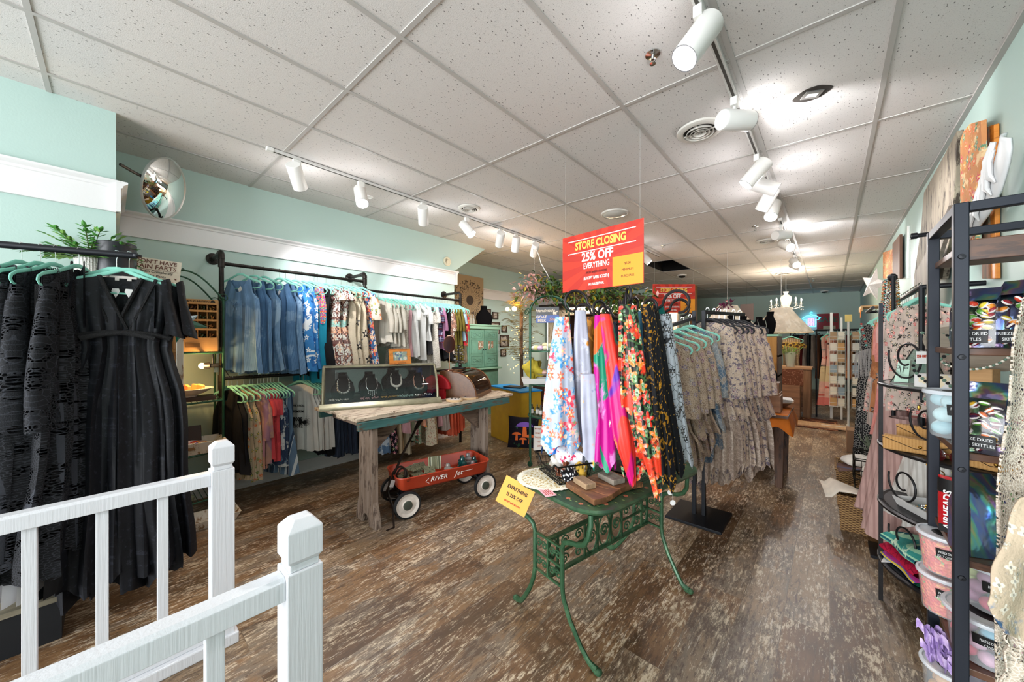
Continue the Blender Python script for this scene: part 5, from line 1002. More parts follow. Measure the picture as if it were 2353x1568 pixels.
# painted flowers on the border
FLW = [mat('painted_salmon', '#c9795c', .4), mat('painted_leaf', '#7f9a5c', .4)]; b = B(); r = random.Random(5)
for k in range(64):
    a = k/64*2*pi; x = (LX-.045)*max(-1, min(1, 1.25*cos(a))); y = (LY-.05)*max(-1, min(1, 1.25*sin(a))); x += r.uniform(-.012, .012); y += r.uniform(-.012, .012)
    if k % 3 == 0:
        for q in range(5): b.lathe([(.001, .7308), (.0055, .7308)], c=(x+.007*cos(q*1.256), y+.007*sin(q*1.256), 0), n=6, mi=0)
    else: aa = r.uniform(0, 6.28); b.lathe([(.001, .7307), (.008, .7307)], c=(x, y, 0), n=6, mi=1, sx=1.2, sy=.5)
o = obj('painted_flowers', b, FLW, t, smooth=0); o['kind'] = 'stuff'
lx, ly, LO = .1, .45, (0, -.05, 0)
def spiral(b, c, R_, turns, a0, plane, r_=.005, n_=26, dirn=1, R1=.2):
    pts = []
    for k in range(n_+1):
        f = k/n_; a = a0+dirn*turns*2*pi*f; q = R_*(1-(1-R1)*f); p = (q*cos(a), q*sin(a)); pts.append((c[0], c[1]+p[0], c[2]+p[1]) if plane == 'yz' else (c[0]+p[0], c[1], c[2]+p[1]))
    b.tube(pts, r_, 6)
for sx in (-1, 1):
    for sy in (-1, 1):
        b = B(); y = sy*ly; b.tube([(sx*q, y*k, z) for q, k, z in ((.265, .97, .71), (.27, .98, .665), (.262, 1, .61), (.24, 1, .57), (.2, 1, .55), (.15, 1, .54), (.115, 1, .525), (.1, 1, .495), (.1, 1, .30), (.108, 1, .25), (.145, .99, .165), (.205, .97, .075), (.245, .95, .028), (.285, .94, .014))], [.013]*12+[.014, .02], 8, flat=.8)
        b.ball((sx*.295, y*.94, .015), .021, 10, sz=.65); obj('leg', b, GI, t, loc=LO)
for sy in (-1, 1):
    b = B(); y = sy*ly
    for z in (.3, .395, .49): b.beam((-lx, y, z), (lx, y, z), .012, .01)
    b.beam((0, y, .3), (0, y, .49), .012, .012)
    for cx_ in (-.05, .05):
        for z in (.347, .443): spiral(b, (cx_-.02, y, z), .022, 1.4, 0, 'xz', .004); spiral(b, (cx_+.02, y, z), .022, 1.4, pi, 'xz', .004, dirn=-1)
    obj('end_scrollwork', b, GI, t, smooth=40, loc=LO)
b = B()
for z in (.30, .49): b.beam((0, -ly, z), (0, ly, z), .022, .014)
for y in (-.38, -.17, -.06, .06, .17, .38): b.beam((0, y, .3), (0, y, .49), .01, .01)
for y in (-.275, .275): b.beam((0, y-.1, .395), (0, y+.1, .395), .01, .01)
for y in (-.415, -.115, 0, .115, .415): R0 = .05 if abs(y) < .3 else .03; b.tube([(0, y+R0*cos(a), .395+.088*sin(a)) for a in [2*pi*k/24 for k in range(24)]], .005, 6, closed=True); spiral(b, (0, y, .395), R0*.75, 1.9, 0, 'yz', .005)
for y in (-.33, -.22, .22, .33):
    for z in (.347, .443): spiral(b, (0, y, z), .03, 1.4, 0, 'yz', .0045)
obj('stretcher_scrollwork', b, GI, t, smooth=40, loc=LO)
b = B()
for sy in (-1, 1): b.beam((0, sy*.07, .495), (sy*.2, sy*.18, .71), .012, .008)
b.beam((-.16, -.02, .705), (0, .05, .495), .012, .008); obj('brace', b, GI, t, smooth=0)
# ---- things on it
ZT = .7335
DOI = fab('crochet_doily', '#d9cfb0', [('spot', '#b08d3c', 60, .3), ('line', '#efe9d8', 36, .10)], var=.06, flat=True)
c = at_z(1258, 1100, ZT); t = thing('round_doily', 'round cream and gold doily with scalloped edge on the green table', 'doily', c)
b = B(); b.lathe([(.001, .002), (.145, .002)], n=60); obj('centre', b, DOI, t, smooth=0)
b = B(); vs = []; N = 120
for k in range(N): a = 2*pi*k/N; q = .165+.008*abs(sin(a*22)); vs += [(.143*cos(a), .143*sin(a), .003), (q*cos(a), q*sin(a), .0015)]
b.add(vs, [(2*k, 2*k+1, (2*k+3) % (2*N), (2*k+2) % (2*N)) for k in range(N)]); obj('scalloped_edge', b, mat('doily_edge', '#e4dfcf', .8), t, smooth=0)
# wire basket
bkc = at_z(1298, 1098, ZT); bkc = V((bkc.x-.03, bkc.y+.02, ZT)); brz = rad(-28)
t = thing('wire_basket', 'black wire basket with dipped front holding scarves and wrapped hair ties', 'basket', bkc, rz=brz)
BW = mat('basket_wire', '#17150f', .45, .6); w0, d0, w1, d1, hh = .125, .085, .15, .105, .105; b = B()
def bk(u, v, z): f = z/hh; return (u*(w0+(w1-w0)*f), v*(d0+(d1-d0)*f), z)
for z, r_ in ((.006, .003), (.04, .0015), (.075, .0015)): b.tube([bk(1, 1, z), bk(-1, 1, z), bk(-1, -1, z), bk(1, -1, z)], r_, 6, closed=True)
for k in range(15): u = -1+2*k/14; [b.cyl(bk(u, v, 0.004), bk(u, v, hh if (v > 0 or abs(u) > .62) else hh*.58), .0014, n=5) for v in (-1, 1)]; b.cyl(bk(u, -1, .004), bk(u, 1, .004), .0014, n=5)
for k in range(11): v = -1+2*k/10; [b.cyl(bk(u, v, .004), bk(u, v, hh), .0014, n=5) for u in (-1, 1)]; b.cyl(bk(-1, v, .004), bk(1, v, .004), .0014, n=5)
obj('wire_body', b, BW, t, smooth=0)
b = B(); b.tube([bk(-.72, -1, hh), bk(-1, -1, hh), bk(-1, 1, hh), bk(1, 1, hh), bk(1, -1, hh), bk(.72, -1, hh), bk(.6, -1, hh*.85), bk(.55, -1, hh*.6), bk(-.55, -1, hh*.6), bk(-.6, -1, hh*.85)], .005, 8, closed=True); obj('rim', b, BW, t)
b = B(); b.bb(-.03, .03, -d0-.012, -d0-.008, .02, .05); obj('label_plate', b, BLACKM, t, bevel=.004, rot=(-.15, 0, 0))
Rk = Matrix.Rotation(brz, 3, 'Z')
def ink_(x, y, z): return tuple(bkc+Rk @ V((x, y, z)))
def lump(name, c, r3, m, label, cat, seed=0, grp=None, amp=.25, rot=None, n_=22):
    r = random.Random(seed); ph = [r.uniform(0, 6) for _ in range(6)]; b = B()
    def fn(u, v): a = u*2*pi; e = (v-.5)*pi; k = 1+amp*(.5*sin(3*a+ph[0]+2*e)+.35*sin(5*e+ph[1]+a)+.3*sin(7*a+ph[2])*cos(4*e+ph[3])); return (r3[0]*cos(e)*cos(a)*k, r3[1]*cos(e)*sin(a)*k, r3[2]*(sin(e)*k+1)*.5)
    b.sheet(fn, n_, n_//2+2); return tag(obj(name, b, m, loc=c, rot=rot, smooth=70), label, cat, grp)
PNK = fab('pink_white_scarf', '#dcdde8', [('blob', '#c22a55', 22, .57), ('blob', '#5f9ad0', 12, .6), ('blob', '#efeaf2', 30, .56)])
lump('folded_scarf', ink_(.0, .045, .035), (.1, .045, .12), PNK, 'pink and white printed scarf piled in the wire basket', 'scarf', 1, amp=.35)
lump('folded_scarf', ink_(-.06, .01, .01), (.055, .06, .09), fab('soft_floral_scarf', '#dcd6cc', [('blob', '#7f9fc0', 14, .58), ('blob', '#c9a07c', 18, .6)]), 'pale beige and blue scarf at one end of the wire basket', 'scarf', 2, amp=.3)
for i, (x, y, z, q) in enumerate(((.02, -.04, .01, .3), (.05, -.05, .02, -.3), (.075, -.03, .015, .8), (.035, -.02, .04, 1.2), (.065, -.015, .045, .1), (.09, -.05, .03, .5))):
    b = B(); b.box((0, 0, .03), (.022, .008, .06)); tag(obj('hair_tie_card', b, fab('printed_tan_card', '#8a4e36', [('blob', '#d9c9b8', 40, .6), ('line', '#5a2c1c', 30, .05)]), loc=ink_(x, y, z), rot=(.3, .4*q, q), bevel=.002), 'brown hair tie card in the wire basket, '+['nearest the dipped front', 'second behind the dipped front', 'third along the front', 'standing in the middle', 'tilted against the pink scarf', 'at the far front corner'][i], 'hair tie', 'brown hair tie cards in the wire basket')
lump('polka_dot_scrunchie', ink_(.11, -.015, .01), (.045, .05, .075), fab('black_polka', '#111116', [('spot', '#e8e8ea', 55, .28)]), 'black scrunchie with white polka dots in the wire basket', 'scrunchie', 4, amp=.2)
lump('gold_scrunchie', ink_(.11, .05, .02), (.04, .045, .08), fab('gold_print', '#c09a3a', [('blob', '#efe6cf', 25, .57)]), 'gold and cream scrunchie at the far corner of the wire basket', 'scrunchie', 5, amp=.2)
# notice and small card at the edge
c = at_z(1187, 1108, .735); sale_paper(at_t(1184, 1140, 1.94), (.45, -.9, 0), .178, .15, 'orange 25% off notice hanging off the green table corner', tilt=rad(-12), roll=rad(22), m=mat('pale_orange_paper', '#f3a94c', .7))
c = at_z(1258, 1133, ZT); t = thing('info_card', 'small pink printed card at the edge of the green table', 'card', c+V((0, 0, .001)), rz=rad(-28)); b = B(); b.bb(-.045, .045, -.03, .03, 0, .001); obj('card', b, fab('pink_card', '#e8a8b0', [('blob', '#efd6d8', 6, .55)], flat=True), t, smooth=0)
for k in range(4): text(['thank you for shopping', 'small and local with us', 'all scarves are soft', 'please ask for help'][k], .007, mat('red_ink', '#b53a1c'), t, (0, .016-.011*k, .0015), (0, 0, 0))
# wooden boards
bl = [at_z(x, y, ZT) for x, y in ((1302, 1121), (1365, 1163), (1473, 1120), (1400, 1092))]
LIVE = wood('live_edge_walnut', '#5e3d28', '#7b5236', '#a8744a', 'x', rough=.45, bump=.15)
b = B(); n_ = 10; P2 = []; A_, B_, C_, D_ = bl
for k in range(n_+1): f = k/n_; p = B_.lerp(C_, f); P2.append((p.x+.012*sin(f*7), p.y-.008*sin(f*5)))
P2 += [(C_.x, C_.y), (D_.x, D_.y)]
for k in range(n_+1): f = k/n_; p = D_.lerp(A_, f); P2.append((p.x-.006*sin(f*8), p.y))
c = (A_+C_)/2; b.prism([(x-c.x, y-c.y) for x, y in P2], 0, .028); tag(obj('live_edge_board', b, LIVE, loc=(c.x, c.y, ZT), smooth=0, bevel=.003), 'dark live edge wooden board lying on the green table', 'wooden board')
for (px, py, w_, d_, rz, lb) in ((1343, 1108, .115, .062, rad(-25), 'smaller weathered wood block on the live edge board'), (1404, 1097, .125, .08, rad(-22), 'larger grey weathered wood block on the live edge board')):
    p = at_z(px, py, ZT+.045); b = B(); b.box((0, 0, .014), (w_, d_, .027)); tag(obj('wood_block', b, wood('block_grain'+lb[:5], '#7d674f' if 'smaller' in lb else '#6f675c', '#a58868' if 'smaller' in lb else '#8a8074', None, 'x', rough=.8, bump=.5), loc=(p.x, p.y, ZT+.0285), rot=(0, 0, rz), bevel=.003), lb, 'wooden block')

# ================================================================ scroll stand with scarves
SC = tl_(.03, .10, ZT); sch = V((SC.x, SC.y, 1.655))
SCI = mat('scroll_iron', '#2b2728', .45, .6, var=.2, vs=40)
t = thing('scarf_stand', 'dark wrought iron stand with curling hooks standing on the green table', 'scarf stand', SC)
b = B(); b.lathe([(.001, 0), (.11, 0), (.11, .01), (.02, .02), (.012, .03)], n=28); b.tube([(0, 0, .01), (0, 0, .93)], .012, 10); obj('post', b, SCI, t)
def scurl(ang, r1, z1, R_, zdrop=.0, flip=1):
    """hook: leaves the hub, dips, rises, curls over at distance r1"""
    pts = []; d = V((cos(ang), sin(ang), 0)); z1 += .045; R_ *= 1.15
    for k in range(6): f = k/5; pts.append(V((0, 0, .925-.03*sin(f*pi)))+d*(r1-R_)*f*1.0+V((0, 0, (z1-.925)*f*f)))
    c_ = V((0, 0, z1))+d*r1
    for k in range(1, 15): a = pi-flip*(k/14)*pi*1.5; q = R_*(1-.45*k/14); pts.append(c_+d*q*cos(a)+V((0, 0, q*sin(a)*1.1)))
    b = B(); b.tube([tuple(p) for p in pts], [.008]*8+[.0085]*6+[.007]*6, 8); obj('scroll_hook', b, SCI, t)
for k, (a, r1, z1, R_) in enumerate(((rad(190), .27, .90, .055), (rad(200), .12, .9, .035), (rad(10), .3, .93, .07), (rad(35), .33, .91, .055), (rad(-50), .1, .98, .05), (rad(-20), .2, .9, .05), (rad(120), .25, .93, .06), (rad(250), .2, .9, .05), (rad(80), .12, .95, .04), (rad(222), .3, .95, .07))): scurl(a, r1, z1, R_)
b = B(); b.tube([(0, 0, .9), (.01, -.03, 1.0), (.03, -.03, 1.06), (.055, -.03, 1.0), (.06, -.02, .93)], .008, 8); b.tube([(0, 0, .93), (-.05, 0, .87), (-.07, .02, .82)], .007, 8); b.tube([(0, 0, .93), (.05, 0, .87), (.07, .02, .82)], .007, 8); obj('finial_loop', b, SCI, t)
def scarf(px0, py0, t0, px1, py1, t1, w0_, w1_, m, label, folds=5, amp=.35, bend=(0, 0, 0), grp=None, dep=.55, hemskew=0, tag_=False, seed=0, end_taper=0):
    """pleated cloth falling from one 3D point to another; cross-section is a rippled, flattened loop"""
    a, c = at_t(px0, py0, t0), at_t(px1, py1, t1); rn = random.Random(seed+int(px0)); ph = rn.uniform(0, 6); org = V((c.x, c.y, c.z)); b = B(); NV_, NU = 30, 44
    wd = RGT
    def fn(u, v):
        p = a.lerp(c, v)+V(bend)*sin(pi*v); w_ = w0_+(w1_-w0_)*v**.8
        if end_taper and v > .75: w_ *= 1-end_taper*((v-.75)/.25)
        th = 2*pi*u; rr_ = 1+amp*min(1, v*3+.15)*(.6*sin(folds*th+ph+v*1.5)+.3*sin((folds*2+1)*th+ph*2))
        x = cos(th)*w_*(1+.12*sin(folds*th+ph)); y = sin(th)*w_*dep*rr_+.012*sin(5*v+ph)
        return tuple(p+wd*(x+.01*sin(6*v+ph)*v)+FWD*y+V((0, 0, (.03*sin(folds*th+ph)+hemskew*cos(th))*v**6))-org)
    b.sheet(fn, NU, NV_); o = tag(obj('silk_scarf', b, m, loc=org, smooth=70), label, 'scarf', grp); return o
TROP = fab('tropical_bird_print', '#a9b0c0', [('blob', '#2f7fc0', 5, .6), ('flower', ['#e2405a', '#ef8f9c', '#e05a3a', '#3f8ac4'], 7.5, .055, 5, '#f3e1c8'), ('blob', '#c23a3c', 9, .62), ('blob', '#5f9a5a', 8, .64), ('flower', ['#e8694a', '#f2b0a8', '#4a90c8'], 14, .03, 6, '#f0d890'), ('blob', '#d0cac6', 12, .62)], rough=.5, var=.06)
WSC = fab('white_floral_scarf', '#a6a7b6', [('flower', ['#b9bac8', '#b0b4c8'], 5, .06, 6, '#c9883c'), ('blob', '#7e93b4', 3.4, .66), ('blob', '#b5b7c6', 9, .62)], rough=.4, var=.05)
ORW = fab('orange_white_petals', '#a9abbd', [('blob', '#d98440', 5, .62), ('blob', '#e2b03c', 9, .66), ('blob', '#8f93b0', 14, .64)], rough=.4)
ROY = fab('royal_blue_scarf', '#2362b0', [('blob', '#efe9ef', 6, .64)], rough=.45)
GFE = fab('feather_pink_magenta', '#c2136e', [('wave', '#e2352a', 3.6, .53), ('blob', '#e8892a', 6, .6), ('wave', '#5a2a9e', 3.2, .62), ('blob', '#d8b9dc', 11, .66), ('wave', '#1f8a6a', 2.8, .66)], rough=.4, stretch=(1, 1, .45))
GFE2 = fab('feather_green_magenta', '#1f8a6a', [('wave', '#c2138a', 3.4, .5), ('blob', '#d884c8', 9, .58), ('wave', '#e8622a', 3.0, .6), ('blob', '#efeae0', 16, .68)], rough=.4, stretch=(1, 1, .45))
ROSE_ = fab('red_orange_roses', '#1a1a16', [('line', '#3f5c36', 24, .12), ('flower', ['#d8301c', '#e05a1c', '#d83a24', '#e87a24'], 13, .042, 5, '#f08a2c'), ('flower', ['#6f9a62', '#3f6a44'], 16, .02, 2, '#20301f'), ('blob', '#d93820', 6, .58)], rough=.4, var=.1)
BGD = fab('black_gold_wave', '#141318', [('wave', '#a8741c', 22, .6), ('spot', '#d8a030', 40, .09)], rough=.5, stretch=(1, 1, .6))
BDOT = fab('black_gold_dots', '#17171c', [('spot', '#d8a84c', 24, .06)], rough=.5)
TLE = fab('teal_leopard_scarf', '#0f6f68', [('blob', '#0a4a48', 16, .52)], rough=.5)
BWR = fab('white_black_roses', '#c3c9d2', [('line', '#15161a', 22, .03), ('flower', ['#22242a', '#c3c9d2', '#15161a'], 15, .024, 6, '#c3c9d2'), ('blob', '#1b1c20', 6.5, .64)], rough=.4, var=.05)
GOLDS = fab('bronze_scarf', '#a3631c', [('wave', '#d8902c', 9, .55), ('blob', '#5a2c14', 12, .6)], rough=.45)
DKF = fab('dark_floral_scarf', '#3a3f4c', [('blob', '#8a8f98', 12, .55), ('blob', '#a05a6a', 14, .62)], rough=.5)
BLG = mat('slate_blue_cloth', '#2f6078', .6); LGR = mat('pale_grey_cloth', '#c9ccd0', .6)
scarf(1292, 728, 2.1, 1284, 1030, 1.98, .035, .1, TROP, 'tropical flower and bird print scarf, at the outer end of the stand', 4, seed=1)
scarf(1300, 745, 2.2, 1262, 1035, 2.12, .03, .06, ROY, 'royal blue scarf edge showing behind the tropical print one', 3)
scarf(1333, 714, 2.1, 1345, 1020, 2.05, .03, .075, WSC, 'silvery white floral scarf beside the tropical print one', 4, seed=2)
scarf(1350, 860, 1.98, 1358, 1060, 1.95, .04, .05, ORW, 'white and orange petal scarf hanging low beside the silvery one', 3)
scarf(1358, 728, 2.25, 1362, 990, 2.2, .03, .05, GOLDS, 'bronze gold scarf tucked behind the white scarf', 3)
scarf(1376, 725, 2.0, 1392, 1070, 1.93, .025, .065, GFE2, 'green and magenta feather print scarf', 4, seed=3)
scarf(1392, 722, 1.93, 1452, 1105, 1.80, .028, .062, GFE, 'hot pink and orange feather print scarf sweeping onto the table', 4, end_taper=.75, seed=4)
scarf(1410, 740, 2.2, 1412, 1010, 2.2, .035, .06, DKF, 'dark grey floral scarf between the pink and the rose ones', 3)
scarf(1438, 700, 1.86, 1462, 1085, 1.86, .03, .085, ROSE_, 'red rose print scarf gathered at the middle of the stand', 5, seed=5)
scarf(1450, 702, 1.83, 1512, 1150, 1.66, .026, .05, ROSE_, 'red rose print scarf end sweeping down over the table edge', 4, end_taper=.7, bend=(-.015, 0, 0), seed=6)
scarf(1458, 718, 2.15, 1450, 950, 2.15, .03, .05, LGR, 'pale grey scarf behind the rose scarf', 3)
scarf(1478, 715, 2.0, 1482, 900, 2.05, .028, .04, BLG, 'slate blue scarf behind the black dotted one', 3)
scarf(1488, 700, 1.92, 1528, 1120, 1.82, .03, .05, BGD, 'black scarf with swirling gold lines', 4, seed=7)
scarf(1500, 702, 2.0, 1545, 1085, 1.95, .028, .055, BDOT, 'black scarf with small gold dots', 4, seed=8)
scarf(1518, 704, 2.08, 1550, 950, 2.1, .022, .035, TLE, 'narrow teal leopard print scarf', 3)
scarf(1530, 722, 2.05, 1568, 1062, 2.08, .03, .06, BWR, 'white scarf with black rose outlines, last on the stand', 3, seed=9)
scarf(1522, 724, 2.15, 1545, 1000, 2.15, .024, .04, BWR, 'white and black rose scarf tucked behind its twin', 3, seed=10)
for k, (px, py, tt, lb) in enumerate(((1540, 1132, 1.85, 'small white oval price tag on the black gold scarf'), (1546, 1156, 1.86, 'white round price tag dangling below the black scarf'))):
    c = at_t(px, py, tt); b = B(); b.lathe([(.001, 0), (.014, 0), (.014, .001), (.001, .001)], n=20, ax='y', sx=1); b.tube([(0, 0, .014), (0, 0, .05)], .0008, 4); tag(obj('price_tag', b, mat('tag_white', '#e8e6e4', .5), loc=c, rot=(0, 0, .7)), lb, 'price tag')

# ================================================================ store closing signs
RED1, RED2 = mat('sign_red', '#d9341f', .45), mat('sign_red_dark', '#b92a1c', .45); YEL = mat('sign_yellow', '#f0d05a', .5); ORG = mat('sign_orange', '#f09a24', .5); WHT = mat('sign_white', '#f0ece8', .5); DKR = mat('sign_dark_red', '#5a1a14', .5)
def closing(c, nrm, w_, h_, label):
    t = board('store_closing_sign', label, 'hanging sign', c, w_, h_, nrm, RED1, th=.006)
    b = B(); o = (0, -.02*h_); N = 14
    def clip(a):
        dx_, dz_ = cos(a), sin(a); k = min((w_/2)/abs(dx_) if abs(dx_) > 1e-6 else 9, ((h_/2-o[1]*(1 if dz_ > 0 else -1)))/abs(dz_) if abs(dz_) > 1e-6 else 9); return (o[0]+dx_*k, -.0006, o[1]+dz_*k)
    for k in range(N):
        a = 2*pi*k/N+.13; p, q = clip(a), clip(a+pi/N); b.add([(o[0], -.0006, o[1]), p, q], [(0, 1, 2)])
    obj('sunburst', b, RED2, t, smooth=0)
    b = B(); b.bb(-.42*w_, .42*w_, -.0015, 0, .385*h_, .4*h_); b.bb(-.42*w_, .42*w_, -.0015, 0, .165*h_, .18*h_); obj('rules', b, WHT, t, smooth=0)
    b = B(); b.bb(.16*w_, w_/2-.002, -.0014, 0, -h_/2+.003, -.02*h_); obj('corner_panel', b, ORG, t, smooth=0)
    text('STORE CLOSING', .185*h_, YEL, t, (-.0*w_, -.002, .282*h_), sx=.68*w_/h_/1.5, bold=.006*h_); text('25% OFF', .205*h_, WHT, t, (-.03*w_, -.002, .068*h_), sx=.78*w_/h_/1.5, bold=.006*h_)
    text('EVERYTHING', .135*h_, WHT, t, (-.04*w_, -.002, -.088*h_), sx=.62*w_/h_/1.5, bold=.003*h_); text('UNLESS MARKED OTHERWISE', .05*h_, DKR, t, (-.04*w_, -.002, -.205*h_), sx=.62, bold=.001*h_); text('(EXCEPT BARS BOOTH)', .07*h_, WHT, t, (-.04*w_, -.002, -.3*h_), sx=.68, bold=.002*h_); text('ALL SALES FINAL', .055*h_, WHT, t, (-.04*w_, -.002, -.41*h_), sx=.75, bold=.002*h_)
    for s, z in (('$5.00', -.15), ('MINIMUM', -.25), ('PURCHASE', -.35)): text(s, .055*h_, DKR, t, (.33*w_, -.002, z*h_), sx=.85)
    b = B(); [b.tube([(s*w_*.46, .003, h_*.48), (s*w_*.46, .003, zc(c[0])-c[2])], .0008, 4) for s in (-1, 1)]; obj('hanging_wire', b, mat('thin_wire', '#b9b7b2', .4), t); return t
pl, pr = at_t(1293, 608, 3.0), at_t(1479, 579, 2.49); c = (pl+pr)/2; d = pr-pl; closing(tuple(c), (d.y, -d.x, 0), d.length, .455, 'large red store closing sign hanging above the scarves')
pl, pr = at_t(1500, 689, 5.7), at_t(1597, 683, 5.7); c = (pl+pr)/2; d = pr-pl; closing(tuple(c), (d.y, -d.x, 0), d.length, .455, 'smaller looking red store closing sign farther back over the racks')

# ================================================================ four-way rack of lace dresses
LF = [fab('lace_taupe_floral', '#a8917c', [('blob', '#8a7463', 24, .52), ('flower', ['#6a5a78', '#7a4a62', '#9a8a80'], 16, .022, 6, '#6a4a5a'), ('line', '#c4b09c', 70, .08), ('blob', '#4d5a70', 7, .66)], var=.2), fab('lace_cream_plum', '#b9a390', [('blob', '#3f3e50', 20, .6), ('flower', ['#5c2f52', '#6a4a70', '#3d4258'], 11, .028, 6, '#8a5a6a'), ('line', '#d3c2b0', 80, .09), ('blob', '#6f6470', 26, .57)], var=.15),
      fab('lace_blue_grey', '#8f9498', [('blob', '#5f7488', 6, .5), ('blob', '#a39688', 16, .56), ('line', '#b5b5b4', 28, .05), ('blob', '#3f4c62', 8, .64)], var=.2), fab('lace_plain_hem', '#b3a091', [('line', '#cdbcae', 36, .07), ('blob', '#97857a', 26, .57)], var=.12)]
fc = V((-.835, 3.34, 0)); t = thing('fourway_rack', 'black metal four-way rack with slanted arms holding lace dresses', 'clothes rack', fc)
b = B(); b.box((0, 0, .012), (.42, .42, .022)); obj('base_plate', b, BLACKM, t, bevel=.003)
for i, (x, y) in enumerate(((-.035, -.01), (.035, .01))): b = B(); b.bb(x-.015, x+.015, y-.015, y+.015, .02, 1.76); obj('upright', b, BLACKM, t, bevel=.002)
armA = (fc+V((-.035, -.01, 1.70)), V((-.955, 2.72, 1.585))); armB = (fc+V((.035, .01, 1.745)), V((-.60, 3.93, 1.745)))
for p, q in (armA, armB): b = B(); b.beam(p-fc, q-fc, .028, .028); obj('arm', b, BLACKM, t, smooth=0, bevel=.002)
BH = mat('black_velvet_hanger', '#15151a', .7)
def lace_garment(p, rz, m, label, L, tiers, hk, sl, m2=None, seed=0):
    g = garment('lace_kimono', p, rz, m, label, 'dress', L=L, kind='dress', sw=.19, nw=.05, vf=.05, fold=.032, nf=6, jag=.025, nu=40, nv=26, sleeves=dict(L=sl, r0=.07, r1=.12, n=20, m=14), hkey=hk, hm=BH if hk == 'black' else None)
    if tiers:
        b = garment_mesh(B(), L+tiers, [(-L+.12, .2, .03), (-L-.1, .24, .045), (-L-tiers, .27, .05)], sw=.19, nw=.001, vf=0, fold=.04, nf=8, seed=seed, jag=.05, z0=-L+.12, shoulder=0, nu=40, nv=12, hem=lambda u: .12*u); obj('skirt_tier', b, m2 or m, g, smooth=60)
    return g
dA = armA[1]-armA[0]
for i, (f, m, L, tr, lb) in enumerate(((.97, 0, .98, .2, 'first, nearest the scarves'), (.77, 0, 1.0, .2, 'second from the scarves'), (.57, 0, 1.02, .25, 'third from the scarves'), (.37, 0, 1.05, .25, 'fourth from the scarves'), (.14, 2, 1.08, .28, 'bluish one beside the rack post'))):
    lace_garment(armA[0]+dA*f+V((0, 0, .02)), rad(12), LF[m], 'sheer lace floral kimono on a teal hanger, '+lb, L*.84, L*.28, 'teal', .5, LF[m if i < 4 else 2], seed=i)
dB = armB[1]-armB[0]
for i, (f, m, L, tr, lb) in enumerate(((.08, 1, .95, .52, 'nearest the rack post'), (.24, 1, .97, .55, 'second from the rack post'), (.36, 1, .97, .5, 'third from the rack post'), (.50, 1, 1.0, .5, 'fourth from the rack post'), (.72, 1, 1.0, .5, 'fifth from the rack post'), (.88, 1, 1.02, .55, 'outermost toward the aisle'))):
    lace_garment(armB[0]+dB*f+V((0, 0, .02)), rad(8), LF[m], 'long cream lace dress with plum flowers on a black hanger, '+lb, L*.93, tr, 'black', .58, LF[3] if i in (0, 3, 5) else LF[1], seed=20+i)
# ================================================================ black framed candy shelf
FRM = mat('frame_charcoal_metal', '#1c2029', .45, .4); RW = wood('rustic_shelf_board', '#4a2f20', '#5e3d2a', '#38231a', 'x', rough=.4, bump=.1)
sx0, sx1, sy0, sy1 = .245, .64, 1.42, 1.76
t = thing('candy_shelf', 'tall black metal and brown board shelf stocked with candy', 'shelf', (sx0, sy0, 0))
def q_(b, x0, x1, y0, y1, z0, z1): return b.bb(x0-sx0, x1-sx0, y0-sy0, y1-sy0, z0, z1)
for x in (sx0, sx1-.025):
    for y in (sy0, sy1-.022): b = B(); q_(b, x-.0125, x+.0125, y-.0125, y+.0125, 0, 1.845); obj('upright', b, FRM, t, bevel=.002)
for y in (sy0, sy1-.022): b = B(); q_(b, sx0+.0125, sx1-.038, y-.0115, y+.0115, 1.821, 1.844); obj('top_rail', b, FRM, t, bevel=.002)
b = B(); q_(b, sx0-.0115, sx0+.0115, sy0+.0125, sy1-.034, 1.821, 1.844); obj('top_side_rail', b, FRM, t, bevel=.002)
SZ = (1.745, 1.482, 1.218, .948, .678, .408, .14)
for z in SZ: b = B(); q_(b, sx0+.002, sx1, sy0+.014 if z < 1.7 else sy0+.014, sy1-.036, z-.018, z); b2 = b; obj('shelf_board', b, RW, t, smooth=0, bevel=.002)
b = B(); q_(b, sx0+.013, sx1, sy0+.0, sy0+.013, 1.70, 1.752); obj('front_board', b, RW, t, smooth=0, bevel=.002)
b = B()
for z in (1.73, 1.48, 1.20, .93, .66, .4): b.lathe([(.001, -.0165), (.006, -.016), (.007, -.0125)], c=(0, 0, z-.02), n=12, ax='y')
obj('screws', b, BLACKM, t)
CLR = mat('clear_tub_plastic', '#dfe6ea', .18, alpha=.28, coat=.3); LIDM = mat('tub_lid_plastic', '#d5dae0', .3, alpha=.75); BLB = mat('black_label', '#0e0e10', .5); WLB = mat('label_white_ink', '#e2e2e2', .5)
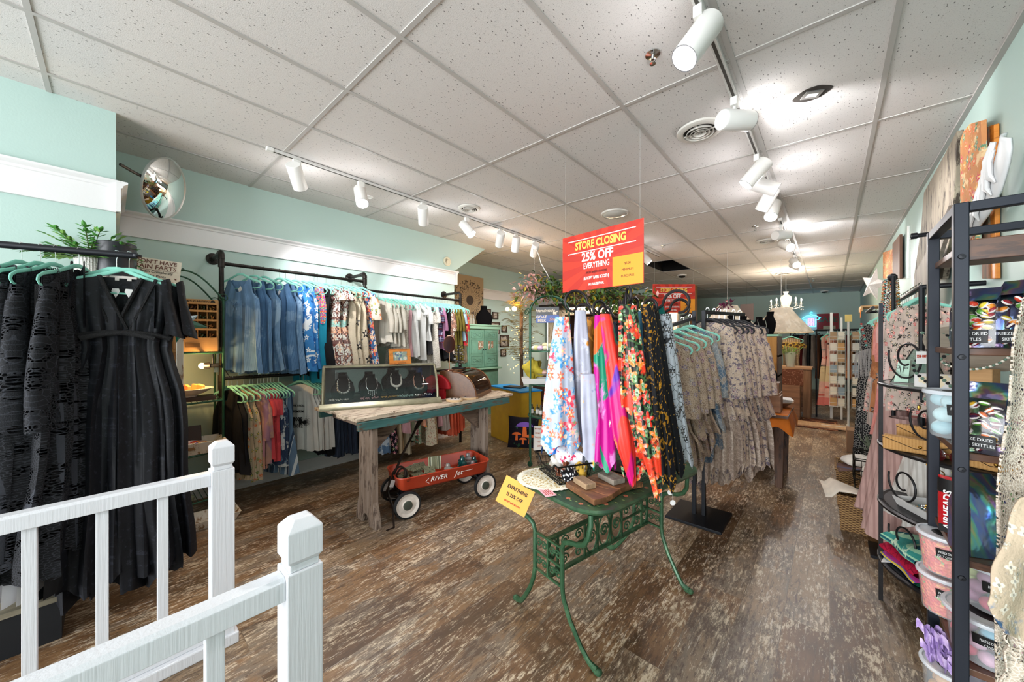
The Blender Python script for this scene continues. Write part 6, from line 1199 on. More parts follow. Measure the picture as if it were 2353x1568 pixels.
def tub(p, r_, h, label, fill, shapes, lab=('FREEZE DRIED', 'CANDY'), la=None):
    t = thing('candy_tub', label, 'candy tub', p); b = B(); b.lathe([(.001, .001), (r_*.78, .001), (r_*.82, .006), (r_*.95, h*.9), (r_*.97, h*.93)], n=36); obj('tub', b, CLR, t, smooth=40)
    b = B(); b.lathe([(r_*.97, h*.9), (r_*1.03, h*.9), (r_*1.04, h*.94), (r_*1.02, h*.975), (r_*.93, h*.98), (r_*.9, h*.955), (.001, h*.955)], n=36); obj('lid', b, LIDM, t, smooth=40)
    b = B(); b.lathe([(.001, h*.957), (r_*.5, h*.957)], n=24); obj('lid_label', b, BLB, t, smooth=0)
    tx = V((-p[0], -p[1], 0)).normalized() if la is None else V(la).normalized(); a0 = math.atan2(tx.y, tx.x); b = B()
    b.sheet(lambda u, v: ((r_*(.9+.06*v)+.001)*cos(a0+(u-.5)*.75), (r_*(.9+.06*v)+.001)*sin(a0+(u-.5)*.75), h*(.5+.22*v)), 10, 2); obj('side_label', b, BLB, t, smooth=60)
    for i, s in enumerate(lab): text(s, h*.07, WLB, t, (r_*.975*cos(a0), r_*.975*sin(a0), h*(.64-.09*i)), (pi/2, 0, a0+pi/2), sx=.6)
    r = random.Random(len(label)*7+int(p[2]*100)); k = shapes[0]
    if k == 'balls':
        _, R_, pal = shapes; pos = []; z = R_; lay = 0
        while z < h*.88:
            nn_ = max(3, int(2*pi*(r_*.85-R_)/(2*R_))) if r_ > R_*2 else 3
            for i in range(nn_): a = i/nn_*6.28+lay*.5; rr_ = r_*(.8+.13*z/h)-R_*1.02; pos.append((rr_*cos(a), rr_*sin(a), z))
            pos.append((0, 0, z)); z += R_*1.62; lay += 1
        for i, q in enumerate(pos): b = B(); b.ball(q, R_*r.uniform(.93, 1), 14, sz=.88); obj('candy', b, mat('candy'+pal[i % len(pal)], pal[i % len(pal)], .45, var=.1, vs=60), t, smooth=80)
    else:
        b = B(); b.lathe([(.001, .004), (r_*.76, .004), (r_*.92, h*.82), (r_*.5, h*.86), (.001, h*.84)], n=30); o = obj('candy_fill', b, shapes[1], t, smooth=60); o['kind'] = 'stuff'
    return t
n = NT('crushed_coral_candy'); vo = n.vor(n.co(), 130); s_ = n.n('SeparateColor'); n.l(vo.outputs['Color'], s_.inputs[0]); n.l(n.ramp(s_.outputs[0], [(0, '#e2604a'), (.4, '#ee7a5c'), (.7, '#d94a4c'), (.88, '#f0a45c'), (.95, '#8aa85c')], 'CONSTANT'), n.b.inputs[0]); n.b.inputs['Roughness'].default_value = .5; n.bump(vo.outputs['Distance'], .8, .006); CRSH = n.m
PAST = ['#e8899a', '#8cc8d8', '#c8d894', '#b888a8', '#e0607a', '#d0a0b8', '#7fc0d8']
tub((.285, 1.645, 1.2185), .073, .14, 'clear tub of pale blue freeze-dried candy balls on the second board', 0, ('balls', .025, ['#b8dce2', '#c3e4e8', '#a8d2dc']))
tub((.44, 1.62, 1.2185), .075, .14, 'clear tub half hidden behind the lace on the second board', 0, ('balls', .03, ['#d8dcc8', '#c8d4c0']))
for i, z in enumerate((.6785, .8)): tub((.265, 1.685, z), .062, .12, ['clear tub of crushed coral candy, lower of the stacked pair', 'clear tub of crushed coral candy, upper of the stacked pair'][i], 0, ('fill', CRSH), ('FREEZE DRIED', 'JOLLY CRUNCH'))
tub((.31, 1.515, .6785), .08, .12, 'wide clear tub of pastel candy eggs with a round black lid label', 0, ('balls', .02, PAST))
tub((.33, 1.545, .80), .074, .12, 'clear tub of pastel candy eggs stacked above the wide one', 0, ('balls', .02, PAST))
tub((.272, 1.66, .4085), .065, .13, 'clear tub of tan candy on the lowest visible board', 0, ('balls', .022, ['#cfa478', '#c2945f', '#d8b184']))
n = NT('lavender_candy_frill'); f = n.noise(n.co(), 30, 3); n.l(n.mix(n.step(f, .5, .1), lin('#9a7fb8'), lin('#cdb6dc')), n.b.inputs[0]); n.b.inputs['Roughness'].default_value = .6; LAV = n.m
r = random.Random(8); 
for (cx_, cy_, z, nn_, lb) in ((.33, 1.51, .5, 90, 'lavender ruffled candy heap on the lowest visible board'), (.272, 1.645, .62, 60, 'lavender ruffled candy clump on the tan candy tub')):
    b = B()
    for k in range(nn_): a = r.uniform(0, 6.28); p = V((.06*cos(a)*r.random(), .05*sin(a)*r.random(), r.uniform(-.04, .05))); b.sheet(lambda u, v: tuple(p+V(((u-.5)*.028, .01*sin(u*9+k)+.01*v, (v-.5)*.022+.006*sin(u*6+k)))), 6, 3)
    tag(obj('candy_floss', b, LAV, loc=(cx_, cy_, z-.045), smooth=60), lb, 'candy', None, 'stuff')
# foil candy bags
def foil():
    n = NT('holographic_foil'); co = n.co((1, 1, .6)); f = n.noise(co, 7, 3, .5, dist=1.5); ge = n.n('NewGeometry'); d = n.n('VectorMath', operation='DOT_PRODUCT'); n.l(ge.outputs['Normal'], d.inputs[0]); n.l(ge.outputs['Incoming'], d.inputs[1])
    x = n.math('FRACT', n.math('ADD', n.math('MULTIPLY', f, 3.2), n.math('MULTIPLY', d.outputs['Value'], 2.4)))
    c_ = n.ramp(x, [(0, '#7d86b8'), (.18, '#4f6fd8'), (.32, '#57c8c8'), (.45, '#8fd88a'), (.55, '#d8d27a'), (.66, '#d88ab0'), (.8, '#9a7fd0'), (1, '#7d86b8')]); n.l(n.mix(.55, lin('#8c9096'), c_), n.b.inputs[0]); n.b.inputs['Metallic'].default_value = .85; n.b.inputs['Roughness'].default_value = .18; n.bump(n.noise(co, 16, 3), .5, .01); return n.m
FOIL = foil(); CLF = glassy('clear_bag_film', a=.05, rough=.12); SKT = ['#8f2430', '#c9402c', '#4a2a4c', '#e08a2c', '#5f9a3c', '#d8c23c']
def bag(p, rz, w_, d_, h, label, pal, front=True, candies=44, lab=('FREEZE DRIED', 'SKITTLES')):
    t = thing('candy_bag', label, 'candy bag', p, rz)
    def ring(f, z, k=1): return [(sx*w_/2*f*k, sy*d_/2*f, z) for sx, sy in ((-1, -1), (0, -1.12), (1, -1), (1.04, 0), (1, 1), (0, 1.1), (-1, 1), (-1.04, 0))]
    rings = [ring(.96, 0), ring(1, .02), ring(1, h*.3), ring(.98, h*.6), [(x*.97, y*.55, z) for x, y, z in ring(1, h*.78)], [(x*1.0, y*.06, z) for x, y, z in ring(1, h*.88)], [(x*.98, y*.05+.02*(i > -1), z+.0) for i, (x, y, z) in enumerate(ring(1, h))]]
    b = B(); n_ = 8; vs = [q for rg in rings for q in rg]; fs = []; ms = []
    for i in range(len(rings)-1):
        for k in range(n_): fs.append((i*n_+k, i*n_+(k+1) % n_, (i+1)*n_+(k+1) % n_, (i+1)*n_+k)); ms.append(1 if (k in (0, 1) and front and i < 4) else 0)
    fs.append(tuple(range(n_-1, -1, -1))); ms.append(0); b.add(vs, fs); b.m = ms; o = obj('bag', b, [FOIL if front else FOIL, CLF], t, smooth=50)
    if front:
        r = random.Random(int(p[0]*1000))
        for k in range(candies):
            x = r.uniform(-.42, .42)*w_*.92; z = .012+(h*.66)*(k/candies); y = -d_*.42+r.uniform(0, .008); b = B(); b.X = Matrix.Translation((x, y, z)) @ Euler((r.uniform(-1, 1), r.uniform(-1, 1), 0)).to_matrix().to_4x4(); b.ball((0, 0, 0), .0098, 8, mi=0, sz=.6); b.lathe([(.0099, -.002), (.0104, 0), (.0099, .002)], n=8, mi=1); c_ = pal[k % len(pal)]
            obj('candy', b, [mat('skit'+c_, c_, .3), mat('skit_split', '#ece6e0', .6)], t, smooth=80)
        b = B(); b.bb(-w_*.4, w_*.35, -d_*.56-.001, -d_*.56, .012, .045); obj('label', b, BLB, t, smooth=0)
        for i, s in enumerate(lab): text(s, .0105, WLB, t, (-w_*.02, -d_*.56-.0018, .035-.014*i), sx=.85)
    return t
bag((.285, 1.50, 1.483), rad(-22), .075, .075, .155, 'holographic bag of freeze-dried rainbow candy on the top board', SKT)
bag((.36, 1.49, 1.483), rad(-35), .085, .08, .17, 'holographic foil bag turned to its shiny side on the top board', SKT, candies=20)
bag((.45, 1.52, 1.483), rad(-20), .08, .075, .155, 'candy bag half hidden behind the lace on the top board', ['#b8a890', '#d8cca8', '#8a5a4a', '#c9b08a'])
bag((.29, 1.477, 1.219), rad(-25), .085, .065, .175, 'clear fronted bag of sour rainbow candy on the second board', ['#7a2430', '#e0b02c', '#e8722c', '#5f9a3c', '#4a2a4c'], lab=('FREEZE DRIED', 'SOUR SKITTLES'))
bag((.375, 1.477, 1.219), rad(-25), .085, .065, .17, 'clear fronted rainbow candy bag beside the lace on the second board', SKT)
bag((.29, 1.505, .949), rad(30), .085, .06, .2, 'tall dark holographic pouch on the third board', SKT, front=False); bag((.37, 1.49, .949), rad(10), .08, .06, .19, 'dark holographic pouch beside the lace on the third board', SKT, front=False)
t = thing('candy_packet', 'red candy packet with white lettering on the third board', 'candy packet', (.262, 1.60, .949), rz=rad(-35)); b = B(); b.sheet(lambda u, v: (.03*cos(2*pi*u), .016*sin(2*pi*u)*(1-.9*abs(v*2-1)**5), .16*v), 20, 14); obj('packet', b, mat('glossy_red_packet', '#b01420', .15, coat=1), t, smooth=60)
b = B(); b.sheet(lambda u, v: (.0305*cos(-pi*u), -.0175*sin(pi*u), .115+.04*v), 10, 4); obj('black_panel', b, BLB, t); text('AIRHEADS', .022, WLB, t, (.004, -.0185, .065), (0, rad(-90), -pi/2), bold=.0006) if False else text('AIRHEADS', .024, WLB, t, (0.0, -.019, .07), Euler((pi/2, rad(-90), 0)), bold=.0006)
b = B(); b.bb(-.02, .02, -.019, -.0175, .004, .024); obj('label', b, BLB, t, smooth=0)

# ================================================================ cream crochet and denim garment at the picture edge
CRO = fab('cream_crochet_lace', '#b3a594', [('line', '#cfc4b6', 150, .12)], rough=.9, var=.1, bump=.8, holes=(95, .17, 26, .52))
DNL = fab('denim_lace_patch', '#bfab93', [('blob', '#5f7f9c', 5.5, .58), ('flower', ['#a79880', '#d8ccb8'], 30, .013, 4, '#8a8478'), ('blob', '#33506e', 9, .64)], bump=.6)
c = at_t(2335, 700, .74); t = thing('crochet_cardigan', 'cream crochet cardigan with a denim patchwork cuff hanging at the picture edge', 'cardigan', (c.x, c.y, 1.62))
def edge(px0, py0, px1, py1, tt): return at_t(px0, py0, tt)-V((c.x, c.y, 1.62)), at_t(px1, py1, tt)-V((c.x, c.y, 1.62))
def strip(name, L, R, m, amp=.006, nu=14, tt=.74, seed=0):
    """cloth strip between two matching outlines given as (px, py) lists"""
    r = random.Random(seed); ph = r.uniform(0, 6); K = len(L)-1; b = B(); o = V((c.x, c.y, 1.62))
    def pl(A, v): k = min(K-1, int(v*K)); f = v*K-k; return (A[k][0]+(A[k+1][0]-A[k][0])*f, A[k][1]+(A[k+1][1]-A[k][1])*f)
    def fn(u, v): l, q = pl(L, v), pl(R, v); x = l[0]+(q[0]-l[0])*u; y = l[1]+(q[1]-l[1])*u; return tuple(at_t(x, y, tt)-o+FWD*(amp*sin(u*7+ph+v*3)+amp*.5*sin(v*16)))
    b.sheet(fn, nu, 50); return obj(name, b, m, t, smooth=70, solid=.003)
strip('crochet_body', [(2352, 660), (2325, 780), (2312, 900), (2305, 1000), (2298, 1120), (2295, 1230), (2290, 1340), (2300, 1450), (2297, 1600)], [(2460, 640), (2450, 780), (2450, 900), (2450, 1000), (2450, 1120), (2450, 1230), (2450, 1340), (2450, 1450), (2450, 1600)], CRO, tt=.76)
strip('denim_cuff', [(2353, 1150), (2318, 1230), (2285, 1310), (2262, 1385), (2300, 1450)], [(2470, 1090), (2460, 1200), (2440, 1310), (2420, 1420), (2400, 1500)], DNL, tt=.70, seed=3)
strip('lace_trim', [(2300, 1450), (2306, 1500), (2303, 1600)], [(2345, 1450), (2350, 1500), (2350, 1600)], CRO, tt=.72, seed=5)
b = B(); b.cyl(at_t(2362, 640, .74)-V((c.x, c.y, 1.62)), at_t(2440, 630, .74)-V((c.x, c.y, 1.62)), .006); obj('hanger_arm', b, TEAL, t)

# ================================================================ half-round black iron etagere
ICN = mat('etagere_black_iron', '#211f20', .5, .5, var=.2, vs=30); ec = V((.655, 2.97, 0)); ER = .435
t = thing('iron_etagere', 'half-round black wrought iron shelf with scroll sides against the mint wall', 'shelf', ec)
EZ = (1.262, .918, .588, .262)
for i, z in enumerate(EZ):
    f = 1.0; pts = [(-ER*f*sin(a), -ER*f*cos(a), z-.008) for a in [pi*k/24 for k in range(25)]]; b = B(); b.tube(pts, .011, 6, flat=1.5); b.cyl(pts[0], pts[-1], .008); obj('shelf_hoop', b, ICN, t)
    b = B(); P2 = [(p[0]*.97, p[1]*.97) for p in pts]; b.prism(P2, z-.006, z); obj('shelf_plate', b, mat('frosted_glass_shelf', '#a9b6b2', .15, alpha=.75, coat=.5) if i == 0 else ICN, t, smooth=0)
for a in (rad(6), rad(90), rad(174)):
    x, y = -ER*sin(a), -ER*cos(a); x = min(x, -.02); b = B(); b.bb(x-.009, x+.009, y-.009, y+.009, 0, 1.62 if a > 1.7 or a < 1 else 1.66); obj('leg', b, ICN, t, smooth=0)
    if abs(a-pi/2) < .1: b = B(); b.prism([(0, 1.72), (.028, 1.69), (.014, 1.655), (-.014, 1.655), (-.028, 1.69)], x-.008, x+.008, ax='x'); b.v = [(p[0], p[1]+y, p[2]) for p in b.v]; obj('finial', b, mat('blue_grey_iron', '#4b525e', .4, .6), t, smooth=0)
for (a, z, R_) in ((rad(90), 1.41, .13), (rad(90), .72, .11), (rad(90), .42, .11), (rad(60), 1.1, .1)):
    for s in (1,):
        x, y = -ER*sin(a)+.01, -ER*cos(a); pts = []
        for k in range(40): f = k/39; aa = pi*.9+f*2*pi*1.35; q = R_*(1-.72*f); pts.append((x+.02+.75*(R_+q*cos(aa))*.6, y-(R_+q*cos(aa))*.9, z+q*sin(aa)))
        b = B(); b.tube(pts, .005, 6); obj('scroll', b, ICN, t)
STRAW = fab('woven_straw', '#b98a52', [('stripe', '#a77a45', 'z', .006, .3), ('stripe', '#bd9058', 'x', .012, .5)], bump=.6, rough=.8, var=.08)
def clutch(p, rz, w_, h, d_, label, roll=0):
    t = thing('straw_clutch', label, 'clutch bag', p, rz, 'woven straw clutches'); b = B(); b.bb(-w_/2, w_/2, -d_/2, d_/2, 0, h); obj('bag_body', b, STRAW, t, bevel=.008, smooth=30)
    b = B(); b.prism([(-w_/2, h), (w_/2, h), (w_/2, h*.92), (.02, h*.35), (-.02, h*.35), (-w_/2, h*.92)], -d_/2-.004, -d_/2+.004, ax='y'); obj('flap', b, STRAW, t, smooth=0)
    b = B(); b.tube([(-w_/2, -d_/2-.005, h*.92), (-.02, -d_/2-.005, h*.35), (.02, -d_/2-.005, h*.35), (w_/2, -d_/2-.005, h*.92)], .0015, 4); obj('flap_piping', b, BLACKM, t); b = B(); b.ball((0, -d_/2-.006, h*.5), .008, 10); obj('clasp', b, GOLDM, t); return t
clutch((.35, 2.78, .919), rad(-80)+pi/2-rad(20), .27, .075, .06, 'woven straw clutch with gold clasp, lower in front'); clutch((.43, 2.93, .919), rad(-12), .3, .115, .05, 'woven straw clutch with gold clasp, standing behind the lower one')
clutch((.56, 2.62, .919), rad(-25), .2, .07, .05, 'woven straw clutch beneath the candy shelf')
p = (.42, 2.66, .92); t = thing('sunglasses', 'dark red tortoise sunglasses lying on the etagere shelf', 'sunglasses', p, rz=rad(-40)); b = B()
for s in (-1, 1): b.lathe([(.001, -.002), (.028, -.002), (.031, 0), (.028, .002), (.001, .002)], c=(s*.036, 0, .028), n=22, ax='y')
obj('lenses', b, mat('dark_red_lens', '#3c0f10', .08, coat=1), t); b = B(); b.tube([(-.012, 0, .034), (0, -.002, .038), (.012, 0, .034)], .003, 6); [b.tube([(s*.068, 0, .036), (s*.07, .06, .034), (s*.066, .12, .02)], .003, 6) for s in (-1, 1)]; obj('frame', b, mat('tortoise', '#5a2418', .2, coat=1), t)
for i, (x, y) in enumerate(((.47, 2.56), (.54, 2.54), (.36, 2.62))):
    b = B(); [b.tube([(.02*k+.014*cos(a)*(1), .009*sin(a)*(k % 2), .009*sin(a)*((k+1) % 2)) for a in [2*pi*j/10 for j in range(10)]], .0025, 5, closed=True) for k in range(3)]; tag(obj('gold_chain', b, GOLDM, loc=(x, y, .9), rot=(0, .6, -.4)), ['gold link chain hanging over the shelf hoop, middle', 'gold link chain hanging over the shelf hoop, near the lace', 'gold link chain hanging beside the sunglasses'][i], 'chain', 'gold chains on the etagere')
MRB = mat('marble_tray', '#d6d3d0', .3, var=.06, vs=12)
t = thing('marble_tray', 'white marble patterned tray of tangled jewelry on the third etagere shelf', 'tray', (.43, 2.83, .589), rz=rad(-62)); b = B(); frus(b, .15, .09, .165, .105, .045, .008); obj('tray_body', b, MRB, t, smooth=0); b = B(); r = random.Random(6)
for k in range(70): b.ball((r.uniform(-.12, .12), r.uniform(-.06, .06), .012+r.uniform(0, .008)), r.uniform(.003, .007), 5, mi=k % 3)
o = obj('tangled_jewelry', b, [BONE, GOLDM, mat('teal_beads', '#2f8a8a', .3)], t); o['kind'] = 'stuff'
b = B(); b.lathe([(.001, 0), (.02, 0), (.34, 0)], n=8) if False else b.prism([(-.3*sin(a), -.3*cos(a)) for a in [pi*k/14 for k in range(15)]], 0, .004); tag(obj('lace_runner', b, mat('ivory_lace', '#cfc5b4', .9, bump=.8), loc=(.64, 2.97, .9185)), 'ivory lace mat covering the second etagere shelf', 'lace mat')
KN = [fab('knit_teal', '#3f9a90', [('stripe', '#a9d8b4', 'z', .02, .4), ('stripe', '#1d5a66', 'z', .034, .25), ('blob', '#cfe6c8', 20, .6)], bump=.8), fab('knit_crimson', '#b5123a', [('line', '#8a0c2c', 30, .05)], bump=.8), fab('knit_rainbow', '#5a7ac0', [('stripe', '#e0c23c', 'z', .016, .3), ('stripe', '#c2409a', 'z', .022, .3), ('stripe', '#3fae8a', 'z', .03, .3)], bump=.8)]
for i, (z, hh_, m, lb) in enumerate(((.264, .03, 2, 'rainbow striped knit folded at the bottom of the knit pile'), (.295, .05, 1, 'crimson red knit folded in the middle of the knit pile'), (.346, .065, 0, 'teal and green striped knit folded on top of the knit pile'))):
    def fk(u, v): x = (u-.5)*.30*(1-.04*i); a = v*2*pi; return (x, .10*cos(a)*(1+.06*sin(u*8+i)), hh_/2+hh_/2*sin(a)*(1+.2*sin(u*9+i)))
    b = B(); b.sheet(fk, 24, 20); tag(obj('folded_knit', b, KN[m], loc=(.36, 2.86, z), rot=(0, 0, rad(-70)), smooth=60), lb, 'knit', 'knits on the lowest etagere shelf')
b = B(); b.prism([(0, 0), (.13, -.02), (.02, -.16)], 0, .004); tag(obj('white_napkin', b, mat('linen_white', '#dcdad5', .8), loc=(.25, 3.02, .262), rot=(0, rad(-6), rad(-20))), 'corner of a white cloth poking from beneath the knit pile', 'cloth')
# top shelf: face-painted glass prism, beaded necklace bust, flower box, wooden paddle
GLP = mat('green_tinted_prism_glass', '#6f8a7c', .08, alpha=.55, coat=1)
t = thing('glass_house_ornament', 'green glass triangular terrarium with a painted face', 'ornament', (.37, 3.0, 1.2635), rz=rad(-15)); b = B(); b.add([(-.1, -.06, 0), (.1, -.06, 0), (.1, .06, 0), (-.1, .06, 0), (-.02, 0, .19), (.05, 0, .17)], [(3, 2, 1, 0), (0, 1, 5, 4), (2, 3, 4, 5), (0, 4, 3), (1, 2, 5)]); obj('glass_panes', b, GLP, t, smooth=0)
b = B(); [b.cyl(p, q, .003, n=6) for p, q in (((-.1, -.06, 0), (-.02, 0, .19)), ((.1, -.06, 0), (.05, 0, .17)), ((-.1, -.06, 0), (.1, -.06, 0)), ((-.02, 0, .19), (.05, 0, .17)), ((.1, .06, 0), (.05, 0, .17)), ((-.1, .06, 0), (-.02, 0, .19)))]; obj('lead_frame', b, mat('dark_steel', '#4e4b48', .4, .8), t)
b = B(); b.add([(-.085, -.064, .005), (-.03, -.064, .005), (-.025, -.04, .13), (-.07, -.045, .13)], [(0, 1, 2, 3)]); obj('face_panel', b, mat('pale_green_panel', '#a9c9b4', .4), t, smooth=0, solid=.002)
b = B()
for s in (-1, 1): b.tube([(-.055+s*.02, -.056, .1), (-.055+s*.008, -.058, .095), (-.055+s*.004, -.062, .06)], .0014, 4); b.tube([(-.055+s*.016+.006*cos(a), -.056, .085+.004*sin(a)) for a in [2*pi*k/8 for k in range(8)]], .001, 4, closed=True)
b.tube([(-.066, -.064, .035), (-.055, -.065, .028), (-.044, -.064, .035)], .0015, 4); obj('painted_face', b, INK, t)
t = thing('flower_box', 'white box with embossed cream flowers on the top etagere shelf', 'box', (.40, 2.76, 1.2635), rz=rad(-30)); b = B(); b.box((0, 0, .035), (.13, .08, .07)); obj('box', b, mat('box_white', '#cfcbc8', .5), t, bevel=.003); b = B()
for cx_, cz in ((-.03, .04), (.025, .025), (.045, .052)): [b.lathe([(.001, -.042), (.009, -.0418)], c=(cx_+.011*cos(q*1.256), 0, cz+.011*sin(q*1.256)), n=8, ax='y') for q in range(5)]
obj('embossed_flowers', b, mat('flower_cream', '#d8c8a8', .5), t, smooth=0)
OAK = wood('pale_oak', '#b3895a', '#c79d6c', None, 'x', rough=.6)
t = thing('jewelry_paddle', 'slanted pale wooden display paddle draped with a beaded necklace', 'jewelry display', (.52, 2.66, 1.2635), rz=rad(-35)); b = B(); b.lathe([(.001, 0), (.095, 0), (.095, .018), (.001, .018)], n=30); obj('round_foot', b, OAK, t, bevel=.003)
b = B(); b.bb(-.045, .045, -.03, .03, .018, .11); obj('neck_block', b, OAK, t, bevel=.003); b = B(); b.X = Matrix.Translation((0, -.03, .2)) @ Matrix.Rotation(rad(-38), 4, 'X'); b.lathe([(.001, 0), (.17, 0), (.172, .004), (.17, .012), (.001, .012)], n=44); obj('paddle', b, mat('greyed_wood', '#a79b8c', .6, var=.1, stretch=(1, 8, 1)), t)
b = B(); [b.ball((.135*sin(a), -.07-.03*cos(a)+.0, .24-.13*cos(a)+.0), .0055, 7, mi=k % 2) for k, a in enumerate([-1.5+3.0*k/40 for k in range(41)])]; o = tag(obj('beaded_necklace', b, [mat('jade_beads', '#5f7a6a', .3), PEARL], loc=(.52, 2.655, 1.262), rot=(0, 0, rad(-35))), 'green and pearl bead necklace lying across the wooden paddle', 'necklace')
for k, (x, y, z, m, lb) in enumerate(((.34, 2.66, 1.5, 'jade_beads', 'black and green beaded necklace hanging behind the front shelf post'), (.40, 2.6, 1.5, 'jade_beads', 'grey patterned bead necklace beside the black and green one'), (.62, 2.58, 1.42, 'pearl', 'pale pearl bead strand with a gold end hanging near the lace'))):
    b = B(); [b.ball((.03*sin(q*.35), 0, -.0125*q), .008 if k < 2 else .006, 7, mi=q % 2) for q in range(28)]; b.ball((.03*sin(9.8), 0, -.37), .007, 8, mi=2, sz=1.8)
    tag(obj('bead_strand', b, [MC[m], mat('black_beads', '#1a1a1c', .2) if k < 2 else PEARL, GOLDM], loc=(x, y, z+.04)), lb, 'necklace')
c = (.33, 2.60, 1.42); t = thing('discount_tag', 'small white discount tag with red lettering hanging among beads', 'paper sign', c, rz=rad(30)); b = B(); b.bb(-.022, .022, 0, .001, -.03, .03); obj('tag', b, mat('tag_white', '#e8e6e4', .5), t, smooth=0); text('25% OFF', .017, mat('red_ink', '#b53a1c'), t, (0, -.001, .006), sx=.62, bold=.0005)

# ================================================================ right wall display pieces
def panel(name, pts, X, th, m, label, cat, dz=0):
    c_ = at_x(pts[0][0], pts[0][1], X); vs = [(at_x(x, y, X).y-c_.y, at_x(x, y, X).z-c_.z) for x, y in pts]; b = B(); b.prism(vs, -th, 0, ax='x'); return tag(obj(name, b, m, loc=(X, c_.y, c_.z), smooth=0, bevel=.003), label, cat)
BARN = wood('old_door_grey', '#7d7263', '#938775', '#33281f', 'z', scale=4, rough=.85, bump=.6)
o = panel('barn_door_panel', [(2135, 440), (2155, 405), (2215, 297), (2217, 320), (2212, 400), (2206, 470), (2195, 560), (2180, 640), (2110, 640), (2128, 520)], .645, .03, BARN, 'cracked grey old wooden door panel leaning high on the mint wall', 'wood panel')
FLB = fab('orange_floral_plank', '#c98a5a', [('flower', ['#d86a3c', '#c9404c', '#e0a04c', '#5f8a6a'], 14, .03, 5, '#f0d890'), ('blob', '#4a5a7a', 20, .66), ('blob', '#e8c89a', 9, .6)])
panel('floral_plank', [(2218, 320), (2225, 300), (2240, 282), (2268, 274), (2270, 345), (2262, 400), (2256, 560), (2225, 620), (2218, 500)], .62, .02, FLB, 'tall plank papered with orange flowers, above the candy shelf', 'wood plank')
panel('honey_plank', [(2282, 288), (2297, 283), (2300, 640), (2284, 640)], .655, .018, OW, 'bright honey coloured plank behind the white wing', 'wood plank')
panel('rustic_plank', [(2270, 300), (2283, 288), (2286, 640), (2270, 640)], .65, .02, wood('brown_peeling', '#6d4a36', '#8a6248', '#3f5a48', 'z', rough=.8), 'brown and green peeling plank beside the floral one', 'wood plank')
WING = mat('carved_white', '#dcdcdc', .4, var=.05)
t = thing('angel_wing', 'large white carved wing hanging on the mint wall', 'wall decoration', (.60, 2.9, 2.2)); o3 = V((.60, 2.9, 2.2)); b = B(); r = random.Random(1)
spine = [at_x(x, y, .60)-o3 for x, y in ((2318, 310), (2312, 345), (2300, 390), (2285, 440), (2262, 490), (2235, 530), (2222, 550))]
def wl(v): k = min(len(spine)-2, int(v*(len(spine)-1))); f = v*(len(spine)-1)-k; return spine[k].lerp(spine[k+1], f)
b.sheet(lambda u, v: tuple(wl(v)+V((-.018*sin(pi*u), (u-.5)*(.06+.13*sin(pi*min(1, v*1.1))), (u-.5)*.05))), 8, 20); obj('wing_base', b, WING, t, smooth=60, solid=.012)
for k in range(9):
    v0 = .05+.1*k; p = wl(v0); q = wl(min(1, v0+.35)); b = B(); pts = [p+V((-.03, .05-.012*k+.0, .02)), p.lerp(q, .4)+V((-.04, .04-.01*k, 0)), p.lerp(q, .8)+V((-.035, -.01, -.02)), q+V((-.02, -.05, -.03))]; b.tube([tuple(x) for x in pts], [.016, .026, .022, .006], 8, flat=.5); obj('feather', b, WING, t)
panel('framed_panel', [(2110, 625), (2150, 560), (2192, 470), (2190, 520), (2150, 640), (2105, 720)], .56, .02, wood('grey_slat', '#6d645a', '#877d70', None, 'z', rough=.8), 'dark edged grey slatted panel leaning against the old door', 'wood panel')
panel('papered_plank', [(2033, 580), (2056, 572), (2056, 640), (2033, 640)], .64, .02, FLB, 'small floral papered plank near the necklace rack', 'wood plank'); panel('brown_plank', [(2057, 560), (2074, 538), (2074, 640), (2057, 640)], .64, .025, wood('brown_peeling2', '#5a3b2a', '#74503a', None, 'z'), 'brown plank between floral plank and white pole', 'wood plank')
b = B(); p0_, p1_ = at_x(2088, 520, .62), at_x(2088, 640, .62); b.cyl((0, 0, p1_.z), (0, 0, p0_.z), .012); tag(obj('white_pole', b, LAMPW, loc=(.62, p0_.y, 0)), 'thin white pole against the mint wall', 'pole')
# clothing rail along the right wall, and its stand
t = thing('wall_clothes_rail', 'black pipe clothes rail along the mint wall behind the iron shelf', 'clothes rack', (.42, 3.3, 0)); b = B(); zr_ = 1.83
b.tube([(0, .0, zr_), (0, 2.1, zr_)], .015, 10); b.cyl((0, .0, zr_), (.26, .0, zr_), .015, n=10); b.cyl((0, 2.1, zr_), (.26, 2.1, zr_), .015, n=10); obj('rail', b, BLACKM, t)
b = B(); b.tube([(0, 2.0, 0), (0, 2.0, zr_)], .014, 8); obj('upright', b, BLACKM, t); b = B(); b.tube([(0, .0, 0), (0, .0, zr_)], .014, 8); obj('upright', b, BLACKM, t)
b = B(); q = at_x(2082, 545, .38)-V((.40, 3.3, 0)); b.tube([tuple(q), (q.x+.26, q.y, q.z)], .014, 8); b.cyl(tuple(q), (q.x+.03, q.y, q.z), .02, n=12); obj('side_arm', b, BLACKM, t)
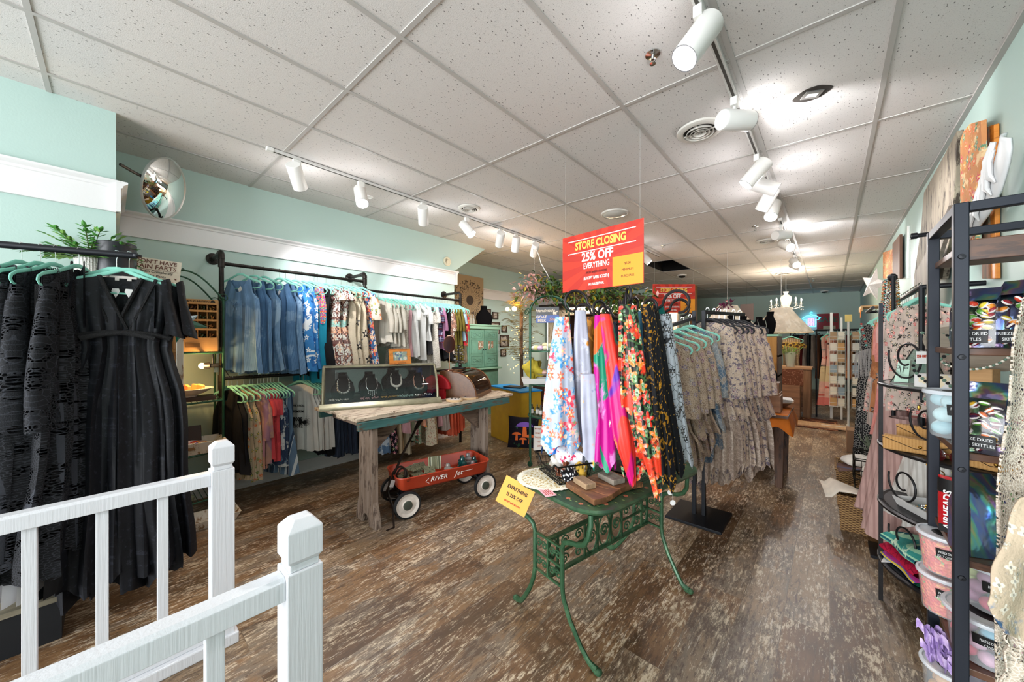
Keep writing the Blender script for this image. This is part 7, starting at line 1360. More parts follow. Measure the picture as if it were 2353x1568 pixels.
# necklace stand in front of it
NS = V((.33, 3.62, 0)); t = thing('necklace_stand', 'tall black stand draped with long bead necklaces', 'jewelry stand', NS); b = B(); b.tube([(.0, .0, 0), (0, 0, 1.95)], .011, 8); b.box((0, 0, .01), (.24, .24, .02)); obj('post', b, BLACKM, t)
b = B(); b.tube([(0, .0, 1.95), (-.0, .42, 1.95)], .01, 8); b.ball((0, .36, 1.95), .028); b.ball((0, .06, 1.95), .028); b.tube([(0, 0, 1.85), (0, .5, 1.85)], .01, 8); b.cyl((0, .47, 1.85), (0, .53, 1.85), .016); obj('crossbar', b, BLACKM, t)
BM = [mat('beads_crystal', '#cfc9c0', .15, .5), GOLDM, mat('beads_turq', '#4f9a92', .3), mat('beads_red', '#a8342c', .3), mat('beads_black', '#1e1e20', .2), BONE, mat('beads_amber', '#b98a4a', .3)]
r = random.Random(12)
for k in range(22):
    y = .10+.024*k if k < 13 else .12+.03*(k-13); z = 1.94 if k < 13 else 1.84; L = r.uniform(.5, .82); b = B(); n_ = int(L/.013); a_ = k % 7
    for s in (-1, 1):
        for q in range(n_): f = q/n_; b.ball((s*(.012+.012*sin(pi*f)*(1-f*.4)), r.uniform(-.002, .002), z-L*f), r.uniform(.0035, .0065), 5, mi=(q*s) % 2)
    for q in range(3): b.tube([(.012*cos(a), .0, z-L-.012-.024*q+.012*sin(a)) for a in [2*pi*j/8 for j in range(8)]], .002, 4, closed=True)
    tag(obj('bead_necklace', b, [BM[a_], BM[(a_*3+5) % 7]], loc=(NS.x-.015+.03*(k % 2), NS.y+y-.06, 0)), 'long beaded necklace in %s and %s, number %d along the tall stand' % (['crystal', 'gold', 'turquoise', 'red', 'black', 'silver', 'amber'][a_], ['crystal', 'gold', 'turquoise', 'red', 'black', 'silver', 'amber'][(a_*3+5) % 7], k+1) if False else ['clear crystal', 'gold', 'turquoise', 'dark red', 'black', 'silver', 'amber'][a_]+' bead necklace, '+['first', 'second', 'third', 'fourth', 'fifth', 'sixth', 'seventh', 'eighth', 'ninth', 'tenth', 'eleventh', 'twelfth', 'thirteenth'][k if k < 13 else k-13]+(' on the upper bar' if k < 13 else ' on the lower bar')+' of the tall stand', 'necklace', 'bead necklaces on the tall stand')
# garments on the right wall rail
PKS = fab('salmon_gauze', '#cf8a80', [('blob', '#c07a72', 6, .55)]); TUL = fab('dusty_rose_tulle', '#b5948c', [('stripe', '#a07f78', 'x', .03, .4)], bump=.3); TANJ = fab('tan_suede', '#a8714a', [('blob', '#8f5c3a', 6, .55), ('flower', ['#3a241a'], 6, .04, 6, '#a8714a')]); WTUL = fab('white_tulle', '#d2cdc6', [('stripe', '#bcb6ae', 'x', .025, .4)]); PKF = fab('black_pink_floral', '#b8a89c', [('flower', ['#c05a5c', '#2a2428', '#d8a09a', '#6a6a58'], 26, .015, 5, '#e8c8a0'), ('blob', '#26221f', 20, .6)]); BRF = fab('brown_yellow_print', '#b8842e', [('band', '#2a1d14', -.42, -.38), ('band', '#d8c4a0', -.38, -.25), ('spot', '#1a1410', 8, .08)])
BLW = fab('black_white_lace', '#131315', [('line', '#b5b1aa', 44, .05), ('blob', '#b5b1aa', 16, .66)]); 
rw = [(3.78, PKS, 'top', .9, .3, 'salmon gauze top among the dresses on the mint wall rail', -35), (3.36, PKF, 'top', .8, .3, 'pink and black floral robe nearest the front on the mint wall rail', -35), (3.46, BRF, 'narrow', .7, 0, 'mustard and cream cow patterned scarf dress', -30), (3.88, PKS, 'dress', 1.05, .35, 'salmon pink gauze dress behind the candy shelf', -30), (3.98, PKS, 'dress', 1.1, .3, 'salmon pink dress second behind the candy shelf', -25), (3.66, fab('pink_graphic_tee', '#d8a8a0', [('blob', '#b5504c', 14, .63)]), 'top', .72, .2, 'faded pink lettered tee on the mint wall rail', -25),
      (3.56, fab('pale_pink_satin', '#d8c0b8'), 'top', .8, .4, 'pale pink satin blouse with long sleeves', -30), (4.10, TANJ, 'top', .95, .5, 'tan suede jacket with dark branch embroidery', -28), (4.24, TANJ, 'top', .98, .5, 'tan suede jacket behind the embroidered one', -28), (4.42, GREYC, 'dress', 1.1, 0, 'taupe dress on the mint wall rail', -20), (4.6, PKF, 'dress', 1.0, 0, 'dark pink floral dress near the rail end', -20), (5.0, PINKC, 'dress', 1.0, 0, 'dusty rose dress near the rail end', -20)]
for y, m, k, L, sl, lb, an in rw: garment('hanging_garment', (.42, y, 1.845), rad(an*.5-42), m, lb, 'garment', kind=k, L=L, sleeves=dict(L=sl, r0=.075, r1=.07) if sl else None, fold=.025, z0=-.09)
# tulle skirts low behind the etagere
for i, (x, y, z, L, m, lb) in enumerate(((.36, 3.42, 1.0, .78, TUL, 'long dusty rose tulle skirt hanging below the tan jackets'), (.45, 3.25, .98, .55, WTUL, 'white tulle skirt behind the scrolled shelf'), (.5, 3.15, .75, .5, TUL, 'shorter dusty rose tulle skirt behind the scrolled shelf'), (.34, 3.72, 1.05, .8, TUL, 'dusty rose tulle skirt farther along the wall'))):
    b = B(); ph = i*1.3
    def ft(u, v): a = u*2*pi; w_ = .07+.11*v; k = 1+.16*v*sin(11*a+ph); return (w_*cos(a)*k, w_*1.1*sin(a)*k, -L*v+.02*sin(6*a)*v)
    b.sheet(ft, 66, 12); tag(obj('tulle_skirt', b, m, loc=(x, y, z), smooth=70), lb, 'skirt')
t = thing('skirt_rail', 'low dark rail carrying the tulle skirts', 'clothes rack', (.55, 3.1, 0)); b = B(); b.cyl((0, 0, 1.06), (0, .75, 1.06), .01); b.cyl((0, .75, 0), (0, .75, 1.06), .01); b.cyl((0, 0, 0), (0, 0, 1.06), .01); obj('rail_frame', b, BLACKM, t)
# black fringe dress and shawl farther along
garment('fringe_dress', (.40, 4.75, 1.78), rad(-58), mat('jet_black_jersey', '#0b0b0d', .8), 'long plain black dress hanging at the aisle side of the mint wall', 'dress', kind='dress', L=1.6, fold=.03, nf=4)
g = garment('fringe_shawl', (.33, 4.86, 1.78), rad(-60), BLW, 'black and white fringed lace shawl dress beside the plain black dress', 'dress', kind='dress', L=1.5, fold=.035, sw=.17)
b = B(); r = random.Random(3)
for k in range(40): x = -.17+.34*k/40; z = -.35-.5*abs(x)*.6; b.tube([(x, -.06, z), (x+r.uniform(-.01, .01), -.07, z-.12), (x+r.uniform(-.02, .02), -.065, z-.26)], .0025, 4)
obj('fringe', b, mat('grey_fringe', '#8a8784', .8), g)
b = B(); [b.ball((-.04+.003*k, -.05-.002*k, -.1-.018*k), .01, 6, mi=k % 3) for k in range(12)]; tag(obj('bead_strand', b, [MC['beads_red'], BONE, MC['beads_turq']], loc=(.26, 4.74, 1.76)), 'red and silver bead strand around the neck of the black dress', 'necklace')
b = B(); b.tube([(.02, .3, 1.79), (.02, -.4, 1.79)], .013, 8); b.tube([(.02, .25, 1.79), (.3, .25, 1.79)], .013, 8); tag(obj('wall_arm_rail', b, BLACKM, loc=(.26, 4.8, 0)), 'short black wall arm holding the black dresses', 'rail')
# folded paper star lantern
c = at_t(2006, 655, 5.5); t = thing('paper_star', 'white pointed paper star lantern on the mint wall', 'lantern', c, rz=rad(-60)); PAP = fab('pierced_white_paper', '#b0aba4', [('spot', '#8f8a84', 60, .16)], bump=.3)
for k in range(5):
    a = k*2*pi/5+.3; d = V((sin(a), 0, cos(a))); e = V((cos(a), 0, -sin(a))); b = B(); b.add([d*.26, e*.075+d*.09, V((0, -.06, 0)), -e*.075+d*.09, V((0, .05, 0))], [(0, 1, 2), (0, 2, 3), (0, 4, 1), (0, 3, 4)]); obj('star_point', b, PAP, t, smooth=0)
# small wooden shelf with an orange tag
c = at_t(2000, 708, 5.6); t = thing('wall_bracket_shelf', 'bright pine bracket shelf with an orange tag on the mint wall', 'shelf', c, rz=0); b = B(); b.bb(-.12, .3, -.3, .25, 0, .02); b.bb(-.12, -.1, -.3, .25, -.06, 0); obj('shelf_board', b, OAK, t); b = B(); b.bb(-.125, -.121, -.28, -.2, -.16, -.02); obj('orange_tag', b, MC['bright_orange_paper'], t)
# baskets on the floor
n = NT('brown_wicker'); co = n.co(); sp = n.n('SeparateXYZ'); n.l(co, sp.inputs[0]); w1_ = n.math('SINE', n.math('MULTIPLY', sp.outputs[2], 330.0)); w2_ = n.math('SINE', n.math('MULTIPLY', n.math('ADD', sp.outputs[0], sp.outputs[1]), 150.0)); wv = n.math('MULTIPLY', w1_, w2_); n.l(n.mix(n.step(wv, 0, .6), lin('#5d3f24'), lin('#b08a58')), n.b.inputs[0]); n.b.inputs['Roughness'].default_value = .75; n.bump(wv, .8, .006); WK = n.m
def wbasket(p, rz, w_, d_, h, label):
    t = thing('wicker_basket', label, 'basket', p, rz, 'wicker baskets by the mint wall'); b = B(); frus(b, w_/2*.94, d_/2*.94, w_/2, d_/2, h, .018); obj('basket_body', b, WK, t, smooth=0, bevel=.004); b = B(); b.tube([(w_/2, d_/2, h), (-w_/2, d_/2, h), (-w_/2, -d_/2, h), (w_/2, -d_/2, h)], .012, 8, closed=True); obj('rolled_rim', b, WK, t); return t
p = at_z(1990, 1160, 0); wbasket((.24, 4.02, 0), rad(0), .38, .34, .27, 'wicker basket nearest the iron shelf, draped with a cream cloth'); wbasket((.22, 4.6, 0), 0, .36, .4, .33, 'wicker basket holding prints, farther along the mint wall')
b = B(); b.sheet(lambda u, v: ((u-.5)*.5, (v-.5)*.34-.05*u, .03*sin(u*4+v*2)-.05*(u < .1)), 14, 10); tag(obj('cream_cloth', b, fab('cream_print_cloth', '#d2c8b8', [('blob', '#a07a5c', 9, .66)]), loc=(.2, 3.98, .295), rot=(.0, .08, .15), smooth=60, solid=.004), 'cream printed cloth lying over the nearest wicker basket', 'cloth')
t = thing('wire_bin', 'dark wire bin of folded linens above the wicker basket', 'basket', (.30, 4.15, .33), rz=0); b = B(); W2, D2, H2 = .15, .2, .22
for z in (0, .07, .14, H2): b.tube([(W2, D2, z), (-W2, D2, z), (-W2, -D2, z), (W2, -D2, z)], .004 if z < H2 else .006, 5, closed=True)
for k in range(9): [b.cyl((-W2, -D2+2*D2*k/8, 0), (-W2, -D2+2*D2*k/8, H2), .0018, n=4), b.cyl((W2, -D2+2*D2*k/8, 0), (W2, -D2+2*D2*k/8, H2), .0018, n=4), b.cyl((-W2+2*W2*k/8, -D2, 0), (-W2+2*W2*k/8, -D2, H2), .0018, n=4), b.cyl((-W2+2*W2*k/8, -D2, 0), (-W2+2*W2*k/8, D2, 0), .0018, n=4)]
obj('wire_body', b, BW, t, smooth=0)
lump('folded_linen', (.30, 4.13, .345), (.12, .16, .14), mat('ivory_linen', '#cfc9bf', .9, var=.1), 'folded ivory linens inside the dark wire bin', 'linen', 7, amp=.12)
lump('folded_linen', (.22, 4.6, .34), (.15, .16, .1), mat('ivory_linen', '#cfc9bf', .9), 'folded pale linens in the farther wicker basket', 'linen', 8, amp=.12)
b = B(); b.box((0, 0, 0), (.2, .26, .004)); tag(obj('unframed_print', b, fab('dark_photo_print', '#c9c4bc', [('band', '#5a4038', -.05, .05), ('blob', '#3a4a6a', 8, .55)]), loc=(.14, 4.48, .36), rot=(0, -.3, .1)), 'unframed print lying on the farther wicker basket', 'print')
t = thing('dried_stems', 'bundle of grey-green dried stems beside the wire bin', 'dried plant', (.30, 4.42, .33)); b = B(); r = random.Random(5)
for k in range(60): a = r.uniform(0, 6.28); b.tube([(0, 0, 0), (.03*cos(a), .03*sin(a), .2), (r.uniform(.05, .12)*cos(a), .1*sin(a), r.uniform(.22, .36))], .003, 4)
o = obj('stems', b, mat('dried_green', '#66705c', .8, var=.3, vs=20), t); b = B(); b.lathe([(.001, 0), (.04, 0), (.05, .1), (.045, .1)], n=16); obj('holder', b, mat('grey_pot', '#8a8680', .7), t)
b = B(); b.lathe([(.001, 0), (.13, 0), (.15, .22), (.14, .22), (.12, .02)], n=28); tag(obj('zinc_bucket', b, mat('zinc', '#8f9090', .4, .7, var=.15), loc=(.22, 5.15, 0)), 'grey zinc bucket beyond the wicker baskets', 'bucket')
# ================================================================ yellow counter, soap stand, pillow
MUS = mat('mustard_paint', '#b08a1e', .5, var=.08); A = V((-3.2, 3.78, 0)); yrz = math.atan2(.27, -.96)
t = thing('yellow_cabinet', 'low mustard yellow cabinet with a bright blue top', 'cabinet', A, rz=yrz-pi); b = B(); b.bb(-.84, 0, 0, .36, 0, .78); obj('body', b, MUS, t, smooth=0, bevel=.004); b = B(); b.bb(-.85, .01, -.01, .37, .78, .8); obj('top_board', b, mat('bright_blue_paint', '#1682c4', .4), t, smooth=0, bevel=.002)
b = B(); b.box((0, 0, .008), (.3, .2, .014)); tag(obj('black_tray', b, BLACKM, loc=tuple(A+V((-.35, .28, .80))), rot=(0, 0, .2)), 'flat black tray lying on the blue cabinet top', 'tray')
SR = V((-2.56, 3.56, 0)); t = thing('soap_stand', 'round dark green wire stand with arched top holding soaps', 'shelf', SR); R_ = .25
for a in (rad(200), rad(245), rad(20), rad(110)): b = B(); x, y = R_*cos(a), R_*sin(a); b.cyl((x, y, .06), (x, y, 1.85), .009, n=8); b.tube([(x*1.15+.03*cos(q), y*1.15, 1.86+.03*sin(q)) for q in [2*pi*k/12 for k in range(12)]], .005, 6, closed=True); obj('post', b, GREENM, t)
for a in (rad(200), rad(245)): b = B(); b.tube([(R_*cos(a)*cos(pi*k/16), R_*sin(a)*cos(pi*k/16), 1.85+.2*sin(pi*k/16)) for k in range(17)], .008, 8); obj('arch', b, GREENM, t)
for z in (1.38, .98, .6): b = B(); b.tube([(R_*cos(q), R_*sin(q), z) for q in [2*pi*k/32 for k in range(32)]], .009, 6, closed=True); b.lathe([(.001, z+.002), (R_-.008, z+.002)], n=32); obj('round_shelf', b, [GREENM], t)
for a in (0, 2.1, 4.2): b = B(); b.lathe([(.001, -.012), (.03, -.012), (.03, .012), (.001, .012)], c=(R_*cos(a), R_*sin(a), .03), n=16, ax='y'); b.cyl((R_*cos(a), R_*sin(a), .03), (R_*cos(a), R_*sin(a), .09), .006); obj('caster', b, GREENM, t)
r = random.Random(4); PS = ['#d9c98a', '#c9a8c0', '#b8d0c8', '#e0c49a', '#d8b0a8', '#cfd0a8', '#e6e0d6']
wh = ['left front', 'front', 'centre front', 'right front', 'left', 'middle', 'centre', 'right', 'left rear', 'rear', 'centre rear', 'right rear']
for k in range(14): c_ = PS[k % 7]; b = B(); b.ball((0, 0, 0), .042, 12, sz=.75); tag(obj('bath_bomb', b, mat('soap'+c_, c_, .8), loc=(SR.x+r.uniform(-.17, .17), SR.y+r.uniform(-.17, .12), 1.415+(.035 if k > 9 else 0))), 'pastel bath bomb piled on the top shelf of the green stand', 'bath bomb', 'bath bombs on the green stand')
t = thing('cake_stand', 'glass footed plate of cream bath bombs on the green stand', 'plate', (SR.x+.02, SR.y, .985)); b = B(); b.lathe([(.001, 0), (.06, 0), (.02, .02), (.015, .09), (.16, .11), (.18, .125), (.001, .105)], n=28); obj('plate', b, mat('pressed_glass', '#c9cfc8', .1, alpha=.6, coat=1), t)
for k in range(9): b = B(); b.ball((0, 0, 0), .038, 10, sz=.7); tag(obj('bath_bomb', b, mat('soap'+PS[(k*3) % 7], PS[(k*3) % 7], .8), loc=(SR.x+.02+.1*cos(k*.75), SR.y+.1*sin(k*.75), 1.125)), 'pale bath bomb on the glass footed plate', 'bath bomb', 'bath bombs on the glass plate')
b = B(); frus(b, .13, .09, .155, .115, .07, .006); tag(obj('white_soap_tray', b, mat('tray_white', '#dad8d4', .5), loc=(SR.x-.1, SR.y-.16, .988), rot=(0, 0, rad(40)), smooth=0), 'white rectangular tray at the front of the green stand', 'tray')
for k in range(6): b = B(); b.lathe([(.001, 0), (.022, 0), (.022, .085), (.009, .1), (.009, .13), (.001, .13)], n=14, mi=0); b.lathe([(.0225, .02), (.0225, .07)], n=14, mi=1); tag(obj('oil_bottle', b, [mat('bottle_glass', '#4a4634', .1, coat=1), mat('label_cream', '#cfc7c0', .6)], loc=(SR.x-.16+.065*k, SR.y-.13+.02*(k % 2), .602)), 'small dark bottle with a cream label on the low green shelf', 'bottle', 'labelled bottles on the green stand')
lump('yellow_cloth', (SR.x-.16, SR.y-.1, 1.06), (.12, .08, .19), mat('mustard_cloth', '#a8962c', .9, var=.15), 'mustard yellow cloth bunched on the green stand', 'cloth', 11, amp=.5)
c = at_t(1258, 724, 4.15); t = board('goat_soap_sign', 'tin sign for handmade goat milk soap on the green stand', 'sign', c, .27, .185, (.45, -.9, 0), mat('sign_charcoal', '#2b2a2c', .4), th=.003)
b = B(); b.bb(-.133, .133, -.001, 0, -.09, -.005); obj('blue_field', b, mat('sign_blue', '#2a4a94', .4), t, smooth=0); CRI = mat('sign_cream_ink', '#e0cfb8', .5)
text('Handmade', .052, CRI, t, (-.03, -.002, .05), shear=.4, bold=.0004); text('GOAT', .045, CRI, t, (-.07, -.002, -.025), bold=.001); text('MILK', .045, CRI, t, (-.065, -.002, -.066), bold=.001); text('Soap', .05, mat('sign_tan_ink', '#c98f5a', .5), t, (.065, -.002, -.052), shear=.4, bold=.0005)
b = B(); b.bb(.065, .105, -.002, -.0005, .01, .034); b.ball((.112, -.001, .038), .009, 8, sy=.2); [b.bb(x, x+.006, -.002, -.0005, -.002, .012) for x in (.067, .078, .09, .099)]; obj('goat_silhouette', b, CRI, t, smooth=0)
b = B(); b.cyl((0, .005, -.09), (0, .005, -.52), .008, n=8); obj('white_post', b, LAMPW, t)
c = at_t(1202, 994, 4.55); MSH = fab('black_light_print', '#16101c', [('blob', '#2f5a3c', 12, .62), ('blob', '#2a2458', 8, .6)]); t = thing('mushroom_pillow', 'black cushion printed with glowing orange and purple mushrooms on the floor', 'cushion', (c.x, c.y, .14), rot=(rad(-14), 0, rad(35)))
b = B(); S_ = .2
for s in (-1, 1): b.sheet(lambda u, v: ((u-.5)*2*S_*(1-.06*sin(pi*v)), s*.055*(sin(pi*u)*sin(pi*v))**.5, v*2*S_*(1-.05*sin(pi*u))), 14, 14)
obj('cushion', b, MSH, t, smooth=70); OMS, PMS = mat('print_orange', '#e0641c', .7), mat('print_purple', '#7a4fb0', .7)
for (x, z, R0, mm) in ((.02, .26, .11, PMS), (-.08, .16, .06, OMS), (.09, .13, .07, OMS), (.0, .1, .05, OMS)):
    b = B(); b.add([(x+R0*cos(a), -.066, z+R0*.55*sin(a)) for a in [pi*k/12 for k in range(13)]], [tuple(range(13))]); obj('printed_cap', b, mm, t, smooth=0); b = B(); b.add([(x-R0*.2, -.066, z), (x+R0*.2, -.066, z), (x+R0*.28, -.063, z-R0*1.1), (x-R0*.28, -.063, z-R0*1.1)], [(0, 1, 2, 3)]); obj('printed_stalk', b, OMS, t, smooth=0)
c = at_t(1241, 1008, 4.3); t = board('wife_sign', 'white joke sign with rust lettering standing below the green stand', 'sign', c, .16, .29, (.5, -.86, 0), mat('board_white', '#d4cdc6', .6), th=.01, tilt=rad(-6)); RST = mat('rust_ink', '#a8542c', .6)
for i, s in enumerate(('MY WIFE SAYS', 'I ONLY HAVE', 'TWO FAULTS:', "I DON'T", 'LISTEN')): text(s, .026, RST, t, (0, -.001, .11-.05*i), sx=.8, bold=.0008)
# ---- armoire, poster, frames on the recess wall
SAGE = mat('sage_green_paint', '#5f8a76', .5, var=.1, vs=10, bump=.2, bs=20); SAGL = mat('light_sage_paint', '#86b096', .5)
t = thing('sage_armoire', 'sage green carved armoire with pictures tucked on its doors', 'cabinet', (-5.4, 5.0, 0)); b = B(); b.bb(-.2, .2, -.42, .42, .1, 1.8); obj('carcass', b, SAGE, t, smooth=0, bevel=.006); b = B(); b.bb(-.22, .25, -.46, .46, 1.8, 1.83); b.bb(-.21, .23, -.44, .44, 1.74, 1.8); b.bb(-.22, .26, -.47, .47, .93, .96); obj('cornice', b, SAGL, t, smooth=0, bevel=.004)
for s in (-1, 1):
    d = obj('door', (lambda q: (q.bb(.2, .215, min(s*.01, s*.4), max(s*.01, s*.4), .98, 1.72), q)[1])(B()), SAGE, t, smooth=0, bevel=.004); b = B()
    for z0_, z1_ in ((1.05, 1.2), (1.25, 1.52), (1.56, 1.68)): y0_, y1_ = min(s*.06, s*.35), max(s*.06, s*.35); b.tube([(.216, y0_, z0_), (.216, y1_, z0_), (.216, y1_, z1_), (.216, y0_, z1_)], .005, 4, closed=True)
    for z_ in (1.62, 1.12): b.tube([(.218, s*.2+.1*cos(a), z_+.03*sin(2*a)) for a in [2*pi*k/20 for k in range(20)]], .006, 5, closed=True)
    obj('carving', b, SAGE, d); b = B(); b.ball((.225, s*.03, 1.33), .012); obj('knob', b, BLACKM, d)
    for k in range(2): b = B(); b.bb(.2165, .218, s*.14+.08*k-.03, s*.14+.08*k+.03, 1.33+.03*k, 1.5); obj('tucked_picture', b, fab('brown_photo', '#8a6a50', [('blob', '#c9b8a8', 18, .55), ('blob', '#a8342c', 14, .66)]), t, smooth=0)
b = B(); b.bb(-.2, .2, -.42, .42, 0, .1); obj('plinth', b, SAGE, t)
n = NT('dandelion_poster'); co = n.co(); sp = n.n('SeparateXYZ'); n.l(co, sp.inputs[0]); yy, zz_ = sp.outputs[1], sp.outputs[2]; rd = n.math('SQRT', n.math('ADD', n.math('MULTIPLY', yy, yy), n.math('MULTIPLY', zz_, zz_))); th = n.math('ARCTAN2', yy, zz_)
sp1 = n.math('LESS_THAN', rd, .1); ry = n.math('MULTIPLY', n.math('GREATER_THAN', n.math('COSINE', n.math('MULTIPLY', th, 34.0)), .86), n.math('LESS_THAN', rd, .3)); br_ = n.math('MULTIPLY', n.step(n.noise(co, 26, 4), .56, .03), n.math('MULTIPLY', n.math('GREATER_THAN', rd, .24), n.math('LESS_THAN', rd, .42)))
m_ = n.math('MAXIMUM', n.math('MAXIMUM', sp1, ry), br_); n.l(n.mix(m_, lin('#a38a68'), lin('#3a2c20')), n.b.inputs[0]); n.b.inputs['Roughness'].default_value = .6
b = B(); b.bb(-.012, .012, -.38, .38, -.5, .5); tag(obj('dandelion_canvas', b, n.m, loc=(-5.55, 4.93, 2.34), rot=(0, rad(0), 0), smooth=0), 'brown canvas print of a dandelion head standing on the armoire', 'canvas print')
p = at_x(1110, 742, -5.3); bust((-5.28, p.y, 1.832), rad(60), 'black velvet necklace bust on a glass foot atop the armoire', 1.9)
for k, px in enumerate((1076, 1082, 1088)): p = at_x(px, 742, -5.3); b = B(); b.lathe([(.001, 0), (.03, 0), (.03, .1), (.012, .13), (.012, .19), (.001, .19)], n=14); tag(obj('glass_bottle', b, mat('bottle_clear', '#b8b4a8', .08, alpha=.5, coat=1), loc=(-5.3, p.y, 1.832)), ['slim glass bottle on the armoire, nearest the clothes', 'slim glass bottle in the middle of three on the armoire', 'slim glass bottle nearest the velvet bust on the armoire'][k], 'bottle', 'glass bottles on the armoire')
FRB = wood('dark_frame_wood', '#3a2a20', '#4d382a', None, 'z'); SEP = fab('sepia_portrait', '#b5aca0', [('blob', '#3a332c', 16, .55), ('band', '#8f867a', -.01, .01)])
for (x0, y0, x1, y1, lb) in ((1118, 710, 1128, 738, 'thin brown frame beside the armoire bust'), (1132, 717, 1145, 734, 'small dark frame, highest on the recess wall'), (1128, 740, 1149, 768, 'larger upright dark frame at the upper side'), (1153, 748, 1165, 764, 'small dark frame beside the upper large one'), (1131, 773, 1144, 789, 'small dark frame beneath the upper large one'), (1149, 770, 1169, 797, 'larger upright dark frame, lower of the two big ones'), (1151, 803, 1163, 819, 'small dark frame, lowest on the recess wall')):
    p, q = at_x(x0, y0, -5.6), at_x(x1, y1, -5.6); c = (p+q)/2; hy, hz = abs(q.y-p.y)/2, abs(p.z-q.z)/2; t = thing('picture_frame', lb, 'picture frame', (-5.615, c.y, c.z), group='portrait frames on the recess wall'); b = B(); k = .028
    for s in (-1, 1): b.bb(0, .022, min(s*hy, s*(hy-k)), max(s*hy, s*(hy-k)), -hz, hz); b.bb(0, .022, -hy, hy, min(s*hz, s*(hz-k)), max(s*hz, s*(hz-k)))
    obj('frame', b, FRB, t, smooth=0); b = B(); b.bb(.001, .006, -hy+.02, hy-.02, -hz+.02, hz-.02); obj('portrait', b, SEP, t, smooth=0)
# ---- counter zone: hanging flower branch, palm, counters, shelves
GRNY = [mat('moss_leaf', '#5c7a34', .6, var=.3, vs=20), mat('yellow_leaf', '#a8922c', .6, var=.3, vs=20), mat('pink_blossom', '#d8a8a0', .6, var=.2, vs=20), mat('dark_leaf', '#2f4a26', .6, var=.3)]
c0, c1 = at_t(1205, 665, 5.0), at_t(1490, 690, 4.6); o3 = (c0+c1)/2; t = thing('hanging_flower_branch', 'long branch of greenery and pink blossom hanging over the counter', 'hanging plant', o3); b = B(); dd = (c1-c0); b.tube([tuple(c0-o3+dd*f+V((0, 0, .03*sin(f*9)))) for f in [k/12 for k in range(13)]], .035, 8); obj('branch', b, mat('bark', '#5c4734', .9, bump=.8), t)
r = random.Random(21); bs = [B(), B()]
for k in range(1500):
    f = r.random(); p = c0-o3+dd*f+V((r.gauss(0, .09), r.gauss(0, .09), r.gauss(.02, .1) if f < .6 else r.gauss(-.03, .09))); d = V((r.uniform(-1, 1), r.uniform(-1, 1), r.uniform(-1, .6))); mi = 2 if (f < .16 and r.random() < .7) or r.random() < .06 else (1 if (.38 < f < .6 and r.random() < .6) or r.random() < .15 else (0 if r.random() < .6 else 3)); leaf(bs[0], p, d, r.uniform(.05, .11), r.uniform(.014, .026), mi=mi)
o = obj('leaves_and_blossom', bs[0], GRNY, t, smooth=0)
b = B(); r = random.Random(2)
for k in range(26): f = r.random(); p = c0-o3+dd*f*.8; q = p+V((r.uniform(-.25, .1), r.uniform(-.15, .15), r.uniform(-.3, .1))); b.tube([tuple(p), tuple(p.lerp(q, .5)+V((0, 0, .04))), tuple(q)], .004, 4)
obj('twigs', b, MC['bark'], t)
b = B(); top = V((-3.45, 4.38, zc(-3.45)-.04)); q = at_t(1229, 640, 5.0)
for k in range(40): f = k/39; p = top.lerp(q, f); b.tube([(p.x+.007*cos(a)*(k % 2), p.y+.007*cos(a)*((k+1) % 2), p.z+.012*sin(a)) for a in [2*pi*j/6 for j in range(6)]], .0022, 4, closed=True)
tag(obj('hanging_chain', b, CHROME), 'thin silver chain from the wall track down to the flower branch', 'chain'); b = B(); q = at_t(1263, 640, 5.0); b.tube([tuple(top), tuple(top.lerp(q, .3)+V((.02, 0, -.05))), tuple(top.lerp(q, .6)+V((-.03, 0, 0))), tuple(q)], .006, 6); tag(obj('light_cord', b, LAMPW), 'white twisted light cord beside the silver chain', 'cord')
c = at_t(1196, 800, 6.2); t = thing('string_lit_palm', 'artificial palm wound with warm string lights beside the counter', 'artificial plant', (c.x, c.y, 0)); PF = mat('palm_frond', '#8a7a34', .7, var=.3); b = B(); b.tube([(0, 0, 0), (.03, 0, .7), (0, .02, 1.4), (.02, 0, 2.0)], .03, 8); obj('trunk', b, MC['bark'], t); b = B(); r = random.Random(13)
for k in range(40):
    z = r.uniform(1.0, 2.15); a = r.uniform(0, 6.28); L = r.uniform(.25, .5)
    for q in range(14): f = q/14; p = V((cos(a)*L*f, sin(a)*L*f, z+.28*sin(f*2.2)-.1*f)); [leaf(b, p, V((cos(a+s*.9), sin(a+s*.9), .25)), .13*(1-.4*f), .012) for s in (-1, 1)]
obj('fronds', b, PF, t, smooth=0); b = B(); r = random.Random(14)
for k in range(46): b.ball((r.uniform(-.22, .22), r.uniform(-.22, .22), r.uniform(.9, 2.2)), .006, 6)
o = obj('string_lights', b, mat('warm_bulb', '#ffb45a', emit=5), t); o['kind'] = 'stuff'; b = B(); b.ball((.05, -.22, 2.04), .04, 10); b.ball((-.14, -.18, 2.05), .035, 10); obj('globe_bulbs', b, mat('warm_globe', '#ffc070', emit=16), t); lamp('palm_glow', 'POINT', (c.x+.3, c.y-.4, 2.05), 9, (1, .55, .2), shadow_soft_size=.1)
DW = wood('dark_counter_wood', '#4a3020', '#5f4230', '#33221a', 'z', rough=.6); BRW = wood('brown_counter_top', '#6f4c34', '#8a6244', None, 'x')
c = V((-2.6, 4.9, 0)); t = thing('sales_counter', 'brown wooden sales counter behind the green soap stand', 'counter', c, rz=rad(10)); b = B(); b.bb(-.75, .75, -.02, .5, 0, .93); obj('body', b, DW, t, smooth=0); b = B(); b.bb(-.82, .8, -.06, .55, .93, .985); obj('top_board', b, BRW, t, smooth=0, bevel=.004); b = B()
for k in range(46): x = -.74+k*.032; b.lathe([(.014, 0), (.014, .9)], c=(x, -.02, .01), n=6, a0=pi, a1=2*pi)
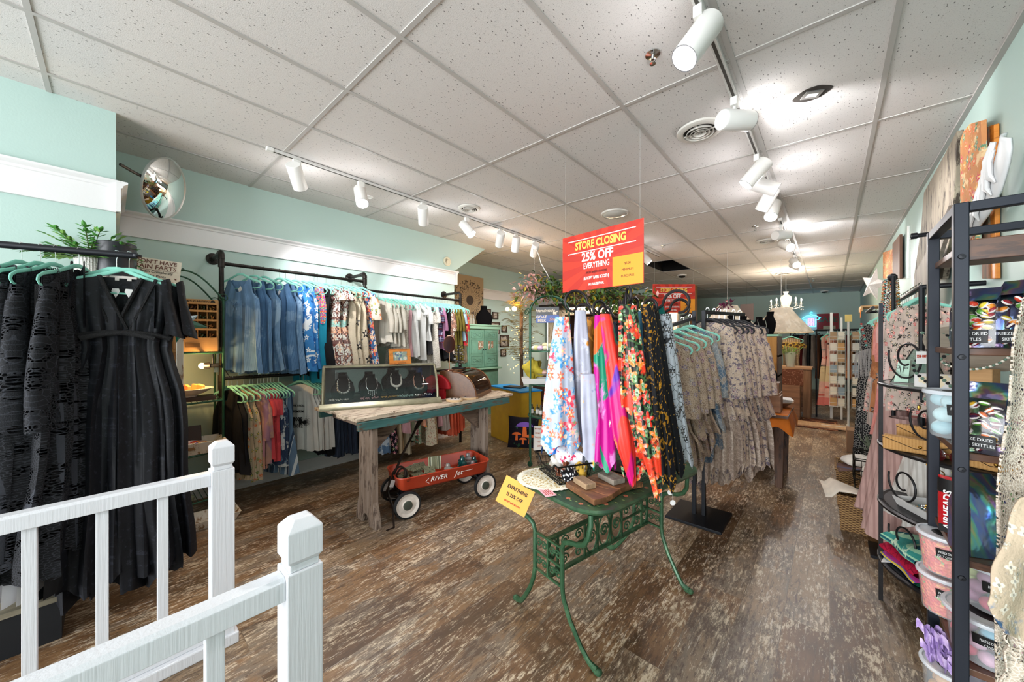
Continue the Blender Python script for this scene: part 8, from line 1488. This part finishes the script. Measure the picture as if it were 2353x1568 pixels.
obj('corrugated_panel', b, mat('corrugated_steel', '#8d8c88', .4, .6), t)
t = thing('bucket_chair', 'dark brown moulded chair beside the counter', 'chair', (-3.62, 4.75, 0), rz=rad(-20)); b = B(); b.sheet(lambda u, v: (.24*sin((u-.5)*3)*(.8+.2*v), .22*cos((u-.5)*3), .45+.48*v), 14, 8); b.lathe([(.001, .45), (.23, .45)], n=18); obj('shell', b, mat('brown_leather', '#3c2418', .4), t, solid=.02); b = B(); [b.tube([(.1*x, .1*y, .45), (.22*x, .22*y, 0)], .012, 6) for x, y in ((1, 1), (1, -1), (-1, 1), (-1, -1))]; obj('legs', b, BLACKM, t)
t = thing('jewelry_bookcase', 'tall dark wooden bookcase crowded with jewelry behind the counter', 'bookcase', (-2.9, 6.0, 0)); b = B(); b.bb(-.9, .9, .18, .2, 0, 2.0); [b.bb(x, x+.025, -.2, .2, 0, 2.0) for x in (-.9, -.3, .28, .875)]; obj('frame', b, DW, t, smooth=0)
for z in (.5, .95, 1.25, 1.55, 1.98): b = B(); b.bb(-.9, .9, -.2, .2, z, z+.022); obj('shelf_board', b, DW, t, smooth=0)
r = random.Random(31)
for k in range(30): x = -.8+.055*k; z = (.972, 1.272, 1.572)[k % 3]; (bust if k % 2 else lambda p, rz, lb, s, grp: tag(obj('trinket_jar', B().lathe([(.001, 0), (.035, 0), (.04, .08), (.03, .12), (.001, .125)], n=14), mat('jar%d' % (k % 3), ['#8a5a3c', '#3c5a6a', '#a8894a'][k % 3], .3), loc=p), lb, 'jar', grp))((-2.9+x, 5.9, z), 0, 'trinket in the dark bookcase behind the counter' if not k % 2 else 'small black bust in the dark bookcase behind the counter', .9, grp='trinkets in the bookcase' if not k % 2 else 'small busts in the bookcase')
# goods on the lit display wall
for j, z in enumerate((1.2, 1.65)): b = B(); b.bb(-4.9, -2.35, 7.35, 7.6, z, z+.03); tag(obj('wall_shelf', b, CREAM, smooth=0), ['lower cream shelf on the lit display wall', 'upper cream shelf on the lit display wall'][j], 'shelf')
for k in range(14):
    x = -4.7+.165*k; z = 1.68 if k % 2 else 1.23; b = B(); b.box((0, 0, .1), (.11, .03, .2)); tag(obj('greeting_board', b, mat('board%d' % (k % 4), ['#b98a5a', '#d8cfc0', '#a8543c', '#6a7a6a'][k % 4], .6), loc=(x, 7.5, z), rot=(-.1, 0, 0)), 'small painted board on the %s cream shelf, %s from its near end' % ('upper' if k % 2 else 'lower', ['first', 'second', 'third', 'fourth', 'fifth', 'sixth', 'seventh'][k//2]), 'board', 'painted boards on the display wall')
track('short white track over the counter zone', -2.3, 5.4, 6.6); head((-2.3, 5.9, zc(-2.3)-.03), sd(.6, -.2, -.7), 'white spotlight tilted beside the smaller closing sign', 0, e=14); head((-2.3, 5.6, zc(-2.3)-.03), sd(-.1, -.7, -.6), 'glowing spotlight just under the large closing sign corner', 1, e=14)
# ================================================================ rear aisle: shades, chandelier, bust cabinet, tables
SHD = fab('pleated_shade', '#dccdb8', [('blob', '#e8dccb', 10, .55)], bump=.5)
def shade(px, py, tt, r0, r1, h, lb, flower=False):
    c = at_t(px, py, tt); t = thing('hanging_lampshade', lb, 'lampshade', c); b = B(); n_ = 90
    def fs(u, v): a = u*2*pi; k = 1+.02*sin(36*a)+(.03*sin(12*a) if v > .85 else 0); q = (r0+(r1-r0)*v**1.15)*k; return (q*cos(a), q*sin(a), -h*v-(.025*abs(sin(12*a)) if v > .9 else 0))
    b.sheet(fs, n_, 14); obj('pleated_shade', b, SHD, t, smooth=70); b = B(); b.tube([(r1*cos(a), r1*sin(a), -h-.02) for a in [2*pi*k/40 for k in range(40)]], .012, 6, closed=True); obj('ruffled_hem', b, SHD, t); b = B(); b.cyl((0, 0, 0), (0, 0, zc(c.x)-c.z), .003, n=6); obj('hanging_wire', b, LAMPW, t)
    if flower:
        b = B(); r = random.Random(1)
        for k in range(36): leaf(b, V((r.uniform(-.1, .1), -.15, r.uniform(-.1, .06))), V((r.uniform(-1, 1), -.3, r.uniform(-.5, 1))), .09, .018)
        obj('purple_flowers', b, mat('purple_petals', '#6a1f48', .6), t, smooth=0)
    lamp('shade_light', 'POINT', (c.x, c.y, c.z-h*.6), 6, (1, .8, .6), shadow_soft_size=.06); return t
shade(1795, 708, 6.4, .14, .44, .42, 'large pleated fabric lampshade hanging over the black busts'); shade(1672, 703, 6.0, .14, .40, .36, 'smaller pleated lampshade with purple flowers above the lace dresses', True)
c = at_t(1806, 700, 7.6); t = thing('crystal_chandelier', 'crystal chandelier with five lit candle bulbs behind the lampshade', 'chandelier', c); CRY = mat('crystal', '#e6dccb', .05, coat=1, emit=.25); b = B(); b.lathe([(.001, .28), (.05, .27), (.03, .22), (.09, .17), (.1, .12), (.08, 0), (.05, -.06), (.001, -.1)], n=18); obj('crystal_column', b, CRY, t); b = B(); b.cyl((0, 0, .28), (0, 0, zc(c.x)-c.z), .004, n=6); obj('chain', b, BONE, t); r = random.Random(2)
for k in range(5):
    a = k*2*pi/5+.4; x, y = .27*cos(a), .27*sin(a); b = B(); b.tube([(0, 0, -.02), (x*.5, y*.5, -.1), (x, y, -.06), (x, y, -.01)], .008, 6); b.lathe([(.001, -.01), (.04, 0), (.001, .002)], c=(x, y, 0), n=12); b.cyl((x, y, 0), (x, y, .07), .01); obj('candle_arm', b, CRY, t); b = B(); b.lathe([(.001, .07), (.013, .08), (.011, .1), (.001, .125)], c=(x, y, 0), n=12); obj('candle_bulb', b, mat('candle_glow', '#ffe2b0', emit=120), t)
    b = B(); [b.ball((x+r.uniform(-.035, .035), y+r.uniform(-.035, .035), r.uniform(-.12, -.01)), .008, 6) for q in range(10)]; obj('crystal_drops', b, CRY, t)
lamp('chandelier_light', 'POINT', (c.x, c.y, c.z+.12), 28, (1, .86, .7), shadow_soft_size=.25)
GB = V((-.80, 5.75, 0)); t = thing('bust_cabinet', 'dark display cabinet with a pale green top under the black busts', 'cabinet', GB); b = B(); b.bb(-.3, .32, -.2, .25, 1.56, 1.585); obj('green_top', b, mat('mint_top_paint', '#8fc0a4', .5), t, smooth=0); b = B(); b.bb(-.3, -.28, -.2, .25, .75, 1.56); b.bb(.3, .32, -.2, .25, 0, 1.56); b.bb(-.3, .32, .23, .25, 0, 1.56); [b.bb(-.3, .32, -.2, .25, z, z+.02) for z in (.4, .78, 1.05, 1.3)]; obj('cabinet_frame', b, DW, t, smooth=0)
b = B(); [b.bb(x, x+.125, -.225, -.205, 1.0, 1.555) for x in (.03, .18)]; obj('pine_slats', b, wood('golden_pine', '#a9732c', '#c08a3c', None, 'z'), t, smooth=0)
for k, (x, y, s, rz, lb) in enumerate(((-.24, .05, 1.35, .5, 'leaning with a pearl strand, first on the pale green top'), (-.10, .12, 1.3, -.4, 'second on the pale green top'), (-.02, -.08, 1.0, .3, 'shortest, third on the pale green top'), (.10, -.05, 1.15, .7, 'with silver chains, fourth on the pale green top'), (.22, .06, 1.5, -1.0, 'tallest, curving at the end of the pale green top'))): bust((GB.x+x, GB.y+y, 1.586), rz, 'black velvet bust '+lb, s)
necklace((GB.x+.10, GB.y-.06, 1.586), .7, 'silver chain necklace on the fourth bust of the green top', BONE, 1.16, 4); necklace((GB.x-.24, GB.y+.04, 1.586), .5, 'pearl strand on the first bust of the green top', PEARL, 1.36, 4)
bust((GB.x+.22, GB.y-.38, 1.0), .8, 'black velvet bust on the small wooden box', 1.2); b = B(); b.bb(-.2, .2, -.12, .12, 0, .12); tag(obj('wooden_riser', b, BRW, loc=(GB.x+.15, GB.y-.38, .88)), 'small wooden box under the lone black bust', 'box')
b = B(); r = random.Random(7)
for k in range(40): b.ball((r.uniform(-.08, .08), r.uniform(-.06, .06), r.uniform(0, .07)), r.uniform(.008, .02), 7, mi=k % 2)
tag(obj('crystal_heap', b, [BONE, mat('teal_beads', '#2f8a8a', .3)], loc=(GB.x-.12, GB.y-.38, .885)), 'heap of glittering stones beside the bust table sign', 'jewelry', None, 'stuff')
t = thing('display_table', 'plank display table with a curly iron figure and small boxes', 'table', (GB.x+.02, GB.y-.37, 0)); b = B(); b.bb(-.42, .34, -.2, .15, .85, .88); obj('table_top', b, BRW, t, smooth=0); [obj('leg', B().bb(x, x+.05, y, y+.05, 0, .85), BRW, t, smooth=0) for x in (-.4, .27) for y in (-.19, .09)]
c = at_t(1766, 877, 4.75); sale_paper(c, (.3, -1, 0), .16, .11, 'orange 25% off notice on the table edge beside the lace dresses', m=MC['bright_orange_paper'])
OT = V((-.55, 4.85, 0)); t = thing('side_table', 'dark side table with tapered legs beside the lace dresses', 'table', OT); [obj('leg', B().prism([(x-.03, 0), (x+.03, 0), (x+.045, .72), (x-.045, .72)], y-.03, y+.03, ax='y'), DW, t, smooth=0, bevel=.004) for x in (-.22, .16) for y in (-.28, .28)]; b = B(); b.bb(-.32, .24, -.36, .36, .72, .745); obj('table_top', b, DW, t, smooth=0)
def oc(u, v): x = -.34+.62*u; y = -.38+.76*v; e = max(0, abs(u-.5)*2-.86)/.14; f = max(0, abs(v-.5)*2-.86)/.14; d = max(e, f); return (x, y, .752-.16*d*(1+.25*sin(14*u+9*v)))
b = B(); b.sheet(oc, 40, 40); tag(obj('orange_cloth', b, mat('burnt_orange_cloth', '#b5610f', .85, var=.1), loc=OT, smooth=60), 'burnt orange cloth draped over the side table', 'tablecloth')
b = B(); frus(b, .14, .12, .14, .12, .17, .012); tag(obj('wooden_crate', b, BRW, loc=(OT.x+.03, OT.y-.14, .757), smooth=0), 'old wooden crate with a round finger hole on the orange cloth', 'crate'); b = B(); b.lathe([(.001, 0), (.06, 0), (.13, .06), (.125, .06), (.001, .02)], n=24, sy=1.3); tag(obj('shallow_bowl', b, mat('copper_bowl', '#9a7a5c', .35, .5), loc=(OT.x+.12, OT.y+.2, .757)), 'shallow bowl of papers on the orange cloth', 'bowl'); b = B(); [b.box((.01*k, .0, .07+.01*k), (.16, .1, .004)) for k in range(4)]; tag(obj('paper_stack', b, mat('board_white', '#d4cdc6', .6), loc=(OT.x+.12, OT.y+.2, .757), rot=(.2, .1, .4)), 'white papers fanned in the shallow bowl', 'papers')
lump('black_bowl', (OT.x+.0, OT.y-.15, .93), (.07, .07, .05), BLACKM, 'small black bowl on top of the old wooden crate', 'bowl', 3, amp=.05)
b = B(); b.box((0, 0, .2), (.22, .3, .4)); tag(obj('black_floral_box', b, fab('black_gold_box', '#120f10', [('blob', '#8a6a4a', 14, .64)]), loc=(-.85, 5.0, 0), bevel=.004), 'black box with faint flowers on the floor behind the lace dresses', 'box')
lump('brown_bag', (-.78, 5.0, .42), (.14, .1, .24), mat('dark_suede', '#4a2416', .85), 'dark brown suede bag on the black floral box', 'bag', 9, amp=.3)
T2 = V((-.62, 9.3, 0)); t = thing('rustic_table', 'rustic wooden table with a square post leg holding the sunflowers', 'table', T2); b = B(); b.bb(-.45, .36, -.25, .3, .94, .98); obj('table_top', b, wood('pale_rustic', '#9a7250', '#b38a62', None, 'x'), t, smooth=0); [obj('leg', B().bb(x, x+.12, y, y+.1, 0, .94), wood('rustic_post', '#7a5638', '#946c4a', None, 'z'), t, smooth=0) for x in (-.42, .22) for y in (-.22, .18)]; b = B(); [b.bb(-.4, .3, -.2, -.17, z, z+.09) for z in (.1, .3, .5, .7)]; b.bb(-.4, .3, .1, .13, .1, .8); obj('slatted_front', b, BRW, t, smooth=0)
c = V((-.6, 9.15, .982)); t = thing('sunflower_vase', 'glass vase of bright yellow sunflowers on the rustic table', 'flower vase', c); b = B(); b.lathe([(.001, 0), (.07, 0), (.1, .3), (.095, .3), (.06, .02)], n=20); obj('vase', b, mat('bottle_clear2', '#cfd0c4', .1, alpha=.4, coat=1), t); b = B(); r = random.Random(6); hd = B()
for k in range(13):
    a = k*2.4; q = .04+.018*k; x, y, z = q*cos(a)*1.25, q*sin(a)*.8, .42+r.uniform(-.03, .06); b.tube([(0, 0, .02), (x*.3, y*.3, .25), (x, y, z)], .005, 5); d = V((x, -.25+y*.2, .15)).normalized(); M = Matrix.Translation((x, y, z)) @ d.to_track_quat('Z', 'Y').to_matrix().to_4x4(); hd.X = M; hd.lathe([(.001, .01), (.026, .006), (.028, 0)], n=12, mi=0)
    for j in range(14): aa = j*2*pi/14; hd.add([(.024*cos(aa-.16), .024*sin(aa-.16), .002), (.024*cos(aa+.16), .024*sin(aa+.16), .002), (.064*cos(aa), .064*sin(aa), .0)], [(0, 1, 2)], 1)
for k in range(60): a = r.uniform(0, 6.28); leaf(b, V((.08*cos(a), .08*sin(a), r.uniform(.25, .38))), V((cos(a), sin(a), .2)), .07, .016)
obj('sunflower_heads', hd, [mat('seed_brown', '#4a2c14', .8), mat('petal_yellow', '#e8b81c', .6)], t, smooth=0); obj('stems_and_leaves', b, LEAF2, t, smooth=0)
b = B(); b.bb(-.35, .35, -.012, .012, 0, .3); tag(obj('lettered_plank', b, fab('lettered_brown', '#5a3424', [('wave', '#8a6450', 18, .62)]), loc=(-.72, 8.6, .66), rot=(-.1, 0, .1)), 'dark wooden sign with faded lettering below the sunflowers', 'sign'); b = B(); b.bb(-.3, .3, -.14, .14, 0, .66); tag(obj('pallet_box', b, BRW, loc=(-.72, 8.72, 0), bevel=.004), 'slatted wooden pallet box below the lettered plank', 'crate')
b = B(); b.bb(-1.1, .1, 8.0, 9.0, 0, .012); tag(obj('patterned_rug', b, fab('red_brown_rug', '#5f3326', [('line', '#a87a52', 4, .04), ('blob', '#33201a', 7, .55)], flat=True)), 'red-brown patterned rug before the rustic table', 'rug'); b = B(); b.bb(-.45, .25, 8.1, 8.5, .013, .03); tag(obj('floor_board', b, wood('tan_plank_floor', '#b08e6a', '#c7a682', None, 'y')), 'pale loose board lying over the rug edge', 'board')
# card rack
KC = V((.235, 8.35, 0)); t = thing('card_rack', 'white wire spinner rack of greeting cards on a pole', 'card rack', KC); WW = mat('wire_white', '#cfcfcb', .4); b = B(); b.cyl((0, 0, .02), (0, 0, 1.85), .016, n=10); b.beam((-.35, -.05, .02), (.3, .05, .02), .04, .025); b.beam((0, -.3, .02), (0, .3, .02), .04, .025); obj('pole_and_feet', b, WW, t)
for s in (-1, 1):
    b = B(); xs = [s*(.04+.05*k) for k in range(5)]
    for x in xs: b.cyl((x, -.03, .35), (x, -.03, 1.68), .003, n=5)
    for i in range(7):
        z = .38+.19*i
        for zz2 in (0, .06): b.tube([(xs[0], -.03, z+zz2), (xs[0], -.09, z+zz2), (xs[-1], -.09, z+zz2), (xs[-1], -.03, z+zz2)], .003, 5)
        b.bb(min(xs[0], xs[-1]), max(xs[0], xs[-1]), -.09, -.03, z-.004, z)
    obj('wire_pockets', b, WW, t, smooth=0)
cols = ['#d4cbb8', '#b98f5c', '#c9c4ba', '#8a9aa4', '#d8d0bf', '#a88a68', '#c7c9c2']; nth = ['lowest', 'second', 'third', 'fourth', 'fifth', 'sixth', 'highest']
for s in (-1, 1):
    for i in range(7):
        for k in range(2): b = B(); b.box((0, 0, .07), (.085, .004, .13)); tag(obj('greeting_card', b, mat('card'+cols[(i*3+k+(s > 0)) % 7], cols[(i*3+k+(s > 0)) % 7], .7), loc=(KC.x+s*(.09+.1*k), KC.y-.06, .385+.19*i), rot=(-.12, 0, .05*k)), 'greeting card in the %s row of the white rack, %s column' % (nth[i], {(-1, 1): 'outermost aisle', (-1, 0): 'inner aisle', (1, 0): 'inner wall', (1, 1): 'outermost wall'}[(s, k)]), 'greeting card', 'greeting cards on the white rack')
b = B(); b.bb(-.045, .045, -.02, -.016, 1.83, 1.95); tag(obj('rack_price_sign', b, mat('pale_yellow_card', '#d8c070', .6), loc=KC), 'pale yellow card sign on top of the greeting card rack', 'sign')
# far racks
t = thing('rear_clothes_rack', 'black clothes rack along the rear wall', 'clothes rack', (-.9, 13.9, 0)); b = B(); b.cyl((0, 0, 1.8), (1.45, 0, 1.8), .014); b.cyl((0, 0, 0), (0, 0, 2.1), .016); b.cyl((1.45, 0, 0), (1.45, 0, 1.8), .014); obj('rack_frame', b, BLACKM, t)
for i in range(15):
    m = [BLK, BLK, mat('dark_red_cloth', '#6a1c1c', .9), GREYC, BLK, GREYC, mat('rust_cloth', '#8a5a40', .9), BLK, NAVY, NAVY, mat('jet_black_jersey', '#0b0b0d', .8)][i % 11]; nm = ['black', 'charcoal', 'dark red', 'taupe', 'black', 'grey', 'rust', 'black', 'navy', 'dark navy', 'jet black'][i % 11]
    garment('rear_garment', (-.8+.092*i, 13.9, 1.8), rad(70), m, '%s garment on the rear wall rack, %s from its open end' % (nm, ['first', 'second', 'third', 'fourth', 'fifth', 'sixth', 'seventh', 'eighth', 'ninth', 'tenth', 'eleventh', 'twelfth', 'thirteenth', 'fourteenth', 'fifteenth'][i]), 'garment', kind='top' if i < 6 else 'narrow', L=1.1 if i < 6 else 1.4, fold=.02, group='dark garments on the rear rack', nu=12, nv=8, hang=i % 3 == 0, hkey='black', hm=BH)
p, q = at_y(1877, 722, 14.55), at_y(1927, 757, 14.55); t = board('sale_board', 'dark red board with green lettering on the rear wall', 'sign', ((p.x+q.x)/2, 14.54, (p.z+q.z)/2), q.x-p.x, p.z-q.z, (0, -1, 0), mat('sale_red', '#8a1420', .6), th=.02); text('SALE', .23, mat('sale_green_ink', '#2a5a4c', .7), t, (0, -.003, .06), sx=.95, bold=.002); b = B(); b.bb(-.1, .18, -.01, 0, -.25, -.13); obj('pale_note', b, mat('note_beige', '#b5a890', .7), t)
c = at_y(1864, 736, 14.5); t = thing('neon_tshirt', 'glowing blue and pink neon sign shaped like a T-shirt', 'neon sign', (c.x, 14.5, c.z)); NB, NP = mat('neon_cyan', '#3fd8ff', emit=3.5), mat('neon_pink', '#ff6ac8', emit=3); b = B(); sh = [(-.11, -.2), (-.11, .02), (-.15, -.0), (-.22, .06), (-.1, .14), (-.04, .14), (0, .11), (.04, .14), (.1, .14), (.22, .06), (.15, 0), (.11, .02), (.11, -.2)]; b.tube([(x, 0, z) for x, z in sh], .008, 6, closed=True); b.tube([(-.05, 0, .14), (0, 0, .19), (.05, 0, .14)], .006, 6); b.tube([(.03*cos(a), 0, .22+.03*sin(a)) for a in [k*pi/8 for k in range(13)]], .005, 6); obj('cyan_tube', b, NB, t); b = B(); [b.tube([(x, -.01, z), (x, -.01, z+.09), (x+.05, -.01, z+.09), (x+.05, -.01, z)], .006, 6) for x, z in ((-.07, -.05), (.01, -.05), (-.07, -.17), (.01, -.17))]; obj('pink_tube', b, NP, t)
lamp('neon_glow', 'POINT', (c.x, 14.3, c.z), .5, (.2, .8, 1), shadow_soft_size=.15)
b = B(); b.bb(-.15, .15, 0, .012, -.22, .22); c = at_y(1714, 735, 14.55) if False else at_t(1716, 718, 9.5); tag(obj('wall_sign', b, mat('mauve_board', '#7a6a68', .6), loc=(c.x, c.y, c.z)), 'small mauve framed sign above the black busts', 'sign')
b = B(); b.cyl((0, 0, 0), (0, 0, zc(c.x)-c.z), .003, n=5); tag(obj('sign_wire', b, CHROME, loc=(c.x, c.y, c.z+.2)), 'thin wire holding the small mauve sign', 'wire')
# aisle side rack before the card rack: patterned maxi dresses, sparkling gown, jackets
t = thing('aisle_rack', 'white and black garment rack behind the card rack', 'clothes rack', (.1, 9.3, 0)); b = B(); b.cyl((-.3, 0, 1.72), (.5, 0, 1.72), .014); b.cyl((-.3, 0, 0), (-.3, 0, 1.72), .014); b.cyl((.5, 0, 0), (.5, 0, 1.72), .014); obj('rack_frame', b, BLACKM, t); b = B(); b.bb(-.1, -.06, -.02, .02, 0, 2.05); b.bb(.05, .08, -.02, .02, 0, 1.95); obj('white_uprights', b, LAMPW, t)
MAX = fab('coral_maxi_print', '#d8a898', [('band', '#c9b38a', -1.0, -.7), ('blob', '#c23a2c', 7, .6), ('blob', '#2f7a7a', 8, .64), ('blob', '#26262a', 9, .66), ('band', '#d87a70', -1.5, -1.3)])
for i, (x, m, lb) in enumerate(((-.13, MAX, 'coral and cream patterned maxi dress beside the card rack'), (-.05, MAX, 'second coral patterned maxi dress behind the card rack'), (.05, SAND, 'sand coloured jacket behind the card rack'), (.2, TANJ, 'tan jacket behind the card rack near the wall'), (.34, NAVY, 'navy jeans behind the card rack near the wall'))): garment('hanging_garment', (.1+x, 9.3, 1.72), rad(80 if i > 1 else 62), m, lb, 'garment', kind='dress' if i < 2 else 'top', L=1.45 if i < 2 else .9, fold=.03, nu=18, nv=14)
c = V((-.66, 10.3, 1.68)); SPK = fab('sequin_gown', '#9a8060', [('spot', '#e6d8bc', 40, .12), ('stripe', '#7a6248', 'x', .04, .4)], rough=.3); garment('sequin_gown', c, rad(10), SPK, 'sparkling champagne gown hanging below the large lampshade', 'gown', kind='narrow', L=1.0, fold=.03); b = B(); b.cyl((-.3, 0, 0), (.3, 0, 0), .012); b.cyl((.3, 0, 0), (.3, 0, -1.68), .012); b.cyl((-.3, 0, 0), (-.3, 0, -1.68), .012); tag(obj('gown_rack', b, BLACKM, loc=c), 'slim black rack holding the sparkling gown', 'clothes rack')
for k in range(4): X = (.38, .3, .45, .5)[k]; b = B(); b.box((0, 0, .15), (.26, .3, .3)); tag(obj('storage_box', b, mat('box_tan%d' % (k % 2), ['#a8825c', '#8a6a50'][k % 2], .8), loc=(X, 6.2+.55*k, 0), bevel=.005), ['tan box against the mint wall, nearest the black dresses', 'brown box against the mint wall, second past the black dresses', 'tan box against the mint wall beside the card rack', 'brown box against the mint wall behind the card rack'][k], 'box', 'boxes along the mint wall')
for y, m, lb in ((5.6, TANJ, 'brown jacket on the mint wall past the black dresses'), (5.9, SAND, 'sand shirt on the mint wall past the black dresses'), (6.3, BEIGE_E, 'beige tunic on the mint wall past the black dresses'), (6.8, GREYC, 'taupe tunic farthest along the mint wall rail')): garment('hanging_garment', (.44, y, 1.75), rad(-60), m, lb, 'garment', kind='top', L=1.0, fold=.02, nu=18, nv=14)
b = B(); b.cyl((0, 0, 0), (0, 1.6, 0), .013); b.cyl((0, 0, 0), (.24, 0, 0), .013, n=8); b.cyl((0, 1.6, 0), (.24, 1.6, 0), .013, n=8); tag(obj('wall_rail', b, BLACKM, loc=(.42, 5.4, 1.75)), 'black wall rail past the black dresses on the mint wall', 'rail')
